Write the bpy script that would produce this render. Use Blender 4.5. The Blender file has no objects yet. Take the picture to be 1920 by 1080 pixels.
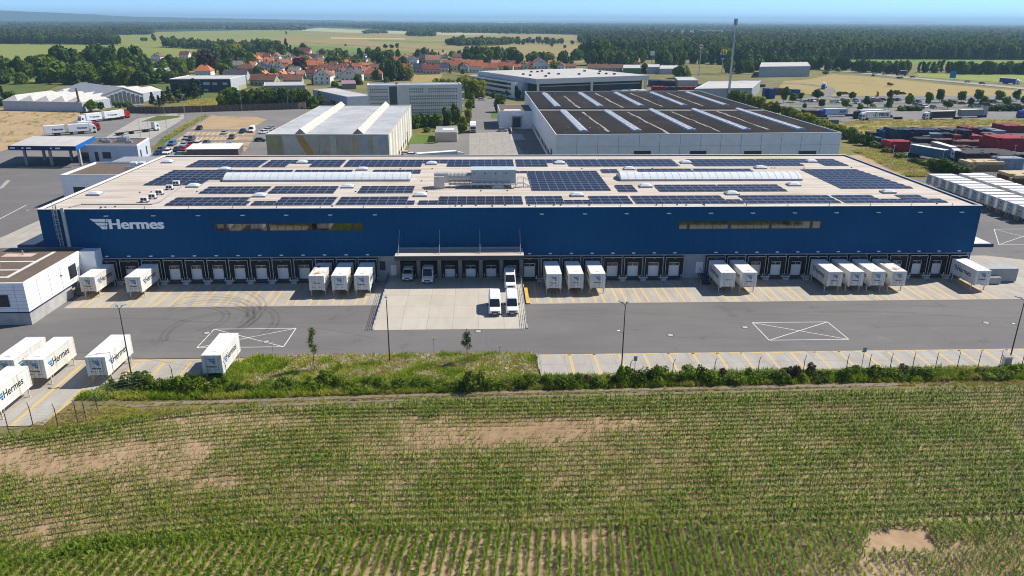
import bpy, math, random
import numpy as np
from mathutils import Matrix, Vector

# ------------------------------------------------------------------ camera
scene = bpy.context.scene
CAM = np.array([76.348, -126.752, 44.368])
YAW, PITCH, ROLL, FPX = math.radians(2.29174), math.radians(19.86688), math.radians(0.30435), 1388.65
_f = np.array([math.sin(YAW)*math.cos(PITCH), math.cos(YAW)*math.cos(PITCH), -math.sin(PITCH)])
_r0 = np.array([math.cos(YAW), -math.sin(YAW), 0.0]); _u0 = np.cross(_r0, _f)
_r = math.cos(ROLL)*_r0 + math.sin(ROLL)*_u0
_u = -math.sin(ROLL)*_r0 + math.cos(ROLL)*_u0
cd = bpy.data.cameras.new('camera'); cam = bpy.data.objects.new('camera', cd)
scene.collection.objects.link(cam)
cd.sensor_width = 36.0; cd.lens = 36.0*FPX/1920.0; cd.clip_start = 0.5; cd.clip_end = 90000
cam.matrix_world = Matrix(((_r[0], _u[0], -_f[0], CAM[0]), (_r[1], _u[1], -_f[1], CAM[1]), (_r[2], _u[2], -_f[2], CAM[2]), (0, 0, 0, 1)))
scene.camera = cam
# ------------------------------------------------------------------ sky, sun, exposure
SUNV = Vector((0.86, 0.33, 1.0)).normalized()
EL = math.asin(SUNV.z); AZ = math.atan2(SUNV.x, SUNV.y)
w = bpy.data.worlds.new('World'); scene.world = w; w.use_nodes = True
nt = w.node_tree; bg = nt.nodes['Background']
sky = nt.nodes.new('ShaderNodeTexSky'); sky.sky_type = 'NISHITA'; sky.sun_disc = False
sky.sun_elevation = EL; sky.sun_rotation = AZ; sky.altitude = 16500; sky.air_density = 4.0; sky.dust_density = 0.0; sky.ozone_density = 3.0
nt.links.new(sky.outputs[0], bg.inputs[0]); bg.inputs[1].default_value = 0.108
sl = bpy.data.lights.new('sun', 'SUN'); sl.energy = 4.0; sl.angle = math.radians(0.5); sl.color = (1.0, 0.95, 0.86)
so = bpy.data.objects.new('sun', sl); scene.collection.objects.link(so)
so.rotation_euler = (-SUNV).to_track_quat('-Z', 'Y').to_euler()
scene.view_settings.view_transform = 'Standard'; scene.view_settings.look = 'None'; scene.view_settings.gamma = 1
scene.view_settings.exposure = 0.68
scene.cycles.volume_bounces = 0; scene.cycles.max_bounces = 8; scene.cycles.diffuse_bounces = 5
scene.cycles.transparent_max_bounces = 8; scene.cycles.filter_width = 1.05
# ------------------------------------------------------------------ helpers
COL = scene.collection
R = random.Random(7)
NR = np.random.default_rng(11)

def ray(px, py):
    return _f*FPX + (px-960)*_r - (py-540)*_u
def at(px, py, z=0.0):
    d = ray(px, py); t = (z-CAM[2])/d[2]; return CAM + t*d
def onY(px, py, Y):
    d = ray(px, py); t = (Y-CAM[1])/d[1]; return CAM + t*d
def onX(px, py, X):
    d = ray(px, py); t = (X-CAM[0])/d[0]; return CAM + t*d
def ppm(p):                       # pixels per metre at a point
    return FPX/float((np.asarray(p, float)-CAM) @ _f)

_mats = {}
def mat(name, col, rough=0.75, var=0.12, scale=0.6, metal=0.0, bump=0.0, big=0.0, bigscale=0.05, spec=0.3, detail=4):
    if name in _mats: return _mats[name]
    m = bpy.data.materials.new(name); m.use_nodes = True; n = m.node_tree; L = n.links
    b = n.nodes['Principled BSDF']; b.inputs['Roughness'].default_value = rough; b.inputs['Metallic'].default_value = metal
    b.inputs['Specular IOR Level'].default_value = spec
    b.inputs['Base Color'].default_value = (*col, 1)
    if var > 0 or big > 0 or bump > 0:
        tc = n.nodes.new('ShaderNodeTexCoord')
        no = n.nodes.new('ShaderNodeTexNoise'); no.inputs['Scale'].default_value = scale; no.inputs['Detail'].default_value = detail
        L.new(tc.outputs['Object'], no.inputs['Vector'])
        mr = n.nodes.new('ShaderNodeMapRange'); mr.inputs[1].default_value = .3; mr.inputs[2].default_value = .7
        mr.inputs[3].default_value = 1-var; mr.inputs[4].default_value = 1+var; L.new(no.outputs[0], mr.inputs[0])
        fac = mr.outputs[0]
        if big > 0:
            n2 = n.nodes.new('ShaderNodeTexNoise'); n2.inputs['Scale'].default_value = bigscale; n2.inputs['Detail'].default_value = 5
            L.new(tc.outputs['Object'], n2.inputs['Vector'])
            m2 = n.nodes.new('ShaderNodeMapRange'); m2.inputs[1].default_value = .3; m2.inputs[2].default_value = .7
            m2.inputs[3].default_value = 1-big; m2.inputs[4].default_value = 1+big; L.new(n2.outputs[0], m2.inputs[0])
            mu = n.nodes.new('ShaderNodeMath'); mu.operation = 'MULTIPLY'; L.new(fac, mu.inputs[0]); L.new(m2.outputs[0], mu.inputs[1]); fac = mu.outputs[0]
        vm = n.nodes.new('ShaderNodeVectorMath'); vm.operation = 'SCALE'; vm.inputs[0].default_value = col; L.new(fac, vm.inputs['Scale'])
        L.new(vm.outputs[0], b.inputs['Base Color'])
        if bump > 0:
            bp = n.nodes.new('ShaderNodeBump'); bp.inputs['Strength'].default_value = bump; bp.inputs['Distance'].default_value = .05
            L.new(no.outputs[0], bp.inputs['Height']); L.new(bp.outputs[0], b.inputs['Normal'])
    _mats[name] = m; return m
def nodes_of(m): return m.node_tree.nodes, m.node_tree.links, m.node_tree.nodes['Principled BSDF']
def ramp(n, stops):
    r = n.new('ShaderNodeValToRGB'); e = r.color_ramp.elements
    while len(e) < len(stops): e.new(.5)
    for q, (p, c) in zip(e, stops): q.position = p; q.color = (*c, 1)
    return r
def noise(n, L, scale, detail=5, vec=None, rough=.55):
    no = n.new('ShaderNodeTexNoise'); no.inputs['Scale'].default_value = scale; no.inputs['Detail'].default_value = detail
    no.inputs['Roughness'].default_value = rough
    if vec is None:
        tc = n.new('ShaderNodeTexCoord'); vec = tc.outputs['Object']
    L.new(vec, no.inputs['Vector']); return no
def mix(n, L, fac, a, b, blend='MIX'):
    m = n.new('ShaderNodeMix'); m.data_type = 'RGBA'; m.blend_type = blend
    for inp, v in ((m.inputs[0], fac), (m.inputs[6], a), (m.inputs[7], b)):
        if hasattr(v, 'is_linked') or isinstance(v, bpy.types.NodeSocket): L.new(v, inp)
        else: inp.default_value = v if isinstance(v, (int, float)) else (*v, 1)
    return m.outputs[2]

class MB:
    def __init__(s): s.v = []; s.f = []; s.mi = []; s.mats = []; s.M = None
    def T(s, loc=(0, 0, 0), rz=0.0): s.M = Matrix.Translation(loc) @ Matrix.Rotation(rz, 4, 'Z'); return s
    def _add(s, pts):
        i = len(s.v)
        if s.M is not None: pts = [tuple(s.M @ Vector(p)) for p in pts]
        s.v += [tuple(float(c) for c in p) for p in pts]; return i
    def _m(s, m):
        if m not in s.mats: s.mats.append(m)
        return s.mats.index(m)
    def poly(s, pts, m):
        i = s._add(pts); s.f.append(tuple(range(i, i+len(pts)))); s.mi.append(s._m(m)); return s
    def hexa(s, p, m):            # 8 points, bottom ring then top ring
        i = s._add(p); k = s._m(m)
        for q in ((3, 2, 1, 0), (4, 5, 6, 7), (0, 1, 5, 4), (1, 2, 6, 5), (2, 3, 7, 6), (3, 0, 4, 7)):
            s.f.append(tuple(i+a for a in q)); s.mi.append(k)
        return s
    def box(s, x0, x1, y0, y1, z0, z1, m):
        return s.hexa([(x0, y0, z0), (x1, y0, z0), (x1, y1, z0), (x0, y1, z0), (x0, y0, z1), (x1, y0, z1), (x1, y1, z1), (x0, y1, z1)], m)
    def prism(s, poly, z0, z1, m, mtop=None):
        a = 0.0
        for (x0, y0), (x1, y1) in zip(poly, poly[1:]+poly[:1]): a += x0*y1-x1*y0
        if a < 0: poly = poly[::-1]
        n = len(poly); i = s._add([(x, y, z0) for x, y in poly]+[(x, y, z1) for x, y in poly]); k = s._m(m)
        s.f.append(tuple(range(i+n-1, i-1, -1))); s.mi.append(k)
        s.f.append(tuple(range(i+n, i+2*n))); s.mi.append(s._m(mtop or m))
        for a in range(n):
            b = (a+1) % n; s.f.append((i+a, i+b, i+n+b, i+n+a)); s.mi.append(k)
        return s
    def extrude(s, prof, axis, a0, a1, m):   # prof: 2D points in the other two axes, closed
        n = len(prof)
        def P(q, a):
            return {'x': (a, q[0], q[1]), 'y': (q[0], a, q[1])}[axis]
        i = s._add([P(q, a0) for q in prof]+[P(q, a1) for q in prof]); k = s._m(m)
        s.f.append(tuple(range(i, i+n))); s.mi.append(k); s.f.append(tuple(range(i+2*n-1, i+n-1, -1))); s.mi.append(k)
        for a in range(n):
            b = (a+1) % n; s.f.append((i+a, i+n+a, i+n+b, i+b)); s.mi.append(k)
        return s
    def tube(s, p, q, r, m, n=6, r2=None):
        p = Vector(p); q = Vector(q); d = (q-p).normalized(); r2 = r if r2 is None else r2
        a = d.orthogonal().normalized(); b = d.cross(a)
        ring = lambda c, rr: [tuple(c + rr*(math.cos(t)*a+math.sin(t)*b)) for t in [2*math.pi*j/n for j in range(n)]]
        i = s._add(ring(p, r)+ring(q, r2)); k = s._m(m)
        for j in range(n): s.f.append((i+j, i+(j+1) % n, i+n+(j+1) % n, i+n+j)); s.mi.append(k)
        s.f.append(tuple(range(i+n-1, i-1, -1))); s.mi.append(k); s.f.append(tuple(range(i+n, i+2*n))); s.mi.append(k)
        return s
    def disc(s, c, axis, r, h, m, n=14):     # wheel-like cylinder centred at c along axis
        d = {'x': Vector((1, 0, 0)), 'y': Vector((0, 1, 0)), 'z': Vector((0, 0, 1))}[axis]*h/2
        return s.tube(Vector(c)-d, Vector(c)+d, r, m, n)
    def mesh(s, name, smooth=False):
        me = bpy.data.meshes.new(name); me.from_pydata(s.v, [], s.f)
        for m in s.mats: me.materials.append(m)
        me.polygons.foreach_set('material_index', s.mi)
        if smooth: me.polygons.foreach_set('use_smooth', [True]*len(s.f))
        me.update(); return me
    def build(s, name, parent=None, loc=(0, 0, 0), rz=0.0, smooth=False):
        return obj(name, s.mesh(name, smooth), parent, loc, rz)
def obj(name, me, parent=None, loc=(0, 0, 0), rz=0.0):
    o = bpy.data.objects.new(name, me); COL.objects.link(o); o.location = loc; o.rotation_euler = (0, 0, rz)
    if parent is not None: o.parent = parent
    return o
def tag(o, label, cat, group=None):
    o['label'] = label; o['category'] = cat
    if group: o['group'] = group
    return o
def thing(name, label, cat, loc=(0, 0, 0), rz=0.0, group=None):
    o = bpy.data.objects.new(name, None); COL.objects.link(o); o.location = loc; o.rotation_euler = (0, 0, rz)
    o.empty_display_size = .2
    return tag(o, label, cat, group)
KIDS = {}
def dup(root, loc, rz, label, group=None, scale=None):
    if root.name not in KIDS:
        KIDS[root.name] = [(c, list(c.children)) for c in root.children]
    r = root.copy(); COL.objects.link(r); r.location = loc; r.rotation_euler = (0, 0, rz); r['label'] = label
    if group: r['group'] = group
    if scale: r.scale = scale
    for c, gs in KIDS[root.name]:
        k = c.copy(); COL.objects.link(k); k.parent = r
        for g in gs:
            q = g.copy(); COL.objects.link(q); q.parent = k
    return r
def structure(o): o['kind'] = 'structure'; return o
def stuff(o): o['kind'] = 'stuff'; return o
def sheet(name, pts, z, m, kind='structure'):
    b = MB(); b.poly([(p[0], p[1], z) for p in pts], m); o = b.build(name); o['kind'] = kind
    if o.data.polygons[0].normal.z < 0: o.data.flip_normals()
    return o
def psheet(name, pix, z, m, kind='structure'): return sheet(name, [at(x, y, 0) for x, y in pix], z, m, kind)
_fonts = {}
def text_mesh(txt, size, m, bold=0.0, depth=0.01, sx=1.0, thick=0.0):
    k = (txt, size, m.name, bold, sx, thick)
    if k in _fonts: return _fonts[k]
    cu = bpy.data.curves.new('lettering', 'FONT'); cu.body = txt; cu.size = size; cu.offset = bold; cu.extrude = depth; cu.resolution_u = 4
    o = bpy.data.objects.new('lettering', cu); COL.objects.link(o)
    bpy.context.view_layer.update()
    me = bpy.data.meshes.new_from_object(o.evaluated_get(bpy.context.evaluated_depsgraph_get()))
    bpy.data.objects.remove(o); me.materials.clear(); me.materials.append(m); me.name = 'lettering'
    co = np.zeros(len(me.vertices)*3); me.vertices.foreach_get('co', co); co = co.reshape(-1, 3)
    co[:, 0] -= co[:, 0].min(); co[:, 0] *= sx; co[:, 1] -= co[:, 1].min(); me.vertices.foreach_set('co', co.ravel()); me.update()
    if thick:
        F0 = [tuple(p.vertices) for p in me.polygons]; nv = len(co); V = np.concatenate([co+np.array([d*thick, 0, .004*j]) for j, d in enumerate((0, .5, 1))])
        m2 = bpy.data.meshes.new('lettering'); m2.from_pydata(V.tolist(), [], [tuple(i+j*nv for i in f) for j in range(3) for f in F0]); m2.materials.append(m); m2.update(); me = m2; co = V
    _fonts[k] = (me, co[:, 0].max(), co[:, 1].max()); return _fonts[k]
def letters(txt, width, height, m, parent, loc, face, bold=0.0, name='lettering', thick=0.0):
    """flat raised lettering; face '-y','+x','-x': the way it faces; loc = lower-left corner as read"""
    me, w0, h0 = text_mesh(txt, 1.0, m, bold, thick=thick)
    o = bpy.data.objects.new(name, me); COL.objects.link(o); o.parent = parent; o.location = loc
    o.rotation_euler = (math.pi/2, 0, {'-y': 0, '+x': math.pi/2, '-x': -math.pi/2, '+y': math.pi}[face])
    o.scale = (width/w0, height/h0, 1); return o
ORD = ['leftmost', 'second from the left', 'third from the left', 'fourth from the left', 'fifth from the left', 'sixth from the left', 'seventh from the left', 'eighth from the left', 'ninth from the left', 'tenth from the left', 'eleventh from the left', 'twelfth from the left', 'thirteenth from the left', 'fourteenth from the left', 'fifteenth from the left', 'sixteenth from the left', 'seventeenth from the left', 'eighteenth from the left', 'nineteenth from the left', 'twentieth from the left', 'twenty-first from the left', 'twenty-second from the left']+['twenty-%s from the left' % q for q in ('third', 'fourth', 'fifth', 'sixth', 'seventh', 'eighth', 'ninth')]+['thirtieth from the left']+['thirty-%s from the left' % q for q in ('first', 'second', 'third', 'fourth', 'fifth')]
_count = {}
def uniq(pairs):
    """pairs: list of (x, label) -> labels; repeated wording gets its place along the row"""
    by = {}
    for i, (x, l) in enumerate(pairs): by.setdefault(l, []).append((x, i))
    out = [None]*len(pairs)
    for l, q in by.items():
        q.sort()
        for k, (x, i) in enumerate(q):
            if len(q) == 1: out[i] = l
            elif k == len(q)-1 and len(q) > 1: out[i] = l+', rightmost'
            else: out[i] = l+', '+ORD[k]
    return out
def arr_mesh(name, V, F, mats, mi=None, smooth=False):
    me = bpy.data.meshes.new(name); V = np.asarray(V, np.float32); F = np.asarray(F, np.int32)
    k = F.shape[1]
    me.vertices.add(len(V)); me.vertices.foreach_set('co', V.ravel())
    me.loops.add(F.size); me.loops.foreach_set('vertex_index', F.ravel())
    me.polygons.add(len(F)); me.polygons.foreach_set('loop_start', np.arange(len(F), dtype=np.int32)*k)
    me.polygons.foreach_set('loop_total', np.full(len(F), k, np.int32))
    for m in mats: me.materials.append(m)
    if mi is not None: me.polygons.foreach_set('material_index', np.asarray(mi, np.int32))
    if smooth: me.polygons.foreach_set('use_smooth', np.ones(len(F), bool))
    me.update(calc_edges=True); me.validate(); return me
def vnoise(x, y, seed=0):          # smooth value noise, 0..1
    r = np.random.default_rng(seed); T = r.random((64, 64))
    xi = np.floor(x).astype(int); yi = np.floor(y).astype(int); fx = x-xi; fy = y-yi
    fx = fx*fx*(3-2*fx); fy = fy*fy*(3-2*fy)
    g = lambda a, b: T[a % 64, b % 64]
    return (g(xi, yi)*(1-fx)+g(xi+1, yi)*fx)*(1-fy)+(g(xi, yi+1)*(1-fx)+g(xi+1, yi+1)*fx)*fy
def fbm(x, y, seed=0, o=4):
    s = 0; a = .5; t = 0
    for k in range(o): s = s+a*vnoise(x*2**k+13.7*k, y*2**k+5.1*k, seed+k); t += a; a *= .55
    return s/t
def inpoly(px, py, poly):
    c = np.zeros(len(px), bool); n = len(poly)
    for i in range(n):
        x0, y0 = poly[i]; x1, y1 = poly[(i+1) % n]
        if y0 == y1: continue
        k = ((y0 > py) != (y1 > py)) & (px < (x1-x0)*(py-y0)/(y1-y0)+x0); c ^= k
    return c
def topix(P):
    d = np.asarray(P, float)-CAM; z = d @ _f
    return 960+FPX*(d @ _r)/z, 540-FPX*(d @ _u)/z
def scatter(name, pts, rot, scl, idx, sources, kind='stuff'):
    """points carrying instances of the source meshes (only for what nobody could count)"""
    me = bpy.data.meshes.new(name); n = len(pts)
    me.vertices.add(n); me.vertices.foreach_set('co', np.asarray(pts, np.float32).ravel())
    a = me.attributes.new('turn', 'FLOAT', 'POINT'); a.data.foreach_set('value', np.asarray(rot, np.float32))
    a = me.attributes.new('size', 'FLOAT_VECTOR', 'POINT'); a.data.foreach_set('vector', np.asarray(scl, np.float32).ravel())
    a = me.attributes.new('kindno', 'INT', 'POINT'); a.data.foreach_set('value', np.asarray(idx, np.int32))
    o = obj(name, me); o['kind'] = kind
    ng = bpy.data.node_groups.new(name, 'GeometryNodeTree')
    ng.interface.new_socket('Geometry', in_out='INPUT', socket_type='NodeSocketGeometry')
    ng.interface.new_socket('Geometry', in_out='OUTPUT', socket_type='NodeSocketGeometry')
    N = ng.nodes; L = ng.links; gi = N.new('NodeGroupInput'); go = N.new('NodeGroupOutput')
    gti = N.new('GeometryNodeGeometryToInstance')
    for m in sources[::-1]:
        so_ = bpy.data.objects.new(m.name, m); oi = N.new('GeometryNodeObjectInfo'); oi.inputs['Object'].default_value = so_
        oi.inputs['As Instance'].default_value = True
        L.new(oi.outputs['Geometry'], gti.inputs[0])
    iop = N.new('GeometryNodeInstanceOnPoints'); iop.inputs['Pick Instance'].default_value = True
    def att(nm, ty):
        q = N.new('GeometryNodeInputNamedAttribute'); q.data_type = ty; q.inputs['Name'].default_value = nm; return q.outputs['Attribute']
    L.new(gi.outputs[0], iop.inputs['Points'])
    # each source is one instance of the joined list
    jo = N.new('GeometryNodeJoinGeometry'); N.remove(gti)
    for q in [x for x in N if x.bl_idname == 'GeometryNodeObjectInfo']: L.new(q.outputs['Geometry'], jo.inputs[0])
    L.new(jo.outputs[0], iop.inputs['Instance'])
    L.new(att('kindno', 'INT'), iop.inputs['Instance Index'])
    cx = N.new('ShaderNodeCombineXYZ'); L.new(att('turn', 'FLOAT'), cx.inputs[2]); L.new(cx.outputs[0], iop.inputs['Rotation'])
    L.new(att('size', 'FLOAT_VECTOR'), iop.inputs['Scale'])
    L.new(iop.outputs[0], go.inputs[0])
    md = o.modifiers.new('spread', 'NODES'); md.node_group = ng
    return o
# ================================================================== GROUND
def ground_mat(name, cols, scale, big, bump=0.3, rough=.95, fine=None):
    m = mat(name, cols[0], rough=rough, var=0); n, L, b = nodes_of(m)
    a = noise(n, L, scale, 6); c = noise(n, L, big, 6)
    r1 = ramp(n, [(.25+.5*i/(max(1, len(cols)-1)), q) for i, q in enumerate(cols)])
    mx = n.new('ShaderNodeMath'); mx.operation = 'MULTIPLY_ADD'; mx.inputs[1].default_value = .45
    L.new(a.outputs[0], mx.inputs[0])
    ml = n.new('ShaderNodeMath'); ml.operation = 'MULTIPLY'; ml.inputs[1].default_value = .55; L.new(c.outputs[0], ml.inputs[0]); L.new(ml.outputs[0], mx.inputs[2])
    L.new(mx.outputs[0], r1.inputs[0]); L.new(r1.outputs[0], b.inputs['Base Color'])
    if bump:
        bp = n.new('ShaderNodeBump'); bp.inputs['Strength'].default_value = bump; bp.inputs['Distance'].default_value = .1
        L.new(a.outputs[0], bp.inputs['Height']); L.new(bp.outputs[0], b.inputs['Normal'])
    return m
FOREST_FLOOR = ground_mat('forest_floor', [(.016, .032, .012), (.03, .052, .018), (.045, .07, .024)], .02, .0015, bump=0)
GRASS = ground_mat('dry_grass', [(.075, .085, .018), (.13, .125, .03), (.21, .175, .06), (.10, .105, .025)], .35, .03)
GRASSG = ground_mat('green_grass', [(.05, .085, .012), (.09, .12, .02), (.16, .15, .04)], .5, .05)
STRAW = ground_mat('straw_grass', [(.22, .17, .055), (.33, .25, .09), (.16, .145, .04)], .3, .025)
SAND = ground_mat('sandy_earth', [(.20, .15, .07), (.34, .24, .13), (.42, .30, .17), (.24, .17, .08)], .45, .09, bump=.8)
SOIL = ground_mat('dry_soil', [(.20, .125, .062), (.33, .22, .125), (.45, .315, .195)], .8, .05, bump=.7)
VERGE = ground_mat('verge_soil', [(.10, .10, .03), (.17, .14, .06), (.24, .19, .10)], .9, .1, bump=.5)
def asphalt_mat(name, c, var=.10):
    m = mat(name, c, rough=.9, var=0); n, L, b = nodes_of(m)
    tc = n.new('ShaderNodeTexCoord')
    mp = n.new('ShaderNodeMapping'); mp.inputs['Scale'].default_value = (.25, 1.0, 1); L.new(tc.outputs['Object'], mp.inputs['Vector'])
    a = noise(n, L, 3.0, 6, rough=.7); s = noise(n, L, .35, 5, mp.outputs[0]); g = noise(n, L, .04, 4)
    x = mix(n, L, s.outputs[0], tuple(q*(1-var*1.6) for q in c), tuple(q*(1+var*1.6) for q in c))
    y = mix(n, L, g.outputs[0], (.78, .78, .80), (1.2, 1.19, 1.17)); z = mix(n, L, 1.0, x, y, 'MULTIPLY')
    f = mix(n, L, a.outputs[0], (.86, .86, .86), (1.14, 1.14, 1.14)); z = mix(n, L, 1.0, z, f, 'MULTIPLY')
    o = noise(n, L, .16, 6, rough=.65); ro = ramp(n, [(.30, (.74, .74, .75)), (.40, (1, 1, 1)), (.62, (1, 1, 1)), (.72, (1.14, 1.13, 1.10))]); L.new(o.outputs[0], ro.inputs[0]); z = mix(n, L, 1.0, z, ro.outputs[0], 'MULTIPLY')
    br = n.new('ShaderNodeTexBrick'); br.offset = .37; br.inputs['Scale'].default_value = 1; br.inputs['Brick Width'].default_value = 47; br.inputs['Row Height'].default_value = 4.9; br.inputs['Mortar Size'].default_value = .035
    br.inputs['Color1'].default_value = (1, 1, 1, 1); br.inputs['Color2'].default_value = (.93, .93, .94, 1); br.inputs['Mortar'].default_value = (.80, .80, .80, 1); L.new(tc.outputs['Object'], br.inputs['Vector']); z = mix(n, L, 1.0, z, br.outputs[0], 'MULTIPLY')
    L.new(z, b.inputs['Base Color']); return m
ASPHALT = asphalt_mat('asphalt', (.16, .15, .143))
ASPHALT2 = asphalt_mat('old_asphalt', (.20, .186, .172))
ASPHALTD = asphalt_mat('dark_asphalt', (.105, .10, .10))
def concrete_mat(name, c, bw, bh, stain=(.62, .56, .50), amt=.5):
    m = mat(name, c, rough=.9, var=0); n, L, b = nodes_of(m)
    tc = n.new('ShaderNodeTexCoord')
    br = n.new('ShaderNodeTexBrick'); br.offset = 0; br.inputs['Scale'].default_value = 1; br.inputs['Brick Width'].default_value = bw
    br.inputs['Row Height'].default_value = bh; br.inputs['Mortar Size'].default_value = .03; br.inputs['Mortar Smooth'].default_value = .2
    br.inputs['Color1'].default_value = (1, 1, 1, 1); br.inputs['Color2'].default_value = (.93, .93, .92, 1); br.inputs['Mortar'].default_value = (.62, .60, .57, 1)
    L.new(tc.outputs['Object'], br.inputs['Vector'])
    mp = n.new('ShaderNodeMapping'); mp.inputs['Scale'].default_value = (1, .3, 1); L.new(tc.outputs['Object'], mp.inputs['Vector'])
    s = noise(n, L, .7, 6, mp.outputs[0]); a = noise(n, L, 5, 5)
    rp = ramp(n, [(.35, (1, 1, 1)), (.72, tuple(1-amt*(1-q) for q in stain))]); L.new(s.outputs[0], rp.inputs[0])
    x = mix(n, L, 1.0, br.outputs[0], rp.outputs[0], 'MULTIPLY'); f = mix(n, L, a.outputs[0], (.9, .9, .9), (1.1, 1.1, 1.1))
    x = mix(n, L, 1.0, x, f, 'MULTIPLY'); x = mix(n, L, 1.0, x, c, 'MULTIPLY'); L.new(x, b.inputs['Base Color']); return m
CONC = concrete_mat('apron_concrete', (.43, .395, .345), 3.75, 6.0)
CONC2 = concrete_mat('ramp_concrete', (.50, .455, .385), 3.97, 4.5, amt=.25)
CONC3 = concrete_mat('lot_concrete', (.41, .385, .345), 3.5, 5.0)
PLAIN = mat('cast_concrete', (.40, .385, .36), .85, .15, .8, big=.1)
def paint(name, c, wear=.45):
    m = mat(name, c, .8, 0); n, L, b = nodes_of(m)
    a = noise(n, L, 1.3, 6); r1 = ramp(n, [(.35, (.0, 0, 0)), (.6, (1, 1, 1))]); L.new(a.outputs[0], r1.inputs[0])
    x = mix(n, L, r1.outputs[0], c, tuple(q*(1-wear)+.38*wear for q in c)); L.new(x, b.inputs['Base Color']); return m
YELLOW = paint('yellow_paint', (.68, .40, .03), .3); YELLOWW = paint('worn_yellow_paint', (.60, .41, .13), .5)
WHITEP = mat('white_road_paint', (.72, .71, .68), .8, .12, 2)

# one sheet to the horizon
sheet('ground', [(-45000, -600), (45000, -600), (45000, 60000), (-45000, 60000)], -.30, FOREST_FLOOR)
psheet('grassland', [(-900, 1080), (2900, 1080), (2300, 120), (1500, 108), (-300, 108)], -.20, GRASS)
# field with the maize
FT = [(-420, 850), (0, 818), (160, 800), (400, 768), (700, 757), (960, 750), (1300, 741), (1920, 725), (2200, 716)]
psheet('field', FT+[(2900, 1300), (-900, 1300)], -.06, SOIL)
psheet('verge', [(-300, 760), (200, 722), (700, 716), (1300, 706), (1920, 694), (2200, 688), (2200, 716), (1920, 725), (1300, 741), (960, 750), (700, 757), (400, 768), (160, 800), (0, 818), (-420, 850)], -.09, VERGE)
TRACK = ground_mat('track_gravel', [(.14, .11, .082), (.21, .17, .125), (.31, .255, .195)], 1.2, .12)
psheet('path', [(215, 758), (330, 752), (700, 740), (960, 732), (1300, 725), (1640, 718), (1720, 720), (1640, 724), (1300, 729.5), (960, 737), (700, 745), (340, 758), (240, 763)], -.045, TRACK)
psheet('path.001', [(430, 762), (560, 755), (960, 741.5), (1300, 734), (1600, 727.5), (1600, 730), (1300, 738), (960, 746.5), (700, 753), (480, 763)], -.042, TRACK)

# ------------------------------------------------------------------ depot yard
def rect(x0, x1, y0, y1): return [(x0, y0), (x1, y0), (x1, y1), (x0, y1)]
sheet('yard_asphalt', [(-150, -31.6), (210, -31.6), (210, 90), (180, 90), (180, 56), (-28, 56), (-28, 118), (-150, 118)], -.02, ASPHALT)
# aprons
sheet('apron', [(8, -12.0), (200, -11.7), (200, 2), (178, 13.0), (168, 13.0), (160, 1.0), (8, 1.0)], .0, CONC)
sheet('apron.001', [(-27.3, -6), (1, -6), (1, 90), (-27.0, 90)], .0, CONC)
sheet('yard_concrete', [(83.9, -40.5), (83.6, -31.7), (260, -31.5), (260, -40.5)], -.012, CONC3)
P = [at(-300, 690), at(-20, 676), at(462, 671.5), at(428, 712), at(150, 742), at(80, 797), at(-20, 800), at(-300, 850)]
sheet('yard_concrete.001', [(p[0], p[1]) for p in P], -.012, CONC3)
sheet('yard_concrete.002', [tuple(at(x, y)[:2]) for x, y in ((0, 350), (12, 338), (20, 338), (6, 352), (-30, 365), (-40, 372))], -.012, CONC3)
# kerb between yard and meadow strip
kb = MB(); kb.box(44.2, 83.6, -31.75, -31.62, -.1, .1, PLAIN); kb.box(83.62, 83.74, -36.5, -31.62, -.1, .1, PLAIN); structure(kb.build('kerb'))
MEADOW = ground_mat('meadow_ground', [(.10, .10, .02), (.16, .15, .03), (.22, .19, .06), (.13, .13, .03)], 1.2, .2, bump=.6)
sheet('meadow', [(44.4, -31.75), (83.6, -31.75), (83.2, -42), (36, -42), (38, -37)], -.005, MEADOW)
# yellow bay lines
yl = MB(); yf = MB()
def stripe(b, x0, y0, x1, y1, wd, z, m):
    d = np.array([x1-x0, y1-y0]); d = d/np.linalg.norm(d); nn = np.array([-d[1], d[0]])*wd/2
    b.poly([(x0-nn[0], y0-nn[1], z), (x1-nn[0], y1-nn[1], z), (x1+nn[0], y1+nn[1], z), (x0+nn[0], y0+nn[1], z)][::1], m)
# ================================================================== MAIN DEPOT BUILDING
W, D, H, ZB = 165.9, 53.7, 13.51, 4.78
BLUE = mat('blue_cladding', (.002, .06, .19), rough=.5, var=0, spec=.1); n, L, b = nodes_of(BLUE)
tc = n.new('ShaderNodeTexCoord'); wv = n.new('ShaderNodeTexWave'); wv.bands_direction = 'X'; wv.inputs['Scale'].default_value = 1.05; wv.inputs['Distortion'].default_value = 0
L.new(tc.outputs['Object'], wv.inputs['Vector']); bp = n.new('ShaderNodeBump'); bp.inputs['Strength'].default_value = .25; bp.inputs['Distance'].default_value = .03
L.new(wv.outputs[0], bp.inputs['Height']); L.new(bp.outputs[0], b.inputs['Normal'])
no = noise(n, L, .09, 5); x = mix(n, L, no.outputs[0], (.001, .085, .22), (.002, .128, .30))
mp = n.new('ShaderNodeMapping'); mp.inputs['Scale'].default_value = (1, 1, .06); L.new(tc.outputs['Object'], mp.inputs['Vector']); n2 = noise(n, L, 1.6, 4, mp.outputs[0])
y = mix(n, L, n2.outputs[0], (.76, .78, .82), (1.26, 1.22, 1.16)); x = mix(n, L, 1.0, x, y, 'MULTIPLY')
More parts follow.
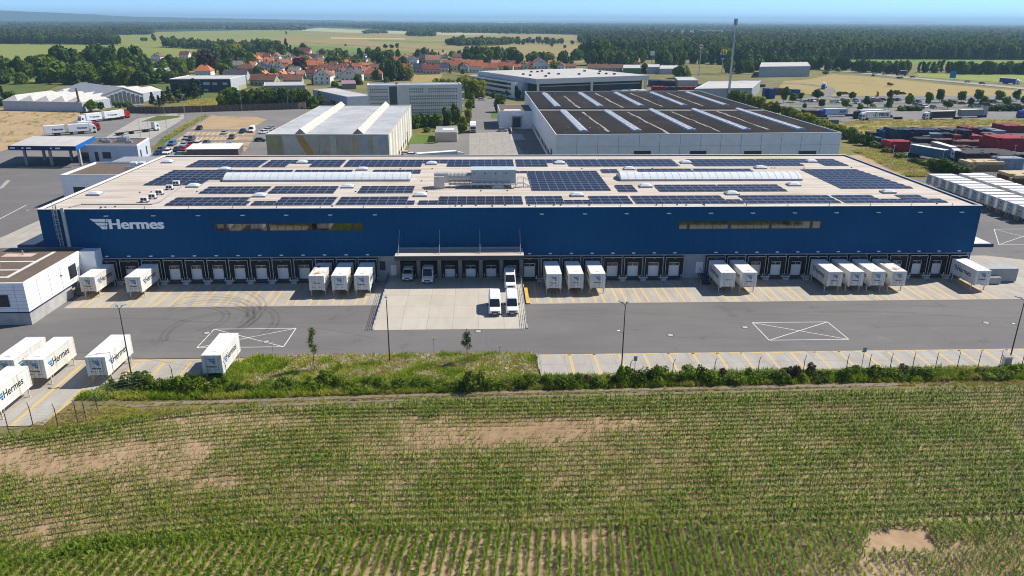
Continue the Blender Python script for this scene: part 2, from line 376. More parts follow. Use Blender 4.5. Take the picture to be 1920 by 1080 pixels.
bj = n.new('ShaderNodeTexBrick'); bj.offset = 0; bj.inputs['Scale'].default_value = 1; bj.inputs['Brick Width'].default_value = 3.76; bj.inputs['Row Height'].default_value = 50; bj.inputs['Mortar Size'].default_value = .03; bj.inputs['Color1'].default_value = (1, 1, 1, 1); bj.inputs['Color2'].default_value = (.93, .94, .95, 1); bj.inputs['Mortar'].default_value = (.62, .62, .65, 1); L.new(tc.outputs['Object'], bj.inputs['Vector']); x = mix(n, L, 1.0, x, bj.outputs[0], 'MULTIPLY'); L.new(x, b.inputs['Base Color'])
BLUED = mat('dark_blue_metal', (.005, .02, .09), .4, .1, 1)
BLUEB = mat('bright_blue_fascia', (.0, .13, .42), .4, .08, 1)
GREYW = mat('grey_wall_panel', (.36, .37, .37), .8, .1, .5, big=.08)
WHITE = mat('white_enamel', (.78, .78, .77), .45, .05, .8)
WHITEC = mat('white_cladding', (.80, .80, .80), .55, .05, .5)
OFFW = mat('cream_trim', (.62, .60, .55), .7, .08, 1)
BLACK = mat('black_rubber', (.012, .012, .013), .7, .2, 2)
DARK = mat('dark_interior', (.02, .022, .026), .6, .2, 1)
GLASSD = mat('dark_glass', (.02, .025, .03), .08, 0, spec=.6)
MIRROR = mat('mirror_glass', (.16, .17, .185), .05, 0, metal=1.0)
STEEL = mat('galvanised_steel', (.42, .43, .44), .4, .12, 2, metal=.6)
GREYM = mat('grey_metal', (.30, .31, .32), .5, .12, 1)
DKGREY = mat('charcoal_metal', (.05, .052, .056), .55, .1, 1)
SKYL = mat('opal_dome', (.60, .63, .66), .55, .05, 1)
SIGNW = mat('sign_white', (.88, .88, .88), .5, .03, 1)
ROOF = mat('roof_membrane', (.52, .47, .42), .85, 0); n, L, b = nodes_of(ROOF)
tc = n.new('ShaderNodeTexCoord'); br = n.new('ShaderNodeTexBrick'); br.offset = .5; br.inputs['Scale'].default_value = 1; br.inputs['Brick Width'].default_value = 20; br.inputs['Row Height'].default_value = 1.5
br.inputs['Mortar Size'].default_value = .03; br.inputs['Color1'].default_value = (1, 1, 1, 1); br.inputs['Color2'].default_value = (.95, .95, .94, 1); br.inputs['Mortar'].default_value = (.86, .84, .82, 1)
L.new(tc.outputs['Object'], br.inputs['Vector'])
mp = n.new('ShaderNodeMapping'); mp.inputs['Scale'].default_value = (.12, 1, 1); L.new(tc.outputs['Object'], mp.inputs['Vector'])
s = noise(n, L, .6, 6, mp.outputs[0]); rp = ramp(n, [(.42, (1, 1, 1)), (.62, (.80, .74, .66)), (.8, (.62, .54, .46))]); L.new(s.outputs[0], rp.inputs[0])
x = mix(n, L, 1.0, br.outputs[0], rp.outputs[0], 'MULTIPLY'); s2 = noise(n, L, 1.5, 6); x = mix(n, L, 1.0, x, mix(n, L, s2.outputs[0], (.9, .9, .9), (1.1, 1.1, 1.1)), 'MULTIPLY')
x = mix(n, L, 1.0, x, (.56, .50, .44), 'MULTIPLY'); L.new(x, b.inputs['Base Color'])

depot = thing('parcel_depot', 'long blue parcel depot with loading docks and solar panels on its flat roof', 'warehouse')
m = MB()
WT = .3
m.box(0, W, 0, WT, ZB, H, BLUE); m.box(0, W, D-WT, D, 0, H, BLUE); m.box(0, WT, WT, D-WT, 0, H, BLUE); m.box(W-WT, W, WT, D-WT, 0, H, BLUE)
m.build('wall', depot)
m = MB(); m.box(WT, W-WT, WT, D-WT, H-.6, H-.22, ROOF); rf = m.build('roof', depot)
m = MB(); c = .015
m.box(-.06, W+.06, -.08, .42, H, H+.07, OFFW); m.box(-.06, W+.06, D-.42, D+.06, H, H+.07, OFFW)
m.box(-.06, .75, .42, D-.42, H, H+.07, WHITE); m.box(W-.45, W+.06, .42, D-.42, H, H+.07, GREYM)
m.build('parapet_cap', rf)
# lower grey wall behind the docks
m = MB(); m.box(.3, W-.3, .35, .6, 0, ZB, GREYW); m.box(.3, .6, .6, D-.6, 0, .3, GREYW)
m.box(.2, W-.2, -.12, .35, ZB-.18, ZB-.02, GREYM)
m.build('base_wall', depot)
# ---- loading docks
def dock_proto(kind):
    p = MB()
    hw = 1.66; zt = 4.42; f = -.55
    p.box(-hw, -hw+.62, f, .345, .95, zt-.01, BLACK); p.box(hw-.62, hw, f, .345, .95, zt-.01, BLACK); p.box(-hw+.62, hw-.62, f, .345, 3.42, zt-.011, BLACK)
    for s in (-1, 1):
        p.box(s*hw-.06*(s > 0)-.0, s*hw+.06*(s < 0), f-.03, f, .9, zt-.02, OFFW)
    p.box(-hw, hw, f-.03, f, zt-.09, zt-.012, OFFW)
    sh = p.build('dock_shelter', depot)
    d = MB(); d.box(-1.04, 1.04, .10, .2, .62, 2.62, WHITE); d.box(-1.04, 1.04, .10, .2, 3.12, 3.42, WHITE)
    d.box(-1.04, -.93, .1, .2, 2.62, 3.12, WHITE); d.box(.93, 1.04, .1, .2, 2.62, 3.12, WHITE)
    dd = d.build('dock_door', sh)
    g = MB(); g.box(-.93, .93, .13, .17, 2.62, 3.12, GLASSD); g.box(-.03, .03, .105, .129, 2.62, 3.12, OFFW); g.build('door_window', sh)
    for s in (-1, 1):
        q = MB(); q.box(s*1.28-.16, s*1.28+.16, f-.13, f-.001, .55, 1.15, BLACK); q.box(s*1.28-.05, s*1.28+.05, f-.15, f-.131, .75, 1.15, WHITE); q.build('bumper', sh)
    k = MB(); k.box(-1.3, 1.3, f+.03, .345, .3, .6, DKGREY); k.build('leveller', sh)
    l = MB(); l.box(-.28, .28, -.16, -.0, 5.0, 5.17, WHITE); l.build('number_plate', sh)
    l = MB(); l.box(-.2, .2, f-.08, f-.031, 4.12, 4.2, GREYM); l.build('lamp', sh)
    return sh
DOCKX = [10.287+3.785*i for i in range(13)]+[84.546+3.752*i for i in range(8)]+[84.546+3.752*(9+i) for i in range(13)]
sh0 = dock_proto(0); sh0.location = (DOCKX[0], 0, 0); shk = list(sh0.children)
for X in DOCKX[1:]:
    s = sh0.copy(); COL.objects.link(s); s.location = (X, 0, 0); s.parent = depot
    for c in shk:
        k = c.copy(); COL.objects.link(k); k.parent = s
pd0 = MB(); pd0.box(-.5, .5, -1.05, -.08, 0, .42, PLAIN); pd0.box(-.85, .85, -.7, -.08, .42, .72, PLAIN); pdm = pd0.mesh('pedestal')
for g in (DOCKX[:13], DOCKX[13:21], DOCKX[21:]):
    for a, b2 in zip(g, g[1:]): obj('pedestal', pdm, depot, ((a+b2)/2, 0, 0))
gd = MB()
for X in DOCKX:
    pass
# ---- facade lamps
lm = MB(); lm.box(-.35, .35, -.4, -.001, -.06, .06, WHITE); lmm = lm.mesh('wall_lamp')
for px in (200, 288.3, 372.3, 456, 537.3, 620, 703.5):
    obj('wall_lamp', lmm, depot, (onY(px, 403.7, 0)[0], 0, 12.4))
for px in (1015.7, 1096.7, 1175, 1253.7, 1332.3, 1411, 1489.3, 1567.3, 1646, 1724, 1801.7):
    obj('wall_lamp', lmm, depot, (onY(px, 399, 0)[0], 0, 12.4))
# ---- window strips
def strip(px0, px1, yt, yb, groups):
    a = onY(px0, yt, 0); b2 = onY(px1, yb, 0); fr = MB(); X0, X1 = a[0], b2[0]; Z1, Z0 = a[2], b2[2]
    fr.box(X0, X1, -.03, -.001, Z0, Z1, DKGREY); o = fr.build('window_strip', depot)
    tot = sum(groups)+.35*(len(groups)-1); u = (X1-X0-.3)/tot; x = X0+.15
    for gq in groups:
        for i in range(int(round(gq))):
            g = MB(); g.box(x+.035, x+u-.035, -.05, -.031, Z0+.1, Z1-.1, MIRROR); g.build('pane', o); x += u
        x += .35*u
strip(402.5, 681.5, 419, 432, [1, 5, 5, 5, 1]); strip(1272.5, 1538, 414.5, 428.5, [1, 5, 5, 5, 1])
# ---- wing emblem and name
def wing(px_pts, y): return [onY(150+a/6.4, 390+b2/6.4, y) for a, b2 in px_pts]
em = MB()
for poly in ([(118, 130), (305, 130), (305, 165), (166, 165)], [(313, 130), (333, 130), (333, 165), (313, 165)], [(178, 175), (303, 175), (303, 208), (217, 208)],
             [(311, 176), (330, 176), (330, 208), (311, 208)], [(235, 218), (300, 218), (300, 253), (272, 253)], [(308, 218), (328, 218), (328, 253), (308, 253)]):
    q = wing(poly, 0); pr_ = [(p[0], p[2]) for p in q]
    em.extrude(pr_, 'y', -.12, -.002, SIGNW)
em.build('wing_emblem', depot)
a = onY(150+358/6.4, 390+253/6.4, 0); b2 = onY(150+1000/6.4, 390+130/6.4, 0)
letters('Hermes', b2[0]-a[0], b2[2]-a[2], SIGNW, depot, (a[0], -.06, a[2]), '-y', bold=.02, thick=.05)
# ---- downpipe, ladder
a = onY(116, 391, 0)[0]; b2 = onY(131, 466, 0)[0]
pp = MB(); pp.box(4.05, 4.55, -.3, -.001, 6.9, H+.3, mat('pale_green_grey', (.42, .46, .42), .6, .08, 1)); pp.build('downpipe', depot)
ld = MB()
for s in (0, .55): ld.box(2.9+s, 2.96+s, -.45, -.38, 6.9, H+1.2, STEEL)
for k in range(26): ld.box(2.96, 3.45, -.43, -.40, 7.1+k*.3, 7.14+k*.3, STEEL)
for k in range(7):
    for t in range(6):
        a0 = math.pi+math.pi*t/6; a1 = math.pi+math.pi*(t+1)/6; zz = 8.6+k*.85
        ld.tube((3.2+.42*math.cos(a0), -.45+.65*math.sin(a0), zz), (3.2+.42*math.cos(a1), -.45+.65*math.sin(a1), zz), .025, STEEL, 4)
for t in (1, 3, 5):
    a0 = math.pi+math.pi*t/6; ld.tube((3.2+.42*math.cos(a0), -.45+.65*math.sin(a0), 8.6), (3.2+.42*math.cos(a0), -.45+.65*math.sin(a0), 13.8), .02, STEEL, 4)
ld.build('ladder', depot)
# ---- van bay: canopy, columns, doors
cz = 6.05
L0 = at(739, 481, cz); R0 = at(983, 479, cz); X0, X1, YF = L0[0], R0[0], (L0[1]+R0[1])/2
m = MB(); m.box(X0, X1, YF, -.001, cz-.75, cz-.03, DKGREY); m.box(X0+.05, X1-.05, YF+.05, -.002, cz-.029, cz+.03, ROOF)
m.box(X0+.5, X1-.5, -.25, -.002, cz+.031, cz+.35, GREYM); cn = m.build('canopy', depot)
for k in range(4):
    x = X0+.6+(X1-X0-1.2)*k/3; q = MB(); q.tube((x, YF+.9, cz), (x, -.02, 9.6), .06, STEEL, 6); q.build('tie_rod', cn)
bx = [onY(p, 505, .2)[0] for p in (766.7, 805, 844, 882.5, 920.8, 958.8)]
ZR = .8
for x in bx:
    q = MB(); q.box(x-1.4, x-.95, -.35, .34, ZR, 3.75, BLACK); q.box(x+.95, x+1.4, -.35, .34, ZR, 3.75, BLACK); q.box(x-.95, x+.95, -.35, .34, 3.0, 3.75, BLACK)
    s = q.build('dock_shelter', depot)
    d = MB(); d.box(x-.9, x+.9, .1, .2, ZR, 2.25, WHITE); d.box(x-.9, x+.9, .1, .2, 2.78, 3.0, WHITE); d.build('dock_door', s)
    g = MB(); g.box(x-.9, x+.9, .13, .17, 2.25, 2.78, GLASSD); g.box(x-.03, x+.03, .105, .129, 2.25, 2.78, OFFW); g.build('door_window', s)
    for e in (-1.2, 1.2): k = MB(); k.box(x+e-.12, x+e+.12, -.5, -.351, ZR, 1.55, BLACK); k.box(x+e-.05, x+e+.05, -.52, -.501, 1.0, 1.55, OFFW); k.build('bumper', s)
for x in [(a+b2)/2 for a, b2 in zip(bx, bx[1:])]+[bx[0]-1.75, bx[-1]+1.75]:
    q = MB(); q.box(x-.34, x+.34, -.75, .34, 0, ZB-.2, mat('brown_grey_pier', (.22, .20, .17), .8, .1, 1)); q.build('pier', depot)
# windows and doors in the grey wall
def wdoor(px, py0, py1, wd, m, nm, z0=None):
    a = onY(px, py0, .35); b2 = onY(px, py1, .35); zz = b2[2] if z0 is None else z0
    q = MB(); q.box(a[0]-wd/2, a[0]+wd/2, .27, .349, zz, a[2], m); return q.build(nm, depot)
wdoor(717, 490, 506, 1.0, DKGREY, 'window'); wdoor(738.5, 497, 516, 1.1, WHITE, 'door'); wdoor(1312, 491, 511, 1.3, WHITEC, 'door')
# ---- side canopies
z = 4.3
q = MB(); a = at(32, 459, z); 
q.box(a[0], -.001, a[1], a[1]+9.0, z-.75, z-.1, BLUED); q.box(a[0]+.25, -.002, a[1]+.25, a[1]+8.75, z-.099, z-.04, mat('canopy_deck', (.035, .06, .10), .8, .1, 1)); q.build('canopy', depot)
q = MB(); a = at(1864, 457, z); q.box(W+.001, a[0], a[1], a[1]+8, z-.7, z-.1, BLUED); q.box(W+.002, a[0]-.3, a[1]+.3, a[1]+7.7, z-.099, z-.04, OFFW); q.box(W+.5, W+.6, a[1]+.3, a[1]+7.7, z-.039, z+.02, DKGREY); q.build('canopy', depot)
# ---- roof furniture (parts of the roof)
def dome(px, py):
    p = at(px, py, H-.2); q = MB(); q.box(-1.25, 1.25, -.95, .95, -.1, .3, GREYM)
    nx, ny = 8, 6; pts = [[(-1.18+2.36*i/nx, -.88+1.76*j/ny, .301+.38*(1-(2*i/nx-1)**4)*(1-(2*j/ny-1)**4)) for j in range(ny+1)] for i in range(nx+1)]
    for i in range(nx):
        for j in range(ny): q.poly([pts[i][j], pts[i+1][j], pts[i+1][j+1], pts[i][j+1]], SKYL)
    return q
DOMES = [(565, 307), (809, 309), (1050, 308), (1287.5, 307), (1524, 305), (312, 306), (419, 320), (678, 320), (1181, 319), (1428, 317), (360, 352), (651, 353), (934, 354),
         (1212, 352), (1491, 349), (174, 367), (485, 370), (788, 369), (1083, 369), (1375, 366), (1669, 363)]
dm = dome(0, 0).mesh('dome_skylight')
for px, py in DOMES:
    p = at(px, py, H-.2); obj('dome_skylight', dm, rf, (p[0], p[1]+.9, H-.2))
RIBG = mat('glazing_rib', (.34, .36, .39), .7, .05, 1)
def barrel(x0, x1, yf, yb, nm='barrel_skylight'):
    z0 = H-.2; q = MB(); q.box(x0, x1, yf, yb, z0-.1, z0+.4, GREYM)
    N = 10; hh = .95; prof = [(yf+.1+(yb-yf-.2)*k/N, z0+.4+hh*math.sin(math.pi*k/N)**.8) for k in range(N+1)]
    q.extrude(prof, 'x', x0+.1, x1-.1, SKYL)
    x = x0+.1; k = 0
    while x < x1-.2:
        for (ya, za), (yc, zc) in zip(prof, prof[1:]): q.hexa([(x, ya, za-.02), (x+.06, ya, za-.02), (x+.06, yc, zc-.02), (x, yc, zc-.02), (x, ya, za+.03), (x+.06, ya, za+.03), (x+.06, yc, zc+.03), (x, yc, zc+.03)], RIBG)
        x += 1.55; k += 1
    return q.build(nm, rf)
a = at(417, 341, H-.2); b2 = at(768, 341, H-.2); barrel(a[0], b2[0], a[1], a[1]+5.4)
a = at(1163, 339.5, H-.2); b2 = at(1502, 337.5, H-.2); barrel(a[0], b2[0], a[1]-.2, a[1]+5.2)
# ---- rooftop air handling unit (stands on the roof)
z0 = H-.2
a = at(884, 343.5, z0+.9); b2 = at(967, 343.5, z0+.9)
ah = thing('air_handler', 'large grey air handling unit with a long duct in the middle of the depot roof', 'ventilation unit', (a[0], a[1], z0))
Wd = b2[0]-a[0]
q = MB(); q.box(0, Wd, 0, 3.4, .9, 3.4, mat('ahu_grey', (.33, .38, .40), .5, .1, .8)); q.box(-.1, Wd+.1, -.1, 3.5, 3.401, 3.55, mat('ahu_lid', (.45, .50, .53), .5, .08, .8)); q.build('housing', ah)
q = MB()
for k in range(1, 7): q.box(Wd*k/7-.03, Wd*k/7+.03, -.03, -.001, .95, 3.35, GREYM)
for k in range(4): q.box(Wd*(.05+.24*k), Wd*(.05+.24*k)+.25, -.04, -.002, 2.7, 2.95, DKGREY)
q.build('panel', ah)
q = MB()
for k in range(8):
    for y in (.2, 3.2): q.box(Wd*k/7-.08, Wd*k/7+.08, y-.08, y+.08, 0, .9, STEEL)
q.box(-.6, Wd+.3, -1.0, -.101, .78, .88, STEEL)
for k in range(9): q.box(Wd*k/8-.02, Wd*k/8+.02, -1.0, -.96, .88, 1.9, STEEL)
q.box(0, Wd, -1.0, -.96, 1.86, 1.92, STEEL); q.build('frame', ah)
dc = at(812, 346, z0+.8); dx = dc[0]-a[0]
DUCT = mat('duct_metal', (.48, .46, .42), .45, .15, 1, metal=.3)
q = MB(); q.extrude([(.6+.9*math.cos(t)+.4, 1.9+.9*math.sin(t)) for t in [2*math.pi*k/14 for k in range(14)]], 'x', dx+3.0, -.001, DUCT)
for k in range(6): q.disc((dx+3.4+(-dx-3.6)*k/5, 1.0, 1.9), 'x', .95, .12, STEEL, 14)
q.box(dx+.2, dx+3.0, .2, 2.0, .95, 2.8, DUCT); q.box(dx+.2, dx+2.2, -.9, .199, .0, 2.3, DUCT)
for k in range(3): q.box(dx+3.0, -.2, -.2+.25*k, -.08+.25*k, .6+.12*k, .72+.12*k, GREYM)
for k in range(5): q.box(dx+3.2+(-dx-3.6)*k/4, dx+3.3+(-dx-3.6)*k/4, .3, 1.7, 0, 1.1, STEEL)
q.build('duct', ah)
q = MB(); q.box(Wd+.3, Wd+1.6, .2, 1.2, .75, .85, STEEL)
for k in range(5): q.box(Wd+1.6+.28*k, Wd+1.88+.28*k, .2, 1.2, .66-.15*k, .7-.15*k, STEEL)
for y in (.2, 1.2):
    q.tube((Wd+.3, y, 1.9), (Wd+1.6, y, 1.9), .03, STEEL, 5); q.tube((Wd+1.6, y, 1.9), (Wd+3.0, y, 1.1), .03, STEEL, 5)
    for e in (.3, 1.6): q.tube((Wd+e, y, .8), (Wd+e, y, 1.9), .03, STEEL, 5)
    q.tube((Wd+3.0, y, 0), (Wd+3.0, y, 1.1), .03, STEEL, 5); q.tube((Wd+1.6, y, 0), (Wd+1.6, y, .8), .04, STEEL, 5)
q.build('stairs', ah)
# small cooling units by the left edge of the roof
cu0 = None
CUS = [(270, 379.5), (285, 373), (298, 365.5), (317, 356), (330, 348)]
for i, (px, py) in enumerate(CUS):
    p = at(px, py, H-.2)
    lb = 'small white rooftop condenser on black feet, '+['nearest to the front edge of the roof', 'second from the front of the slanting row', 'middle of the slanting row of five', 'second from the back of the slanting row', 'farthest from the front edge, beside the solar panels'][i]
    if cu0 is None:
        cu0 = thing('condenser', lb, 'cooling unit', (p[0], p[1], H-.22), 0, 'condensers on the depot roof')
        q = MB(); q.box(-.6, .6, 0, .6, .22, .92, WHITE); q.build('casing', cu0)
        q = MB(); q.disc((-.27, -.01, .58), 'y', .25, .04, DKGREY); q.disc((.27, -.01, .58), 'y', .25, .04, DKGREY); q.build('fan', cu0)
        q = MB(); q.box(-.7, -.45, -.15, .75, 0, .219, DKGREY); q.box(.45, .7, -.15, .75, 0, .219, DKGREY); q.build('foot', cu0)
    else: dup(cu0, (p[0], p[1], H-.22), 0, lb)
# cable tray on the roof from the ladder to the condensers
q = MB(); pl = [at(130, 389.5, H-.2), at(152, 384, H-.2), at(284, 384, H-.2), at(300, 379, H-.2), at(338, 352, H-.2), at(342, 349, H-.2)]
for p0, p1 in zip(pl, pl[1:]): q.tube((p0[0], p0[1], H-.1), (p1[0], p1[1], H-.1), .13, GREYM, 6)
q.build('cable_tray', rf)
q = MB()
for k in range(60):
    x = 2+R.random()*160; y = R.choice([2.2, 14.3, 24.2, 37.2])+R.uniform(-.3, .3); q.tube((x, y, H-.23), (x, y, H-.05), .16, DKGREY, 8)
q.build('drain', rf)
for k in range(22):
    q = MB(); q.box(-.03, .03, -.03, .03, 0, .45, DKGREY); q.box(-.08, .08, -.08, .08, -.0, .05, DKGREY); q.build('safety_post', rf, (3+k*7.5, .25, H+.07))
# ---- solar arrays
PANEL = mat('solar_cell', (.014, .015, .03), .30, .2, .7, spec=.22)
FRAMEP = mat('solar_frame', (.40, .42, .46), .4, .05, 1, metal=.5)
def solar(lbl, rects):
    """rects: x0,x1,y0,y1 in metres on the roof; rows of framed panels"""
    q = MB(); zz = H-.05; pw, pl = 1.72, 1.08; n_ = 0
    for x0, x1, y0, y1 in rects:
        nx = max(1, round((x1-x0)/pw)); ny = max(1, round((y1-y0)/pl)); ux = (x1-x0)/nx; uy = (y1-y0)/ny
        for j in range(ny):
            t = .05 if j % 2 == 0 else -.05
            for i in range(nx):
                xa, xb, ya, yb = x0+i*ux+.02, x0+(i+1)*ux-.02, y0+j*uy+.02, y0+(j+1)*uy-.02
                za, zb_ = zz-t, zz+t
                q.hexa([(xa, ya, za-.04), (xb, ya, za-.04), (xb, yb, zb_-.04), (xa, yb, zb_-.04), (xa, ya, za), (xb, ya, za), (xb, yb, zb_), (xa, yb, zb_)], FRAMEP)
                e = .035
                q.poly([(xa+e, ya+e, za+.006), (xb-e, ya+e, za+.006), (xb-e, yb-e, zb_+.006), (xa+e, yb-e, zb_+.006)], PANEL)
        q.box(x0, x0+.06, y0, y1, H-.22, zz-.12, FRAMEP); q.box(x1-.06, x1, y0, y1, H-.22, zz-.12, FRAMEP)
    tag(q.build('solar_array'), lbl, 'solar panels', 'solar arrays on the depot roof')
def yz(py, px=960): return at(px, py, H)[1]
def xz(px, py): return at(px, py, H)[0]
# front row: three panel rows
ya0, ya1 = yz(381.5), yz(366.5); yn = ya0+(ya1-ya0)*.42
def bl(pa, pb, py=380.0): return xz(pa, py), xz(pb, py)
def with_notch(x, n_, y0, y1, ym): return [(x[0], n_[0], y0, y1), (n_[0], n_[1], y0, ym), (n_[1], x[1], y0, y1)]
F_ = 'solar array in the front row on the depot roof, '
solar(F_+'leftmost, above the wing sign', [(*bl(314, 456), ya0, ya1), (*bl(456, 466), ya0, yn)])
solar(F_+'above the left window strip', [(*bl(473, 516), ya0, yn), (*bl(516, 624), ya0, ya1)])
solar(F_+'right of the left window strip', [(*bl(631, 762), ya0, ya1), (*bl(762, 777), ya0, yn)])
solar(F_+'above the van bay canopy', [(*bl(784, 821), ya0, yn), (*bl(821, 981), ya0, ya1)])
solar(F_+'just right of the van bay', [*with_notch(bl(988, 1187), bl(1059, 1111), ya0, ya1, yn)])
ya0r = ya0
solar(F_+'above the right window strip', [(*bl(1193, 1367, 379), ya0, ya1), (*bl(1367, 1395, 379), ya0, yn)])
solar(F_+'right of the right window strip', [(*bl(1399, 1404, 379), ya0, yn), (*bl(1404, 1578, 379), ya0, ya1)])
solar(F_+'rightmost, near the corner', [*with_notch(bl(1585, 1755, 378), bl(1661, 1710, 378), ya0, ya1, yn), (*bl(1755, 1778, 378), ya0, yn)])
yb0, yb1 = yz(359.8), yz(347.8)
def bb(pa, pb, py=359): return xz(pa, py), xz(pb, py)
S_ = 'two-row solar array behind the front row, '
solar(S_+'leftmost', [(*bb(376, 497), yb0, yb1)]); solar(S_+'in front of the left barrel skylight', [(*bb(504, 627), yb0, yb1)])
solar(S_+'left of the air handling unit', [(*bb(671, 774), yb0, yb1)])
solar('small two-row solar array left of the right barrel skylight', [(*bb(1160, 1195, 357), yb0+.3, yb1+.3)])
solar(S_+'in front of the right barrel skylight', [(*bb(1237, 1357, 357), yb0+.4, yb1+.4)]); solar(S_+'at the right end of the right barrel skylight', [(*bb(1359, 1477, 357), yb0+.4, yb1+.4)])
yc0, yc1 = yz(356.5), yz(319.5)
p0 = at(998, 356.5, H); p1 = at(1146, 356, H)
solar('big square solar array right of the air handling unit', [(p0[0], p1[0], yc0, yc1-2.2), (p0[0]-3.2, p1[0], yc1-2.2, yc1)])
p0 = at(1578, 352.3, H); p1 = at(1712, 351.5, H); yd1 = at(1560, 316, H)[1]
NS = 9
solar('big solar array at the right end of the roof with a stepped edge', [(p0[0]-.9*k*0, p1[0]-.25*k, p0[1]+(yd1-p0[1])*k/NS, p0[1]+(yd1-p0[1])*(k+1)/NS) for k in range(NS)])
p0 = at(268, 346, H); p1 = at(376, 345.5, H); ye1 = at(360, 318.5, H)[1]
solar('big solar array at the left end of the roof', [(p0[0], p1[0], p0[1], p0[1]+(ye1-p0[1])*.35), (p0[0], p1[0]+2.2, p0[1]+(ye1-p0[1])*.35, ye1)])
yf0, yf1 = yz(323.5), yz(317.5)
def bc(pa, pb, py=323): return xz(pa, py), xz(pb, py)
T_ = 'narrow solar array hidden behind the left barrel skylight, '
solar(T_+'left half', [(*bc(434, 545), yf0, yf1)]); solar(T_+'right half', [(*bc(549, 658), yf0, yf1)]); solar('narrow solar array left of the air handler duct', [(*bc(697, 788), yf0, yf1)])
solar('small solar array behind the big square one', [(*bc(1130, 1162), yf0, yf1)])
T_ = 'narrow solar array behind the right barrel skylight, '
solar(T_+'left half', [(*bc(1200, 1304), yf0+.3, yf1+.3)]); solar(T_+'right half', [(*bc(1308, 1418), yf0+.3, yf1+.3)])
yg0, yg1 = yz(311), yz(298); ym = yg0+(yg1-yg0)*.35
def bd(pa, pb, py=310): return xz(pa, py), xz(pb, py)
def notch2(x, n_): return [(x[0], n_[0], yg0, yg1), (n_[0], n_[1], ym+1.2, yg1), (n_[1], x[1], yg0, yg1)]
B2 = 'back row solar array on the depot roof, '
solar(B2+'leftmost', [(*bd(352, 487), yg0, yg1)])
solar(B2+'before the grey hall', notch2(bd(493, 639), bd(537, 581)))
solar(B2+'in front of the long truck', notch2(bd(645, 964), bd(790, 838)))
solar(B2+'before the white warehouse corner', notch2(bd(969, 1127), bd(1027, 1067)))
solar(B2+'before the first dark warehouse gate', notch2(bd(1128.5, 1274, 309), bd(1270, 1273, 309)))
solar(B2+'before the middle warehouse gates', [(*bd(1302, 1434, 309), yg0, yg1)])
solar(B2+'rightmost', notch2(bd(1436, 1588, 308), bd(1505, 1545, 308)))
# ================================================================== DEPOT YARD
# yellow bay lines on the apron and on the lots
for X in [x+dx for g in (DOCKX[:13], DOCKX[13:]) for x in g for dx in (-.72, .72)]:
    stripe(yl, X, -11.6, X, -1.2, .42, .006, YELLOWW)
for k in range(48):
    X = 88.3+3.52*k
    if X < 210: stripe(yl, X, -39, X+.0, -31.9, .40, -.004, YELLOWW)
for k in range(40): stripe(yl, 84.2+3.0*k, -32.0, 86.0+3.0*k, -32.0, .32, -.004, YELLOW)
for px in (250, 300, 340, 375): pass
LOTP = [(462, 671.5), (428, 712), (150, 742), (80, 797), (-20, 800), (-300, 850), (-300, 690), (-20, 676)]
for k in range(18):
    X = 43.3-3.62*k; ys = np.arange(-56, -32.6, .5); u_, v_ = topix(np.c_[np.full(len(ys), X), ys, ys*0]); ok = inpoly(u_, v_, LOTP)
    if ok.any(): stripe(yl, X, ys[ok].min(), X, ys[ok].max(), .30, -.004, YELLOW)
for k in range(22): stripe(yl, 44.0-3.4*k, -32.2, 41.6-3.4*k, -32.2, .25, -.004, YELLOW)
for x in bx[:-1]: stripe(yl, x+1.9, -5.2, x+1.9, -.8, .12, .81-.02, YELLOWW) if False else None
structure(yl.build('bay_markings'))
wm = MB()
def boxmark(c):
    for a, b2 in ((0, 1), (1, 2), (2, 3), (3, 0), (0, 2), (1, 3)): stripe(wm, *c[a], *c[b2], .12, -.012+.001*a, WHITEP)
boxmark([(35.3, -21.3), (47.6, -21.3), (47.4, -28.1), (35.1, -28.1)])
boxmark([(118.3, -20.9), (130.3, -20.9), (130.5, -27.7), (118.5, -27.7)])
q = [at(1832, 430)[:2], at(1864, 429.5)[:2], at(1873, 459)[:2]]; q = [(q[1][0]-12, q[1][1]), tuple(q[1]), tuple(q[2]), (q[2][0]-11, q[2][1])]
q2 = [at(1864, 429.5)[:2], at(1873, 458.5)[:2]]
boxmark([tuple(q2[0]), (q2[0][0]+12, q2[0][1]), (q2[1][0]+12, q2[1][1]), tuple(q2[1])])
for a, b2 in (((0, 410), (50, 384)), ((6, 348), (-30, 360))): stripe(wm, *at(*a)[:2], *at(*b2)[:2], .2, -.012, WHITEP)
structure(wm.build('road_markings'))
mh = MB()
mhl = [(388, 624), (499.5, 640.5), (897, 621), (1257, 628), (1397, 613.5), (1849, 605), (52, 394), (690+0, 0)]
for px, py in mhl[:7]:
    p = at(px, py)
    g = MB(); g.tube((0, 0, 0), (0, 0, .012), .62, ASPHALTD, 18); g.tube((0, 0, .012), (0, 0, .024), .42, PLAIN, 18)
    o = g.build('manhole_cover', None, (p[0], p[1], -.016)); tag(o, '', 'manhole')
    o['label'] = {388: 'round manhole cover left of the white box mark by the left lot', 499.5: 'round manhole cover on the white diagonal of the left box mark', 897: 'manhole cover just in front of the van ramp', 1257: 'manhole cover alone in the middle of the right asphalt yard',
                  1397: 'manhole cover beside the upper left corner of the right box mark', 1849: 'manhole cover in the asphalt near the right lamp post', 52: 'pale manhole cover in the yard west of the depot'}[px]
    o['group'] = 'manhole covers in the yard'
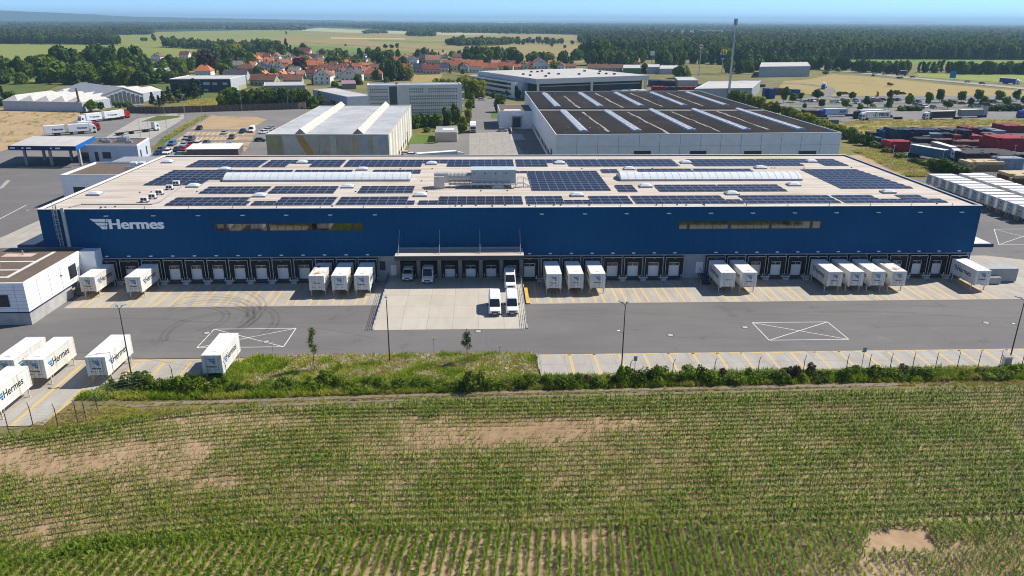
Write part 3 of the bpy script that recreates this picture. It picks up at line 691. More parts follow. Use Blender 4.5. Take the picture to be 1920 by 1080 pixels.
# tyre marks
TY = mat('tyre_rubber_mark', (.06, .056, .054), .9, 0); n, L, b = nodes_of(TY)
tb = n.new('ShaderNodeBsdfTransparent'); mxs = n.new('ShaderNodeMixShader'); no = noise(n, L, .6, 5)
r1 = ramp(n, [(.25, (.06, .06, .06)), (.75, (.17, .17, .17))]); L.new(no.outputs[0], r1.inputs[0]); L.new(r1.outputs[0], mxs.inputs[0]); L.new(tb.outputs[0], mxs.inputs[1]); L.new(b.outputs[0], mxs.inputs[2])
L.new(mxs.outputs[0], n['Material Output'].inputs[0])
tm = MB()
def arc(cx, cy, r, a0, a1, wd, z):
    N = 26; pts = [(cx+r*math.cos(math.radians(a0+(a1-a0)*k/N))*1.0, cy+r*math.sin(math.radians(a0+(a1-a0)*k/N))) for k in range(N+1)]
    for p0, p1 in zip(pts, pts[1:]): stripe(tm, *p0, *p1, wd, z, TY)
zz = .008
for cx, cy, r, a0, a1 in [(31.5, -17, 7.2, -20, 150), (31.5, -17, 8.4, -30, 140), (30, -17.5, 5.2, -60, 120), (33, -18.5, 6.4, -80, 95), (29, -16.5, 9.6, 0, 110), (34, -20, 9.5, -50, 60), (28, -15, 12, -45, 60), (36, -22, 7, 90, 210)]:
    arc(cx, cy, r, a0, a1, .5, zz); arc(cx, cy, r+.9, a0+8, a1-6, .4, zz+.001); zz += .0015
for k in range(14):
    x = R.uniform(-10, 150); y = R.uniform(-29, -13.5); ln = R.uniform(8, 30); arc(x, y-60, 60, 90-ln, 90+R.uniform(0, 10), .25, zz); zz += .0012
structure(tm.build('tyre_marks'))

# ---- van ramp: rises to the van doors, with its side walls
RXL, RXR, RYF = 59.2, 83.0, -22.35
rp_ = MB(); rp_.hexa([(RXL, RYF, -.3), (RXR, RYF, -.3), (RXR, -.8, -.3), (RXL, -.8, -.3), (RXL, RYF, .0), (RXR, RYF, .0), (RXR, -4.5, ZR-.03), (RXL, -4.5, ZR-.03)], CONC2)
rp_.hexa([(RXL, -4.5, -.3), (RXR, -4.5, -.3), (RXR, .3, -.3), (RXL, .3, -.3), (RXL, -4.5, ZR-.03), (RXR, -4.5, ZR-.03), (RXR, .3, ZR-.01), (RXL, .3, ZR-.01)], CONC2)
structure(rp_.build('ramp'))
ym_ = MB()
for x in bx: stripe(ym_, x+1.9, -5.9, x+1.9, -1.0, .12, ZR+.03, YELLOWW)
structure(ym_.build('ramp_markings'))
def railing(x, label, side):
    t = thing('ramp_railing', label, 'railing', (x, 0, 0), 0, 'railings along the van ramp')
    q = MB(); q.hexa([(-.15, RYF, -.2), (.15, RYF, -.2), (.15, -.9, -.2), (-.15, -.9, -.2), (-.15, RYF, .12), (.15, RYF, .12), (.15, -.9, ZR+.15), (-.15, -.9, ZR+.15)], PLAIN); q.build('kerb_wall', t)
    q = MB(); N = 13
    zf = lambda y: .12+(ZR+.03)*(y-RYF)/(-.9-RYF)
    ys = [RYF+.1+(-1.1-RYF)*k/N for k in range(N+1)]
    for y in ys: q.tube((0, y, zf(y)-.05), (0, y, zf(y)+1.1), .035, STEEL if side > 0 else BLUED, 5)
    q.build('post', t)
    q = MB()
    for h in (.45, .78, 1.1): q.tube((0, ys[0], zf(ys[0])+h), (0, ys[-1], zf(ys[-1])+h), .03, STEEL if side > 0 else BLUED, 5)
    q.build('rail', t)
    return t
railing(RXL+.15, 'blue tube railing on the left edge of the pale van ramp', -1)
railing(RXR-.15, 'grey tube railing on the right edge of the pale van ramp', 1)
q = MB()   # yellow wheel guide right of the ramp
pa = at(1005, 570); tg = tag(MB().box(83.35, 84.0, -12, -4.2, 0, .22, mat('guide_yellow', (.62, .40, .08), .6, .15, 1)).box(83.3, 83.34, -12, -4, 0, .3, STEEL).build('wheel_guide'), 'low yellow wheel guide beside the right edge of the van ramp', 'wheel guide')

# ---- swap bodies
BODY = mat('body_white', (.74, .73, .70), .5, .06, .7, big=.06, bigscale=.4); n, L, b = nodes_of(BODY)
oi = n.new('ShaderNodeObjectInfo'); src = b.inputs['Base Color'].links[0].from_socket; tc = n.new('ShaderNodeTexCoord'); mp = n.new('ShaderNodeMapping'); mp.inputs['Scale'].default_value = (1.6, 1.6, .18); L.new(tc.outputs['Object'], mp.inputs['Vector'])
va = n.new('ShaderNodeVectorMath'); L.new(mp.outputs[0], va.inputs[0]); L.new(oi.outputs['Location'], va.inputs[1])
ds = noise(n, L, 1.4, 5, va.outputs[0]); rd = ramp(n, [(.45, (1, 1, 1)), (.60, (.90, .86, .79)), (.74, (.64, .56, .46))]); L.new(ds.outputs[0], rd.inputs[0]); xx = mix(n, L, 1.0, src, rd.outputs[0], 'MULTIPLY')
rr = ramp(n, [(0, (.90, .88, .84)), (1, (1.03, 1.03, 1.03))]); L.new(oi.outputs['Random'], rr.inputs[0]); xx = mix(n, L, 1.0, xx, rr.outputs[0], 'MULTIPLY'); L.new(xx, b.inputs['Base Color'])
BODYR = mat('body_roof', (.76, .75, .72), .6, .08, .7, big=.08, bigscale=.5)
def rustroof():
    m = mat('rusty_body_roof', (.7, .66, .6), .7, 0); n, L, b = nodes_of(m)
    a = noise(n, L, 1.1, 6); r1 = ramp(n, [(.50, (.76, .74, .70)), (.58, (.55, .36, .25)), (.66, (.33, .16, .09))]); L.new(a.outputs[0], r1.inputs[0]); L.new(r1.outputs[0], b.inputs['Base Color']); return m
RUST = rustroof()
LEGC = mat('leg_cream', (.60, .53, .40), .6, .2, 1.5)
EMB1 = mat('emblem_teal', (.02, .30, .48), .5, 0); EMB2 = mat('emblem_blue', (.01, .14, .34), .5, 0); EMB3 = mat('emblem_deep', (.01, .08, .26), .5, 0)
INK = mat('lettering_ink', (.012, .014, .022), .5, 0)
HL, HW, BZ, TZ = 3.62, 1.275, 1.14, 3.83
def emblem(parent, loc, face, wd, hgt):
    q = MB(); k = wd/215.; kz = hgt/123.
    for (poly, m) in (([(0, 0), (183, 0), (183, 33), (48, 33)], EMB1), ([(196, 0), (215, 0), (215, 33), (196, 33)], EMB1), ([(62, 47), (181, 47), (181, 77), (99, 77)], EMB2),
                      ([(193, 46), (212, 46), (212, 78), (193, 78)], EMB2), ([(122, 92), (178, 92), (178, 123), (154, 123)], EMB3), ([(190, 88), (210, 88), (210, 123), (190, 123)], EMB3)):
        q.extrude([(a*k, hgt-c*kz) for a, c in poly], 'y', -.012, -.001, m)
    o = q.build('wing_emblem', parent, loc); o.rotation_euler = (0, 0, {'-y': 0, '+x': math.pi/2, '-x': -math.pi/2}[face]); return o
def swap_body(label, roofm, front_small=False):
    t = thing('swap_body', label, 'swap body', (0, 0, 0), 0, 'swap bodies of the depot')
    q = MB(); q.box(-HW+.03, HW-.03, -HL+.03, HL-.03, BZ+.16, TZ-.02, BODY)
    for sx in (-1, 1):
        for sy in (-1, 1): q.box(min(sx*HW, sx*(HW-.12)), max(sx*HW, sx*(HW-.12)), min(sy*HL, sy*(HL-.12)), max(sy*HL, sy*(HL-.12)), BZ, TZ, BODY)
        q.box(min(sx*HW, sx*(HW-.1))+.001*sx, max(sx*HW, sx*(HW-.1))+.001*sx, -HL+.121, HL-.121, TZ-.12, TZ-.001, BODY)
        q.box(min(sx*HW, sx*(HW-.1)), max(sx*HW, sx*(HW-.1)), -HL+.121, HL-.121, BZ, BZ+.15, BODY)
    for k in range(11):
        for sy in (-1, 1):
            x = -1.1+.22*k; q.box(x-.03, x+.03, min(sy*(HL-.03), sy*(HL-.005)), max(sy*(HL-.03), sy*(HL-.005)), BZ+.2, TZ-.15, BODY)
    for x in (-.75, -.28, .28, .75): q.tube((x, -HL-.012, BZ+.12), (x, -HL-.012, TZ-.1), .022, STEEL, 5)
    for x in (-.75, .28): q.box(x, x+.34, -HL-.03, -HL-.006, BZ+.62, BZ+.67, DKGREY)
    q.build('shell', t)
    q = MB(); q.box(-HW+.1, HW-.1, -HL+.12, HL-.12, TZ-.019, TZ-.003, roofm)
    for k in range(13): q.box(-HW+.15, HW-.15, -HL+.35+k*.57, -HL+.41+k*.57, TZ-.002, TZ+.012, roofm)
    q.box(-.35, .3, -HL+1.05, -HL+1.11, TZ+.013, TZ+.03, GREYM); q.build('roof', t)
    for sx in (-1, 1):
        for sy in (-1, 1):
            l = MB(); x, y = sx*(HW-.09), sy*(HL-.85)
            l.box(x-.06, x+.06, y-.06, y+.06, .03, BZ+.05, LEGC); l.box(x-.12, x+.12, y-.12, y+.12, 0, .029, LEGC)
            l.tube((x, y, .25), (x, y-sy*.8, BZ), .03, LEGC, 5); l.build('leg', t)
    q = MB(); q.box(-HW+.2, -HW+.32, -HL+.2, HL-.2, BZ-.12, BZ+.15, LEGC); q.box(HW-.32, HW-.2, -HL+.2, HL-.2, BZ-.12, BZ+.15, LEGC)
    for k in range(7): q.box(-HW+.05, HW-.05, -HL+.6+k*1.05, -HL+.7+k*1.05, BZ+.02, BZ+.155, LEGC)
    q.build('chassis_rail', t)
    yf = -HL+.004
    if front_small:
        letters('Hermes', .95, .2, INK, t, (-.35, yf-.01, 2.45), '-y', .02); emblem(t, (-.62, yf-.01, 2.45), '-y', .22, .2)
    else:
        emblem(t, (-.6, yf-.01, 2.65), '-y', 1.05, .68); letters('Hermes', 1.15, .24, INK, t, (-.62, yf-.01, 2.12), '-y', .02)
    emblem(t, (HW-.012, -HL+.75, 2.2), '+x', .95, .85); letters('Hermes', 3.9, .95, INK, t, (HW-.025, -HL+1.85, 2.2), '+x', .012)
    emblem(t, (-HW+.012, HL-.75, 2.2), '-x', .95, .85); letters('Hermes', 3.9, .95, INK, t, (-HW+.025, HL-1.85, 2.2), '-x', .012)
    return t
sb_w = swap_body('x', BODYR); sb_r = swap_body('x', RUST); sb_s = swap_body('x', BODYR, True); sb_rs = swap_body('x', RUST, True)
used = {}
def body(proto, x, y, rz, label, grp, sc=None):
    if proto.name not in used:
        used[proto.name] = 1; KIDS[proto.name] = [(c, list(c.children)) for c in proto.children]
        proto.location = (x, y, 0); proto.rotation_euler = (0, 0, rz); proto['label'] = label; proto['group'] = grp; return proto
    return dup(proto, (x, y, 0), rz, label, grp, sc)
G1 = 'swap bodies standing at the loading docks'; YB = -4.25
def dk(i): return DOCKX[i]
S = 'white swap body on legs '
body(sb_w, dk(0)-.1, YB+.3, 0, S+'at the leftmost loading dock beside the annex stairs', G1)
body(sb_w, dk(2)-.05, YB, 0, S+'at the third dock from the left, empty docks both sides', G1)
body(sb_rs, dk(10), YB, 0, 'swap body with brown rusty roof, first of three left of the van ramp', G1)
body(sb_w, dk(11), YB, 0, S+'between the rusty one and the van ramp side', G1)
body(sb_w, dk(12), YB, 0, S+'at the dock beside the wall window left of the ramp', G1)
body(sb_w, dk(14), YB, 0, S+'first of three docked right of the van ramp', G1)
body(sb_w, dk(15), YB, 0, S+'middle of three docked right of the van ramp', G1)
body(sb_w, dk(16), YB, 0, S+'last of three docked right of the van ramp', G1)
body(sb_s, dk(21), YB, 0, 'white swap body with small plain lettering on its end, beside the dock stairs', G1)
body(sb_w, dk(22), YB, 0, S+'right of the one with small end lettering', G1)
body(sb_w, dk(26), YB, 0, S+'first of four docked together under the right part', G1)
body(sb_w, dk(27), YB, 0, S+'second of four docked together under the right part', G1)
body(sb_w, dk(28), YB, 0, S+'third of four docked together under the right part', G1)
body(sb_r, dk(29), YB, 0, 'swap body with rust streaks on its roof, last of four docked together', G1)
body(sb_w, dk(33), YB, 0, S+'at the rightmost dock beside the grey metal container', G1)
G2 = 'swap bodies parked on the left lot'
def lotpos(px, py):      # front lower-left top corner pixel -> centre
    p = at(px, py, TZ); return p[0]+HW, p[1]+HL
for px, py, lb in ((376.3, 666.6, 'alone beside the flowering strip, nearest to the hedge'), (158, 670, 'behind the leaning lamp post'), (42, 675, 'between two others, its big side lettering fully visible'),
                   (-14, 675.5, 'behind the fully lettered one at the left edge'), (-48, 688.0+12, 'cut by the left edge, nearest to the fence')):
    if px == -48:
        p = at(47, 686, TZ); x, y = p[0]-HW+.35, p[1]-HL
        # its far top edge runs through this pixel
    else: x, y = lotpos(px, py)
    body(sb_w, x, y, 0, S+lb, G2)
p = at(-30, 687, TZ); body(sb_w, p[0]-HW, p[1]-HL, 0, S+'at the very left edge, only its right end in view', G2)
G3 = 'swap bodies in the double row east of the depot'
rowpix = [(1740, 327), (1755, 332.5), (1766, 337), (1782, 342), (1792, 347.5), (1815, 353), (1832, 359), (1851, 363.5), (1868, 370.5), (1880, 376), (1897, 382.5), (1918, 391)]
for i, (px, py) in enumerate(rowpix):
    p = at(px, py, TZ); lb = 'white swap body in the front row east of the depot, '+['farthest from the camera', 'second from the far end', 'third from the far end', 'fourth from the far end', 'fifth from the far end', 'sixth from the far end', 'sixth from the near end', 'fifth from the near end', 'fourth from the near end', 'third from the near end', 'second from the near end', 'nearest'][i]
    body(sb_w if i != 11 else sb_s, 203.0+HL, 77.0-3.42*i, -math.pi/2, lb, G3)
for i in range(9):
    lb = 'white swap body in the back row east of the depot, '+['farthest from the camera', 'second from the far end', 'third from the far end', 'fourth from the far end', 'middle of the row', 'fourth from the near end', 'third from the near end', 'second from the near end', 'nearest'][i]
    body(sb_w, 212.6+HL, 77.6-3.42*i, -math.pi/2, lb, G3)
# ---- grey container by the right end
p0 = at(1858, 528); p1 = at(1901, 529)
CG = mat('container_grey', (.34, .35, .36), .6, .1, .8)
t = thing('metal_container', 'low grey ribbed metal container beside the rightmost docked swap body', 'container', (166.8, -3.2, 0))
q = MB(); q.box(0, 6.2, 0, 2.5, .15, 2.6, CG)
for k in range(24): q.box(.12+k*.26, .22+k*.26, -.04, -.001, .3, 2.5, CG)
q.build('shell', t); q = MB(); q.box(-.05, 2.6, -1.1, -.05, .1, 1.3, mat('generator_grey', (.30, .31, .29), .6, .15, 1)); q.build('generator', t)
q = MB()
for x in (.2, 5.8): q.box(x, x+.2, .1, 2.4, 0, .149, DKGREY)
q.build('foot', t)

# ---- vans
VANW = mat('van_white', (.78, .78, .78), .28, .02, 1, spec=.5)
def wheel(parent, x, y, r=.34, wd=.24, nm='wheel', m=None):
    q = MB(); q.disc((x, y, r), 'x', r, wd, BLACK, 16); o = q.build(nm, parent)
    h = MB(); s = 1 if x > 0 else -1; h.disc((x+s*(wd/2+.006), y, r), 'x', r*.6, .012, STEEL, 12); h.build('rim', o); return o
def van(label, Lh, hw, ht, nose):
    """front end towards -y, origin at ground centre"""
    t = thing('delivery_van', label, 'van', (0, 0, 0), 0, 'white delivery vans at the van ramp')
    q = MB(); hl = Lh/2
    # cross sections along y: (y, z_bottom, z_top, half width bottom, half width top)
    secs = [(-hl, .38, .72, hw*.86, hw*.80), (-hl+.12, .30, .92, hw*.95, hw*.88), (-hl+nose*.55, .28, 1.08, hw, hw*.93), (-hl+nose, .28, 1.22, hw, hw*.93),
            (-hl+nose+.75, .28, ht-.25, hw, hw*.88), (-hl+nose+1.15, .28, ht-.04, hw, hw*.86), (-hl+nose+1.8, .28, ht, hw, hw*.87), (hl-.2, .28, ht, hw, hw*.87), (hl, .32, ht-.06, hw*.98, hw*.86)]
    rings = []
    for y, z0, z1, a, c in secs:
        bev = min(.16, (z1-z0)*.3)
        rings.append([(-a, y, z0), (a, y, z0), (a, y, z0+(z1-z0)*.45), (c+.02, y, z1-bev), (c-bev, y, z1), (-c+bev, y, z1), (-c-.02, y, z1-bev), (-a, y, z0+(z1-z0)*.45)])
    k = q._m(VANW); base = len(q.v)
    for r_ in rings: q._add(r_)
    for i in range(len(rings)-1):
        for j in range(8):
            a0 = base+i*8+j; a1 = base+i*8+(j+1) % 8; q.f.append((a0, a1, a1+8, a0+8)); q.mi.append(k)
    q.f.append(tuple(base+j for j in range(8))[::-1]); q.mi.append(k); q.f.append(tuple(base+(len(rings)-1)*8+j for j in range(8))); q.mi.append(k)
    q.build('body', t)
    # windscreen laid on the slope between section 3 and 5
    y0, z0, y1, z1 = -hl+nose+.02, 1.24, -hl+nose+.8, ht-.2
    g = MB(); d = .03; c0, c1 = hw*.84, hw*.74
    g.hexa([(-c0, y0-.02, z0), (c0, y0-.02, z0), (c0, y0+.1, z0), (-c0, y0+.1, z0), (-c1, y1-.06, z1-.02), (c1, y1-.06, z1-.02), (c1, y1+.06, z1-.06), (-c1, y1+.06, z1-.06)], GLASSD); g.build('windscreen', t)
    for s in (-1, 1):
        g = MB(); xx = s*hw*.955
        g.hexa([(xx-.03, y0+.35, 1.28), (xx+.03, y0+.35, 1.28), (xx+.03, y0+1.5, 1.28), (xx-.03, y0+1.5, 1.28), (xx-.03-s*.07, y1+.25, z1-.2), (xx+.03-s*.07, y1+.25, z1-.2), (xx+.03-s*.07, y0+1.5, z1-.2), (xx-.03-s*.07, y0+1.5, z1-.2)], GLASSD); g.build('side_window', t)
        h = MB(); h.box(s*(hw*.72)-.16, s*(hw*.72)+.16, -hl-.0, -hl+.14, .74, .95, mat('lamp_glass', (.6, .62, .65), .1, 0)); h.build('headlight', t)
        mm = MB(); mm.box(s*(hw+.12)-.1, s*(hw+.12)+.1, -hl+nose+.5, -hl+nose+.62, 1.25, 1.6, BLACK); mm.box(s*(hw+.02)-.05, s*(hw+.02)+.05, -hl+nose+.53, -hl+nose+.6, 1.3, 1.4, BLACK); mm.build('mirror', t)
        for y in (-hl+.95, hl-1.0): wheel(t, s*(hw-.12), y)
    g = MB(); g.box(-hw*.5, hw*.5, -hl-.03, -hl+.06, .58, .84, DKGREY); g.build('grille', t)
    g = MB(); g.box(-hw*.9, hw*.9, -hl-.06, -hl+.14, .3, .52, DKGREY); g.box(-.26, .26, -hl-.075, -hl-.061, .42, .52, WHITE); g.build('bumper', t)
    g = MB()
    for k2 in range(4): g.box(-hw*.7, hw*.7, -hl+nose+2.2+k2*.8, -hl+nose+2.26+k2*.8, ht-.005, ht+.015, VANW)
    g.build('roof_rib', t)
    return t
def vz(y): return max(0, .03+(ZR-.03)*min(1, (y-RYF)/(-4.5-RYF)))
VL, VH = 5.6, 2.5
v = van('white van standing on the van ramp, left of the pair facing the camera', VL, 1.0, VH, .95)
def placev(vv, px, py, lb, first=False):
    p = at(px, py, .3); y = p[1]+VL/2; z = vz(y); p = at(px, py, z); y = p[1]+VL/2
    pitch = math.atan((ZR-.03)/(-4.5-RYF)) if y < -6 else 0
    o = vv if first else dup(vv, (0, 0, 0), 0, lb)
    o.location = (p[0], y, z+.01); o.rotation_euler = (pitch, 0, 0); return o
placev(v, 928, 592, '', True)
placev(v, 960.5, 591, 'white van on the van ramp, right of the pair facing the camera')
placev(v, 957, 545, 'white van backed into the rightmost van door, its rear in shadow')
placev(v, 801, 533.5, 'white van in the shade in the second van door from the left')
v2 = van('small white van in the shade in the leftmost van door', 4.6, .92, 1.95, .95); p = at(763.5, 529, ZR); v2.location = (p[0], p[1]+2.3, ZR+.01)

# ---- dock stairs
def stairs(label, x, y, z1, dirx, rail, extra):
    t = thing('dock_stairs', label, 'stairs', (x, y, 0)); q = MB(); n_ = 6
    for k in range(n_): q.box(-.6, .6, -.3*(n_-k), -.3*(n_-k)+.28, z1*(k+1)/n_-.05, z1*(k+1)/n_, rail)
    q.box(-.6, .6, 0, 1.2, z1-.06, z1, rail); q.build('step', t)
    q = MB()
    for s in (-.6, .6):
        q.tube((s, -.3*n_, .1), (s, 0, z1), .05, rail, 5); q.tube((s, -.3*n_, 1.1), (s, 0, z1+1), .03, rail, 5); q.tube((s, 0, z1+1), (s, 1.2, z1+1), .03, rail, 5)
        for yy, zz in ((-.3*n_, 0), (-.9, z1/2), (0, z1), (1.2, z1)): q.tube((s, yy, zz), (s, yy, zz+1.05), .03, rail, 5)
        for yy in (0, 1.2): q.tube((s, yy, 0), (s, yy, z1), .04, rail, 5)
    q.build('handrail', t)
    for s in (-1.1, 1.1):
        b2 = MB(); b2.tube((s, -2.0, 0), (s, -2.0, 1.1), .09, extra, 8); b2.tube((s, -2.0, 1.101), (s, -2.0, 1.14), .1, BLACK, 8); b2.build('bollard', t)
    return t
ORANGE = mat('safety_orange', (.55, .22, .04), .6, .1, 1)
p = at(1318, 527); stairs('blue steel dock stairs with orange bollards below the wall door right of centre', p[0], -1.4, 1.2, 1, BLUED, ORANGE)
p = at(152, 556); stairs('dark steel stairs with yellow bollards between the annex and the leftmost swap body', 7.9, -4.4, 1.8, 1, GREYM, YELLOW)

# ---- office annex in front of the depot's left end
BROWN = ground_mat('gravel_roof', [(.10, .075, .055), (.14, .105, .08), (.17, .13, .10)], 2.5, .4, bump=.5)
t = thing('office_annex', 'low white clad office annex with brown gravel roof in front of the depot corner', 'office building')
PZ, AZ_ = 1.95, 6.65
fp = [(-22, -18.9), (6.95, -18.9), (6.95, -2.5), (9.5, -2.5), (9.5, -.1), (-22, -.1)]
q = MB(); q.prism(fp, PZ+.2, AZ_, WHITEC)
for z in [PZ+.75+.58*k for k in range(7)]:
    q.box(-22, 6.96, -18.93, -18.9, z, z+.02, GREYM); q.box(6.95, 6.98, -18.9, -2.55, z, z+.02, GREYM)
for k in range(5): q.box(6.951, 6.984, -15.6+3.3*k, -15.58+3.3*k, PZ+.2, AZ_-.1, GREYM)
for k in range(9): q.box(-21+3.3*k, -20.98+3.3*k, -18.934, -18.9, PZ+.2, AZ_-.1, GREYM)
q.build('wall', t)
q = MB(); q.prism([(x-(.06 if x > 0 else 0), y+(.06 if y < -10 else 0)) for x, y in fp[:2]]+[(6.89, -6.5), (6.1, -6.5), (6.1, -2.5), (9.4, -2.5), (9.4, -.1), (-22, -.1)], -.1, PZ, PLAIN); q.build('plinth', t)
q = MB(); q.prism([(-22, -18.92), (6.97, -18.92), (6.97, -2.48), (6.5, -2.48), (6.5, -18.5), (-22, -18.5)], PZ+.0, PZ+.199, BLUED); q.build('base_band', t)
q = MB(); q.prism([(-22, -18.6), (6.65, -18.6), (6.65, -.4), (-22, -.4)], AZ_+.001, AZ_+.06, BROWN)
for x0, x1, y0, y1 in ((-22, 3.2, -16.2, -15.6), (2.6, 3.2, -15.6, -2.5), (-22, 2.6, -8.2, -7.7), (-4, 2.6, -12.6, -12.1), (-4, -3.4, -15.6, -12.1)): q.box(x0, x1, y0, y1, AZ_+.061, AZ_+.1, OFFW)
q.box(-4.5, .5, -5.2, -3.4, AZ_+.061, AZ_+.08, mat('pale_slab', (.55, .42, .33), .8, .1, 1)); q.box(-9, -1.8, -15, -12.8, AZ_+.061, AZ_+.085, mat('pale_slab', (.55, .42, .33)))
q.tube((-1.5, -4, AZ_), (-1.5, -4, AZ_+.8), .12, STEEL, 8); rfx = q.build('roof', t)
q = MB(); q.box(-22, 7.0, -18.95, -18.601, AZ_+.002, AZ_+.16, WHITE); q.box(6.651, 7.0, -18.6, -2.45, AZ_+.002, AZ_+.16, WHITE); q.box(-22, 6.65, -.4, -.05, AZ_+.002, AZ_+.12, GREYM); q.build('parapet_cap', rfx)
def win(parent, x0, x1, y0, y1, z0, z1, nm='window', fr=DKGREY):
    q = MB(); q.box(x0, x1, y0, y1, z0, z1, fr); o = q.build(nm, parent)
    g = MB()
    if abs(x1-x0) < abs(y1-y0): s = x1 if x1 > x0 else x0; g.box(s-.01, s+.02, y0+.12, y1-.12, z0+.12, z1-.12, GLASSD)
    else: g.box(x0+.12, x1-.12, y0-.02, y0+.01, z0+.12, z1-.12, GLASSD)
    g.build('pane', o); return o
win(t, 6.9, 7.0, -6.6, -4.3, 3.1, 5.3); win(t, 2.6, 4.3, -18.99, -18.85, 3.0, 4.9); win(t, -2.5, -.8, -18.99, -18.85, 3.0, 4.9)
q = MB(); q.box(6.9, 7.0, -4.0, -3.0, 1.96, 4.4, GREYM); q.build('door', t)
q = MB(); q.box(6.951, 7.15, -9.2, -8.9, 4.6, 4.75, DKGREY); q.build('lamp', t)
h = thing('roof_cooler', 'grey cooling unit on a steel rack on the brown annex roof', 'cooling unit', (-1.9, -13.2, AZ_+.05))
q = MB(); q.box(-3.5, 0, 0, 2.2, .9, 2.6, mat('ahu_lid', (.45, .5, .53))); q.build('casing', h)
q = MB()
for x in (-3.4, -1.7, -.1, .9):
    for y in (.1, 2.1): q.box(x-.06, x+.06, y-.06, y+.06, 0, .899, STEEL)
q.box(-3.5, 1.0, 0, .1, .7, .8, STEEL); q.box(-3.5, 1.0, 2.1, 2.2, .7, .8, STEEL); q.build('frame', h)

# ---- lamp posts of the yard
def lamp_post(label, px, py, hgt, lean, arm):
    p = at(px, py); t = thing('lamp_post', label, 'lamp post', (p[0], p[1], 0), 0, 'lamp posts along the yard')
    q = MB(); q.tube((0, 0, -.2), (lean, 0, hgt), .10, DKGREY, 8, .055); q.build('pole', t)
    for a in arm:
        q = MB(); dx, dy = a; q.tube((lean, 0, hgt-.05), (lean+dx, dy, hgt+.35), .04, DKGREY, 6); q.hexa([(lean+dx*.8-.16, dy*.8-.12, hgt+.28), (lean+dx*.8+.16, dy*.8-.12, hgt+.28), (lean+dx*1.5+.16, dy*1.5+.12, hgt+.36), (lean+dx*1.5-.16, dy*1.5+.12, hgt+.36), (lean+dx*.8-.16, dy*.8-.12, hgt+.4), (lean+dx*.8+.16, dy*.8-.12, hgt+.4), (lean+dx*1.5+.16, dy*1.5+.12, hgt+.46), (lean+dx*1.5-.16, dy*1.5+.12, hgt+.46)], GREYM); q.build('lamp_head', t)
    return t
lamp_post('dark lamp post with two heads in front of the left lot\'s third swap body', 247, 706, 9.6, 0, [(-.35, .25), (.45, .3)])
lamp_post('dark lamp post with single head at the left end of the van ramp', 731, 680, 9.2, 0, [(-.1, .35)])
lp = lamp_post('dark lamp post with a small camera arm right of the van ramp', 1165, 697, 9.6, 0, [(-.5, .3), (.3, .3)])
q = MB(); q.tube((0, 0, 5.6), (-.6, .1, 5.9), .03, DKGREY, 5); q.box(-.85, -.5, -.05, .2, 5.85, 6.0, WHITE); q.build('camera', lp)
lp = lamp_post('dark lamp post with a camera arm and cabinet at the right edge', 1891, 682, 9.4, 0, [(-.7, .2), (.5, .3)])
q = MB(); q.tube((0, 0, 5.6), (-.6, .1, 5.9), .03, DKGREY, 5); q.box(-.85, -.5, -.05, .2, 5.85, 6.0, WHITE); q.build('camera', lp)
p = at(1889, 682); o = MB().box(-.5, .5, -.3, .3, 0, 1.6, STEEL).box(-.55, .55, -.35, .35, 1.601, 1.66, GREYM).build('switch_cabinet', None, (p[0]-.9, p[1]-.9, -.1)); tag(o, 'grey switch cabinet at the foot of the right lamp post', 'cabinet')
def small_post(px, py, h, label, sign=False):
    p = at(px, py); t = thing('sign_post', label, 'post', (p[0], p[1], -.1)); q = MB(); q.tube((0, 0, 0), (0, 0, h), .045, GREYM, 6); q.build('pole', t)
    q = MB(); (q.box(-.25, .25, -.08, -.046, h-.7, h, mat('pale_blue_grey', (.30, .34, .36), .5, .2, 3)) if sign else q.box(-.28, .28, -.1, .1, h, h+.06, GREYM)); q.build('head', t)
small_post(513, 671, 2.4, 'short thin grey post at the kerb of the flowering strip, left one')
small_post(814, 665, 2.6, 'short thin grey post with flat head at the kerb in front of the ramp')
small_post(1615, 690, 3.2, 'small grey sign on a post standing in the hedge line', True)
small_post(1190, 694, 2.2, 'small sign board on a post right of the second lamp post', True)
small_post(937, 664, 1.3, 'very short post at the right end of the flowering strip')
# ================================================================== PLANTS
def leaf_mat(name, c0, c1, rnd=.35, trans=.32, nscale=.6, rough=.6):
    m = bpy.data.materials.new(name); m.use_nodes = True; n = m.node_tree.nodes; L = m.node_tree.links; b = n['Principled BSDF']
    b.inputs['Roughness'].default_value = rough; b.inputs['Specular IOR Level'].default_value = .2
    oi = n.new('ShaderNodeObjectInfo'); no = noise(n, L, nscale, 3)
    x = mix(n, L, no.outputs[0], c0, c1)
    rp = ramp(n, [(0, (1-rnd, 1-rnd*.8, 1-rnd)), (.5, (1, 1, 1)), (1, (1+rnd*1.1, 1+rnd*.8, 1+rnd*.3))]); L.new(oi.outputs['Random'], rp.inputs[0])
    y = mix(n, L, 1.0, x, rp.outputs[0], 'MULTIPLY'); L.new(y, b.inputs['Base Color'])
    if trans:
        tr = n.new('ShaderNodeBsdfTranslucent'); L.new(y, tr.inputs[0]); ms = n.new('ShaderNodeMixShader'); ms.inputs[0].default_value = trans
        L.new(b.outputs[0], ms.inputs[1]); L.new(tr.outputs[0], ms.inputs[2]); L.new(ms.outputs[0], n['Material Output'].inputs[0])
    return m
LEAF = leaf_mat('leaf_green', (.062, .115, .008), (.155, .215, .016), .35)
LEAFD = leaf_mat('leaf_dark', (.040, .082, .010), (.095, .150, .016), .35)
LEAFL = leaf_mat('leaf_light', (.16, .20, .012), (.30, .31, .03), .2, .45)
LEAFP = leaf_mat('leaf_purple', (.03, .018, .02), (.06, .03, .03), .2)
NEEDLE = leaf_mat('needle_green', (.022, .044, .014), (.055, .082, .026), .3, .1)
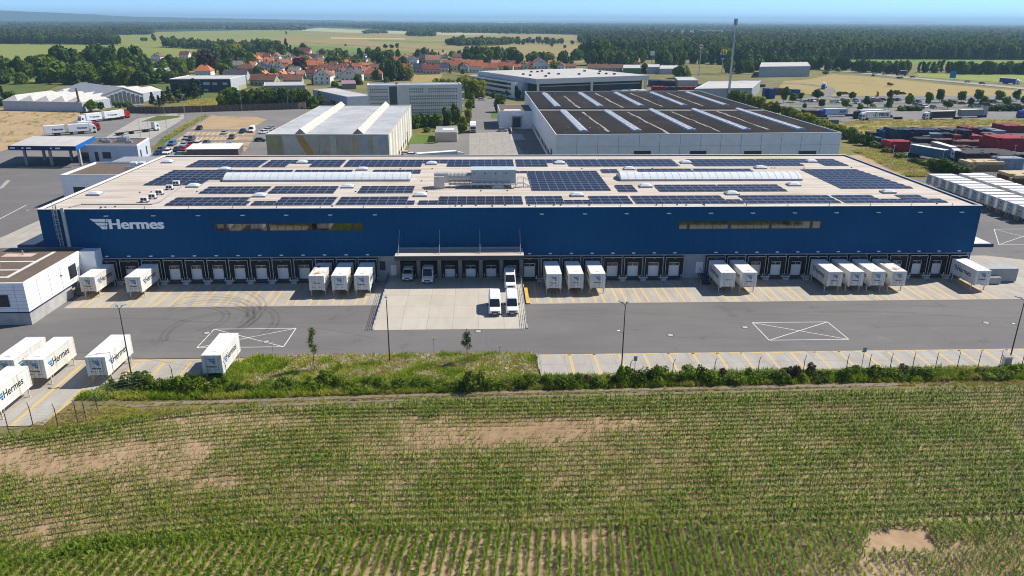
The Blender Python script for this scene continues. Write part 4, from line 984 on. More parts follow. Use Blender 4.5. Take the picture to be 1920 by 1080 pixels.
CORN = leaf_mat('maize_leaf', (.092, .165, .006), (.185, .265, .018), .5, .3, 3.0, .45)
BARK = mat('bark', (.09, .07, .05), .9, .25, 3)
def leafquads(P, Nn, size, rg, asp=1.5):
    k = len(P); t = rg.normal(size=(k, 3)); t -= (t*Nn).sum(1)[:, None]*Nn; t /= np.linalg.norm(t, axis=1)[:, None]+1e-9
    bt = np.cross(Nn, t); s = size*rg.uniform(.6, 1.3, k)[:, None]
    V = np.stack([P-t*s*asp*.5, P-bt*s*.45+Nn*s*.08, P+t*s*asp*.5, P+bt*s*.45+Nn*s*.08], 1).reshape(-1, 3)
    F = np.arange(4*k).reshape(-1, 4); return V, F
def crown_mesh(name, m, seed, n=700, lobes=12, ax=(1, 1, 1), leaf=.12, shape='round', inner=True):
    """unit crown: about 2 wide, base at z=0, top at z=2*ax[2]"""
    rg = np.random.default_rng(seed); Ps = []; Ns = []
    az = ax[2]
    cs = []
    for i in range(lobes):
        if shape == 'round':
            d = rg.normal(size=3); d /= np.linalg.norm(d); q = rg.uniform(.25, .70); c = np.array([d[0]*q, d[1]*q, az+(d[2]*q*az*.95)]); r = rg.uniform(.34, .52)
        elif shape == 'cone':
            h = (i+.5)/lobes; a = rg.uniform(0, 6.28); rad = (1-h)*.75+.05; c = np.array([math.cos(a)*rad*.55, math.sin(a)*rad*.55, h*2*az]); r = .30*(1-h)+.13
        elif shape == 'column':
            h = (i+.5)/lobes; a = rg.uniform(0, 6.28); rad = .38*math.sin(math.pi*min(.95, h*.85+.15))+.1; c = np.array([math.cos(a)*rad, math.sin(a)*rad, h*1.8*az+.1]); r = rg.uniform(.28, .45)
        cs.append((c, r))
    per = n//lobes
    for c, r in cs:
        d = rg.normal(size=(per, 3)); d /= np.linalg.norm(d, axis=1)[:, None]
        if shape != 'cone': d[:, 2] = np.where(d[:, 2] < -.35, -d[:, 2], d[:, 2])
        P = c+d*r*rg.uniform(.75, 1.08, per)[:, None]*np.array([1, 1, .9 if shape != 'cone' else .8])
        nn = d+rg.normal(size=(per, 3))*.45; nn /= np.linalg.norm(nn, axis=1)[:, None]; Ps.append(P); Ns.append(nn)
    P = np.concatenate(Ps); N_ = np.concatenate(Ns); V, F = leafquads(P, N_, leaf*1.9, rg)
    V[:, 2] -= V[:, 2].min()*.8
    V[:, 0] *= ax[0]; V[:, 1] *= ax[1]
    return arr_mesh(name, V, F, [m])
def trunk_mesh(name, h=1.0, r=.09, seed=0):
    rg = random.Random(seed); q = MB(); q.tube((0, 0, -.05), (rg.uniform(-.03, .03), rg.uniform(-.03, .03), h), r, BARK, 7, r*.6)
    for k in range(4):
        a = rg.uniform(0, 6.28); q.tube((0, 0, h*.85), (math.cos(a)*.45, math.sin(a)*.45, h*.9+rg.uniform(.5, .9)), r*.5, BARK, 5, r*.15)
    return q.mesh(name)
CR = {}
for i in range(4): CR['d', i] = crown_mesh('crown', LEAF, 20+i, 1150, 17+i, (1, 1, .95+.08*i), .125)
for i in range(3): CR['k', i] = crown_mesh('crown', LEAFD, 40+i, 1150, 17+i, (1, 1, .95+.1*i), .125)
for i in range(2): CR['l', i] = crown_mesh('crown', LEAFL, 50+i, 1100, 17, (1, 1, .95), .12)
CR['p', 0] = crown_mesh('crown', LEAFP, 60, 1100, 17, (1, 1, .95), .125)
for i in range(2): CR['c', i] = crown_mesh('crown', NEEDLE, 70+i, 620, 15, (1, 1, 1.2), .12, 'cone')
for i in range(2): CR['t', i] = crown_mesh('crown', LEAF, 80+i, 620, 11, (1, 1, 1.25), .11, 'column')
TRK = [trunk_mesh('trunk', 1.0, .09, 5+i) for i in range(3)]
WORD = {'d': 'green broadleaf tree', 'k': 'dark green broadleaf tree', 'l': 'light yellow green tree', 'p': 'dark purple leaved tree', 'c': 'dark conifer', 't': 'slender upright tree'}
def label_low(l): return any(q in l for q in ('wood', 'of the wall',  'hedge', 'clump', 'slope', 'shrubbery', 'behind the brown', 'row along', 'before the wood', 'restaurant', 'village roofs', 'park right', 'orange roofed', 'in front of the wall', 'left edge'))
TREES = []       # (kind, px, py, hpx, wpx, where, group)
def put_tree(kind, px, py, hp, wp, label, group):
    p = at(px, py); s = ppm(p); h = hp/s; wd = wp/s
    ks = [k for k in CR if k[0] == kind]; me = CR[R.choice(ks)]
    t = thing({'c': 'conifer_tree', 'd': 'broadleaf_tree', 'k': 'broadleaf_tree', 'l': 'broadleaf_tree', 'p': 'copper_beech', 't': 'slender_tree'}[kind], label, 'tree', (p[0], p[1], -.2), R.uniform(0, 6.28), group)
    stem = h*((.03 if label_low(label) else .14) if kind in 'dklp' else .05)
    zmax = max(v.co.z for v in me.vertices) if me.name not in ZM else ZM[me.name]; ZM[me.name] = zmax
    low = kind in 'dklp' and label_low(label); stem = -h*.14 if low else stem
    c = obj('crown', me, t, (0, 0, stem)); c.scale = (wd/2*(1.12 if low else 1.0), wd/2*(1.12 if low else 1.0), (h-stem)/zmax); stem = max(stem, h*.1)
    k = obj('trunk', R.choice(TRK), t); k.scale = (min(wd*.28, 3), min(wd*.28, 3), stem+ (h-stem)*.35); return t
ZM = {}
def flush_trees():
    labs = uniq([(px, WORD[k]+' '+wh) for k, px, py, hp, wp, wh, g in TREES])
    for (k, px, py, hp, wp, wh, g), lb in zip(TREES, labs): put_tree(k, px, py, hp, wp, lb, g)
def TR(where, group, items):
    for it in items: TREES.append((it[0], it[1], it[2], it[3], it[4], where, group))

# ---- shrubs of the hedge between lots and track
LEAFS = leaf_mat('shrub_leaf', (.085, .15, .008), (.20, .27, .02), .4, .4); SHR = []
for i in range(4): SHR.append(crown_mesh('foliage', LEAFS if i % 2 else LEAF, 90+i, 420, 9, (1, 1, .8), .085))
SHR.append(crown_mesh('foliage', leaf_mat('leaf_reddish', (.05, .045, .02), (.10, .08, .03), .2), 96, 420, 8, (1, 1, .85), .085))
SHRT = crown_mesh('foliage', LEAFD, 98, 360, 8, (.8, .8, 1.2), .085, 'column')
def shrub(px, py, wm_, hm, k, label, group='shrubs of the hedge along the dirt track'):
    p = at(px, py); me = SHRT if k == 9 else SHR[k]
    z = ZM.setdefault(me.name, max(v.co.z for v in me.vertices))
    o = obj('shrub', me, None, (p[0], p[1], -.15), R.uniform(0, 6.28)); o.scale = (wm_/2, wm_/2, hm/z); tag(o, label, 'shrub', group); return o
items = []
x = 205
while x < 1925:
    yb = np.interp(x, [200, 330, 500, 960, 1300, 1650, 1925], [733, 737, 737, 730, 722, 712, 711])
    wdm = R.uniform(1.7, 3.0); hm = R.uniform(.9, 1.9)
    if 230 < x < 400: hm *= 1.35; wdm *= 1.15
    if 1150 < x < 1330: hm *= R.uniform(1.2, 1.7)
    if 1480 < x < 1620: hm *= 1.3
    if 1740 < x < 1860: hm *= .6
    items.append((x, yb-R.uniform(2, 11), wdm, hm, R.choice([0, 1, 2, 3, 0, 1, 9, 4] if x > 1050 else [0, 1, 2, 3, 0, 2, 9])))
    x += R.uniform(9, 21)
segs = [(205, 330, 'left of the swap body by the hedge'), (330, 470, 'in front of the swap body by the hedge'), (470, 700, 'before the left half of the flowers'), (700, 1000, 'before the right half of the flowers'),
        (1000, 1165, 'before the lot left of the lamp post'), (1165, 1400, 'before the lot right of the lamp post'), (1400, 1640, 'before the bent fence posts'), (1640, 1930, 'among the bent fence posts')]
pairs = []
for x, yb, wd_, hm, k in items:
    wh = next(s for a, c, s in segs if a <= x < c)
    kind = {0: 'dark bushy shrub', 2: 'dark bushy shrub', 1: 'green bushy shrub', 3: 'green bushy shrub', 4: 'reddish shrub', 9: 'upright dark shrub'}[k]
    pairs.append((x, ('tall ' if hm > 2.3 else '')+kind+' '+wh))
for (x, yb, wd_, hm, k), lb in zip(items, uniq(pairs)): shrub(x, yb, wd_, hm, k, lb)
shrub(886, 728, 3.4, 3.0, 2, 'big round dark shrub under the young tree near the ramp'); shrub(612, 716, 2.6, 1.8, 0, 'dark shrub under the slim young tree on the flowering strip')

# ---- young staked trees
def young(px, py, hm, label, seed, wide):
    p = at(px, py); t = thing('young_tree', label, 'tree', (p[0], p[1], -.1), 0, 'staked young trees')
    rg = np.random.default_rng(seed); q = MB(); q.tube((0, 0, 0), (.05, 0, hm*.95), .06, BARK, 6, .02)
    br = []
    for k in range(13):
        z = hm*(.42+.56*k/13); a = rg.uniform(0, 6.28); ln = wide*(1.1-k/16)*rg.uniform(.6, 1.1); e = (math.cos(a)*ln, math.sin(a)*ln, z+ln*1.1); q.tube((0.03, 0, z), e, .025, BARK, 4, .01); br.append(e)
    q.build('trunk', t)
    P = np.concatenate([np.array(e)*np.array([u, u, 1])+rg.normal(size=(26, 3))*np.array([.17, .17, .2])+np.array([0, 0, (u-1)*.4]) for e in br for u in (.6, 1.0)])
    N_ = rg.normal(size=P.shape); N_ /= np.linalg.norm(N_, axis=1)[:, None]; V, F = leafquads(P, N_, .15, rg); obj('crown', arr_mesh('crown', V, F, [LEAFD]), t)
    q = MB()
    for a in (0, 2.1, 4.2): q.tube((.6*math.cos(a), .6*math.sin(a), 0), (.6*math.cos(a), .6*math.sin(a), 2.0), .05, mat('stake_wood', (.30, .20, .12), .9, .2, 2), 6)
    for a in (0, 2.1, 4.2): q.tube((.6*math.cos(a), .6*math.sin(a), 1.85), (.6*math.cos(a+2.1), .6*math.sin(a+2.1), 1.85), .035, mat('stake_wood', (.3, .2, .12)), 5)
    q.build('stake', t)
young(590, 698, 6.6, 'slim staked young tree on the flowering strip, the taller one at left', 3, .55); young(876, 685, 5.0, 'sparse staked young tree on the flowering strip near the van ramp', 8, .8)

# ---- fence with bent post tops
def fence(label, pts, arm, nskip=None):
    t = thing('wire_fence', label, 'fence', (0, 0, 0)); w_ = MB()
    for (x, y) in pts:
        q = MB(); q.tube((x, y, -.2), (x, y, 2.35), .05, DKGREY, 6); q.tube((x, y, 2.34), (x+arm[0], y+arm[1], 2.75), .04, DKGREY, 6); q.build('post', t)
    for (a, b2) in zip(pts, pts[1:]):
        for h in (.1, .5, .9, 1.3, 1.7, 2.1, 2.3): w_.tube((a[0], a[1], h), (b2[0], b2[1], h), .008, GREYM, 3)
    w_.build('wire_mesh', t); return t
fp_ = [tuple(at(x, y)[:2]) for x, y in ((1180, 713), (1260, 711.5), (1338, 709), (1420, 706.5), (1505, 703.5), (1585, 702), (1627, 701), (1667, 699.5), (1709, 698.5), (1752, 697.5), (1793, 696), (1832, 695), (1872, 694), (1914, 692))]
fence('dark fence with bent post tops in the hedge at the right', fp_, (.35, .45))
fence('dark wire fence with bent posts at the lower left corner of the lot', [tuple(at(x, y)[:2]) for x, y in ((-60, 815), (17, 811), (62, 797), (109, 799), (146, 792), (162, 789), (183, 769), (203, 745), (326, 722), (427, 715))], (-.35, .35))

# ---- flowering strip and rough grass (too many to count)
def blade_tuft(name, m, seed, k=22, h=.6, sp=.35, flower=None):
    rg = np.random.default_rng(seed); V = []; F = []; mi = []
    for i in range(k):
        a = rg.uniform(0, 6.28); r = sp*rg.uniform(0, 1)**.5; x, y = r*math.cos(a), r*math.sin(a); hh = h*rg.uniform(.5, 1.1); b_ = rg.uniform(0, 6.28); l = rg.uniform(.3, .8)*hh; wd = .035
        dx, dy = math.cos(b_), math.sin(b_); i0 = len(V)
        V += [(x-dy*wd, y+dx*wd, 0), (x+dy*wd, y-dx*wd, 0), (x+dx*l+dy*wd*.5, y+dy*l-dx*wd*.5, hh), (x+dx*l-dy*wd*.5, y+dy*l+dx*wd*.5, hh)]; F.append((i0, i0+1, i0+2, i0+3)); mi.append(0)
        if flower and rg.random() < .5:
            i0 = len(V); c = np.array((x+dx*l, y+dy*l, hh+.02)); s = .055*rg.uniform(.6, 1.3); V += [tuple(c+np.array(q)*s) for q in ((-1, -1, 0), (1, -1, .2), (1, 1, 0), (-1, 1, -.2))]; F.append((i0, i0+1, i0+2, i0+3)); mi.append(1)
    return arr_mesh(name, V, F, [m]+([flower] if flower else []), mi)
GT = leaf_mat('grass_blade', (.30, .33, .03), (.54, .52, .11), .35, .3, 2.0); GTD = leaf_mat('dry_blade', (.36, .29, .08), (.50, .42, .16), .3, .3, 2.0); GTG = leaf_mat('lush_blade', (.17, .27, .01), (.31, .40, .03), .3, .3, 2.0)
FLW = mat('flower_white', (.62, .62, .48), .8, 0); FLY = mat('flower_yellow', (.5, .42, .08), .8, 0)
def area_pts(poly, n, seed):
    rg = np.random.default_rng(seed); xs = [p[0] for p in poly]; ys = [p[1] for p in poly]
    P = np.stack([rg.uniform(min(xs), max(xs), n), rg.uniform(min(ys), max(ys), n)], 1); k = inpoly(P[:, 0], P[:, 1], poly); return P[k]
P = area_pts([(44.6, -32.0), (83.3, -32.0), (83.3, -41.5), (38, -41.5), (39, -37)], 9000, 3)
rg = np.random.default_rng(2); zz = fbm(P[:, 0]*.35, P[:, 1]*.5, 5); idx = np.where(rg.random(len(P)) < np.where(zz > .5, .30, .10), np.where(zz < .56, 1, 3), np.where(zz < .40, 0, np.where(zz < .54, 4, 5)))
rg = np.random.default_rng(2); sc = rg.uniform(.6, 1.2, len(P))[:, None]*np.ones(3)
scatter('meadow_flowers', np.c_[P, np.full(len(P), -.02)], rg.uniform(0, 6.28, len(P)), sc, idx, [blade_tuft('grass_tuft', GTG, 1, 26, .7), blade_tuft('flower_tuft', GT, 2, 22, .65, .35, FLW), blade_tuft('flower_tuft', GTD, 3, 24, .5, .35, FLY), blade_tuft('flower_tuft', GT, 4, 20, .55, .35, FLW), blade_tuft('grass_tuft', GT, 5, 26, .6), blade_tuft('grass_tuft', GTD, 6, 26, .5)])
edge = [at(x, y) for x, y in ((40, 806), (120, 770), (150, 742), (205, 722), (430, 712), (1000, 705), (1300, 698), (1700, 690), (1925, 686), (1925, 722), (1640, 723), (1300, 735), (960, 747), (700, 753), (400, 764), (200, 790), (60, 815))]
P = area_pts([(e[0], e[1]) for e in edge], 26000, 6); px_, py_ = topix(np.c_[P, np.zeros(len(P))])
tr = np.interp(px_, [200, 400, 700, 960, 1300, 1640, 1925], [758, 756, 747.5, 739.5, 731.5, 724, 719]); dmid = np.abs(py_-tr) < 1.3; dd = np.abs(py_-tr); onlot = (px_ > 1000) & (py_ < np.interp(px_, [1000, 1920], [707, 688]))
keep = ((dd > np.where(px_ > 1690, 0, 8)) | dmid | (rg.random(len(P)) < .10)) & ~onlot & ~((px_ < 300) & (dd < 8) & (px_ > 290)); P = P[keep]; dd = dd[keep]; py_ = py_[keep]; tr = tr[keep]
zz = fbm(P[:, 0]*.3, P[:, 1]*.6, 9); back = py_ < tr-9
idx = np.where(back, np.where(zz < .52, 0, 1), np.where(zz < .42, 1, 2)); sc = np.where(back, .85, .42)[:, None]*rg.uniform(.6, 1.3, len(P))[:, None]*np.ones(3)
scatter('rough_grass', np.c_[P, np.full(len(P), -.1)], rg.uniform(0, 6.28, len(P)), sc, idx, [blade_tuft('grass_tuft', GTG, 11, 26, .75), blade_tuft('grass_tuft', GT, 12, 24, .6), blade_tuft('grass_tuft', GTD, 13, 24, .5)])

# ---- maize
def maize(name, seed, h=.95):
    rg = np.random.default_rng(seed); V = []; F = []
    n_ = 7; a0 = rg.uniform(0, 6.28)
    for i in range(n_):
        a = a0+i*math.pi+rg.normal()*.5; z0 = h*(.08+.55*i/n_); ln = h*rg.uniform(.32, .52)*(1-.35*abs(i/n_-.5)); up = .75+.5*i/n_; dx, dy = math.cos(a), math.sin(a); i0 = len(V); wd = .04*h
        prof = [(0, 0, .7), (.35, .42*up, 1), (.7, .50*up, .8), (1.0, .30*up-.05*(n_-i)*.3, .1)]
        for (t, z, wf) in prof:
            V += [(dx*t*ln-dy*wd*wf, dy*t*ln+dx*wd*wf, z0+z*ln), (dx*t*ln+dy*wd*wf, dy*t*ln-dx*wd*wf, z0+z*ln)]
        for k in range(3): F.append((i0+2*k, i0+2*k+1, i0+2*k+3, i0+2*k+2))
    i0 = len(V); V += [(-.02, 0, 0), (.02, 0, 0), (.02, 0, h*.75), (-.02, 0, h*.75)]; F.append((i0, i0+1, i0+2, i0+3))
    return arr_mesh(name, V, F, [CORN])
def bend(x): return np.where(x < 62, -((62-x)/40.0)**2*7.8, np.where(x > 80, (x-80)*.018, 0))
rows = []
y = -44.6
SP = .93
while y > -70.6:
    xs = np.arange(-5, 160, .17); rows.append(np.c_[xs, y+bend(xs), np.zeros(len(xs))]); y -= SP
x = 20.0
while x < 140:
    ys = np.arange(-69.9, -84, -.17); rows.append(np.c_[np.full(len(ys), x)+(-69.9-ys)*(-.12), ys, np.ones(len(ys))]); x += SP
P = np.concatenate(rows); P[:, 0] += NR.normal(size=len(P))*.04; P[:, 1] += NR.normal(size=len(P))*.05
px_, py_ = topix(np.c_[P[:, :2], np.zeros(len(P))]); top = np.interp(px_, [p[0] for p in FT], [p[1] for p in FT])
k = (px_ > -60) & (px_ < 1980) & (py_ < 1130) & (py_ > top+1.5); P = P[k]; px_ = px_[k]; py_ = py_[k]; top = top[k]
vig = .40+.80*fbm(P[:, 0]*.055+3, P[:, 1]*.13, 31, 4)+.45*(fbm(P[:, 0]*.4, P[:, 1]*.45, 41, 3)-.5)
def blob(cx, cy, rx, ry, amt):
    global vig
    vig = vig-amt*(.82 if amt > 0 else .9)*np.exp(-(((px_-cx)/rx)**2+((py_-cy)/ry)**2))
blob(120, 880, 210, 26, .34); blob(330, 835, 170, 22, .30); blob(450, 790, 120, 16, .30); blob(700, 800, 160, 20, .16); blob(960, 800, 190, 22, .36); blob(900, 825, 120, 16, .2); blob(1180, 805, 90, 14, .15)
blob(60, 990, 60, 50, .15); blob(520, 905, 160, 14, .16); blob(30, 850, 120, 20, .15); blob(250, 870, 300, 30, .12); blob(620, 785, 260, 12, .15); blob(100, 930, 160, 14, .14); blob(760, 850, 120, 14, .12)
blob(500, 1020, 240, 30, -.28); blob(1250, 985, 260, 40, -.25); blob(1500, 870, 350, 50, -.14); blob(1500, 750, 420, 10, -.30); blob(60, 815, 200, 14, -.35); blob(1780, 980, 200, 40, -.22); blob(350, 1040, 150, 30, -.2); blob(1350, 900, 300, 50, -.1)
vig += np.where(py_-top < 9, .25, 0)
bare = inpoly(px_, py_, [(1618, 998), (1742, 992), (1760, 1030), (1632, 1034)]) 
k = (NR.random(len(P)) < np.clip(vig*1.7-.12, .30, .95)) & ~bare & (vig > .04); P = P[k]; vig = vig[k]
s = np.clip(vig*1.28-.06, .24, 1.08)*NR.uniform(.8, 1.2, len(P))
scatter('maize_plants', np.c_[P[:, :2], np.full(len(P), -.07)], NR.uniform(0, 6.28, len(P)), s[:, None]*np.ones(3), NR.integers(0, 4, len(P)), [maize('maize_plant', 100+i) for i in range(4)])
print('maize', len(P))
# ================================================================== MIDDLE GROUND
# ground patches beyond the depot
def poly_sheet(nm, pix, z, m): return psheet(nm, pix, z, m)
psheet('yard_asphalt.001', [(-60, 480), (-60, 290), (0, 282), (60, 262), (150, 222), (235, 212), (460, 207), (600, 201), (680, 197), (700, 205), (600, 235), (500, 330), (300, 330)], -.035, ASPHALT2)
psheet('concrete_slab', [(146, 258), (262, 216), (240, 214), (330, 213), (345, 222), (268, 270), (200, 290), (146, 268)], -.03, CONC3)
psheet('concrete_slab.001', [(262, 228), (345, 214), (345, 222), (275, 262), (215, 268), (190, 262)], -.028, CONC3)
psheet('lane', [(168, 268), (190, 262), (258, 222), (330, 212), (235, 214), (150, 222), (70, 262), (30, 275), (60, 280)], -.026, ASPHALT2)
psheet('grass_island', [(265, 228), (296, 217), (340, 217), (336, 220), (300, 226)], .05, GRASSG)
psheet('sandy_bank', [(-200, 215), (10, 203), (150, 208), (150, 222), (60, 262), (0, 285), (-200, 320)], .02, SAND)
psheet('bank_verge', [(283, 282), (300, 262), (340, 238), (385, 214), (388, 218), (350, 240), (310, 268), (300, 290)], .02, GRASSG)
psheet('car_park', [(305, 300), (300, 288), (395, 215), (480, 217), (512, 222), (540, 215), (520, 240), (505, 300)], -.015, ASPHALT2)
psheet('car_park_sand', [(357, 242), (397, 216), (412, 218), (480, 219), (500, 224), (478, 237), (470, 243)], .0, SAND)
for k, (ya, yb) in enumerate(((247, 254), (256, 263), (266, 273), (276, 283))):
    xl = lambda y: 397-(y-215)*1.42; xr = lambda y: 487-(y-235)*.55
    psheet('parking_bays', [(xl(ya), ya), (xr(ya), ya), (xr(yb), yb), (xl(yb), yb)], .0, SAND)
lw = MB()
for ya, yb in ((247, 254), (256, 263), (266, 273), (276, 283)):
    for k in range(12):
        x0 = (397-(ya-215)*1.42)+k*9.5; p0 = at(x0+4, ya); p1 = at(x0-2, yb); stripe(lw, p0[0], p0[1], p1[0], p1[1], .15, .012, WHITEP)
structure(lw.build('bay_lines'))
psheet('forecourt', [(760, 300), (768, 268), (815, 270), (880, 243), (884, 205), (890, 182), (925, 182), (936, 206), (935, 242), (1000, 239), (1030, 300)], -.02, ASPHALT2)
psheet('forecourt_concrete', [(880, 300), (880, 250), (955, 246), (962, 262), (992, 300)], -.005, concrete_mat('yard_slab', (.36, .335, .30), 3.0, 2.2))
psheet('lawn', [(765, 270), (772, 254), (812, 252), (816, 268)], .01, mat('lawn_green', (.085, .14, .015), .9, .2, .8))
psheet('lawn.001', [(920, 222), (922, 210), (936, 208), (935, 222)], .01, mat('lawn_green', (.085, .14, .015)))
psheet('dry_meadow', [(770, 165), (775, 140), (830, 139), (815, 166)], -.1, STRAW); psheet('dry_meadow.001', [(345, 205), (352, 186), (412, 184), (440, 198)], -.1, STRAW)
psheet('lawn_park', [(820, 192), (822, 172), (905, 172), (905, 186)], -.1, GRASSG)
psheet('path.002', [(1583, 292), (1610, 290), (1680, 305), (1722, 322), (1740, 330), (1670, 330), (1600, 300)], -.05, SAND)
psheet('lane.001', [(1612, 283), (1640, 283), (1700, 308), (1690, 318), (1660, 315)], -.03, ASPHALT2)
psheet('storage_yard', [(1640, 275), (1668, 250), (1690, 236), (1960, 228), (2100, 300), (1990, 365), (1800, 330), (1740, 318)], -.03, ASPHALTD)
psheet('verge_strip', [(1565, 246), (1590, 229), (1640, 226), (1960, 223), (1960, 234), (1690, 240), (1650, 254), (1630, 262)], -.01, STRAW)
psheet('truck_road', [(1520, 213), (1600, 208), (1960, 204), (1960, 223), (1640, 226), (1590, 229), (1540, 224)], -.02, ASPHALT2)
psheet('car_park.001', [(1430, 196), (1480, 184), (1560, 181), (1960, 178), (1960, 204), (1600, 208), (1500, 207)], -.03, ASPHALT2)
for k, (y0, y1) in enumerate(((186.5, 188), (194.2, 195.8), (201, 203))): psheet('planting_strip', [(1480, y0), (1950, y0-1), (1950, y1-1), (1480, y1)], -.01, GRASSG)
psheet('straw_field', [(1455, 170), (1470, 152), (1520, 148), (1560, 139), (1640, 144), (1760, 157), (1960, 174), (1960, 179), (1560, 180)], -.08, STRAW)
psheet('straw_field.001', [(1170, 152), (1200, 140), (1500, 140), (1560, 140), (1500, 152), (1450, 165)], -.12, GRASS)
psheet('green_field', [(1716, 137), (1960, 141), (1960, 158), (1840, 152), (1722, 144)], -.05, mat('bright_crop', (.20, .24, .035), .9, .15, .05))
def road(nm, pix, wd, m, z):
    pts = [at(x, y)[:2] for x, y in pix]; q = MB(); n_ = len(pts)
    for i in range(n_-1):
        d = pts[i+1]-pts[i]; d /= np.linalg.norm(d); nn = np.array([-d[1], d[0]])*wd/2
        q.poly([(*(pts[i]-nn), z), (*(pts[i+1]-nn), z), (*(pts[i+1]+nn), z), (*(pts[i]+nn), z)], m); 
        if i: q.tube((*pts[i], z-.01), (*pts[i], z+.001*(i % 2)+.002), wd/2, m, 12)
    return structure(q.build(nm))
road('highway', [(1440, 125), (1500, 126), (1560, 131), (1640, 139), (1720, 147), (1800, 154), (1930, 167)], 13, mat('motorway_concrete', (.30, .29, .27), .9, .1, .1), .02)
road('access_road', [(1380, 150), (1450, 155), (1510, 157.5), (1550, 163), (1557, 171), (1545, 178), (1520, 186)], 8, ASPHALT2, .03)
road('access_road.001', [(888, 182), (905, 172), (930, 165)], 9, ASPHALT2, .01)

# ---------------------------------------------------------------- trucks
TRW = mat('trailer_white', (.74, .74, .73), .5, .05, .5); TRG = mat('trailer_grey', (.20, .21, .23), .6, .08, .5); TRB = mat('trailer_black', (.03, .028, .035), .5, .1, .5)
CABW = mat('cab_white', (.76, .76, .75), .3, 0); CABB = mat('cab_blue', (.02, .07, .40), .3, 0); CABR = mat('cab_red', (.50, .02, .02), .3, 0); CABK = mat('cab_black', (.02, .02, .025), .3, 0); TEAL = mat('tarp_teal', (.012, .10, .17), .6, .1, .6)
TBLUE = mat('tarp_blue', (.01, .06, .30), .5, .08, .6); TLB = mat('trailer_pale_blue', (.42, .52, .62), .5, .05, .5)
def truck(label, front, rear, cabm, boxes, ht=4.0, txt=None, wide=2.55, cab=True, bare=False, rear_cab=None):
    """drawn along +x from the front bumper (0) to the rear; boxes: list of (x0, x1, material)"""
    front = np.asarray(front)[:2]; rear = np.asarray(rear)[:2]; d = rear-front; Lg = np.linalg.norm(d); rz = math.atan2(d[1], d[0])
    t = thing('truck', label, 'truck', (front[0], front[1], 0), rz)
    hw = wide/2
    if cab:
        q = MB(); q.extrude([(0, .45), (0, 1.5), (.18, 2.75), (.5, 3.25), (2.2, 3.7), (2.25, .75), (1.6, .45)], 'y', -hw+.03, hw-.03, cabm); o = q.build('cab', t)
        for v in o.data.vertices: v.co = Vector((v.co.x, v.co.y, v.co.z))
        g = MB(); g.hexa([(-.02, -hw+.15, 1.55), (.05, -hw+.15, 1.55), (.05, hw-.15, 1.55), (-.02, hw-.15, 1.55), (.15, -hw+.2, 2.6), (.24, -hw+.2, 2.6), (.24, hw-.2, 2.6), (.15, hw-.2, 2.6)], GLASSD); g.build('windscreen', t)
        for s in (-1, 1):
            g = MB(); y = s*(hw-.02); g.box(.45, 1.3, min(y, y+s*.02), max(y, y+s*.02), 1.7, 2.5, GLASSD); g.build('side_window', t)
        g = MB(); g.box(-.04, -.001, -hw+.3, hw-.3, .6, 1.3, DKGREY); g.build('grille', t)
    for i, (x0, x1, m) in enumerate(boxes):
        q = MB(); q.box(x0, x1, -hw, hw, 1.15, ht, m)
        q.box(x0+.1, x1-.1, -hw+.05, hw-.05, ht+.001, ht+.03, TRW); 
        for xx in (x0, x1-.1):
            for s in (-hw-.015, hw-.005): q.box(xx, xx+.1, s, s+.02, 1.15, ht, OFFW)
        q.build('cargo_box', t)
    q = MB(); q.box(.9 if cab else 0, Lg-.2, -.45, .45, .75, 1.05, DKGREY); q.build('chassis', t)
    xs = ([.95, 3.4] if cab else [])+[Lg-3.6, Lg-2.4, Lg-1.2] if Lg > 11 else ([.95] if cab else [])+[Lg-1.4]
    if len(boxes) == 2 or bare: xs = [.95, 5.2, 6.4, Lg-7, Lg-2.6, Lg-1.4]
    for x in xs:
        q = MB(); q.disc((x, 0, .5), 'y', .5, wide-.06, BLACK, 14); q.build('axle', t)
    return t
def ltr(t, txt, x0, wd, z, hgt, m, side, bold=.03):
    hw = 1.29
    if side < 0: o = letters(txt, wd, hgt, m, t, (x0, -hw-.01, z), '-y', bold)
    else: o = letters(txt, wd, hgt, m, t, (x0+wd, hw+.01, z), '+y', bold)
    return o
# long truck in the forecourt behind the depot (front at the right)
f0 = at(870, 287.0, 3.0); r0 = at(783, 287.3, 4.0)
t = truck('long pale grey articulated truck with blue lettering behind the depot roof edge', f0, r0, CABW, [(2.7, 16.3, TLB)], 4.0)
ltr(t, 'training', 8.4, 4.2, 2.3, .95, mat('ink_blue', (.03, .06, .16), .5, 0), 1); 
q = MB()
for k in range(6): q.box(8.3+k*.75, 8.75+k*.75, 1.28, 1.292, 3.35, 3.5, mat('ink_blue', (.03, .06, .16)))
q.build('lettering', t)
t = truck('white box truck driving towards the camera between the halls', at(887, 249.5), at(887, 233), CABW, [(2.5, 8.5, TRW)], 3.8)
t = truck('white truck seen from behind in the lane by the office block', at(886, 193), at(886, 203), CABW, [(2.5, 8.5, TRW)], 3.6)
t = truck('white articulated truck with a black arrow ring and dark lettering on its trailer', at(1612, 225.5), at(1691, 223), CABW, [(2.7, 16.0, TRW)], 4.0)
ltr(t, 'FIEGE', 9.4, 5.6, 1.75, 1.6, INK, -1, .03); 
q = MB()
for k in range(20):
    a0, a1 = 2*math.pi*k/20, 2*math.pi*(k+1)/20
    if k in (0, 4, 5, 9, 10, 14, 15, 19): q.extrude([(7.4+1.25*math.cos(a0), 2.55+1.25*math.sin(a0)), (7.4+1.25*math.cos(a1), 2.55+1.25*math.sin(a1)), (7.4+1.08*math.cos(a1), 2.55+1.08*math.sin(a1)), (7.4+1.08*math.cos(a0), 2.55+1.08*math.sin(a0))], 'y', -1.30, -1.276, INK)
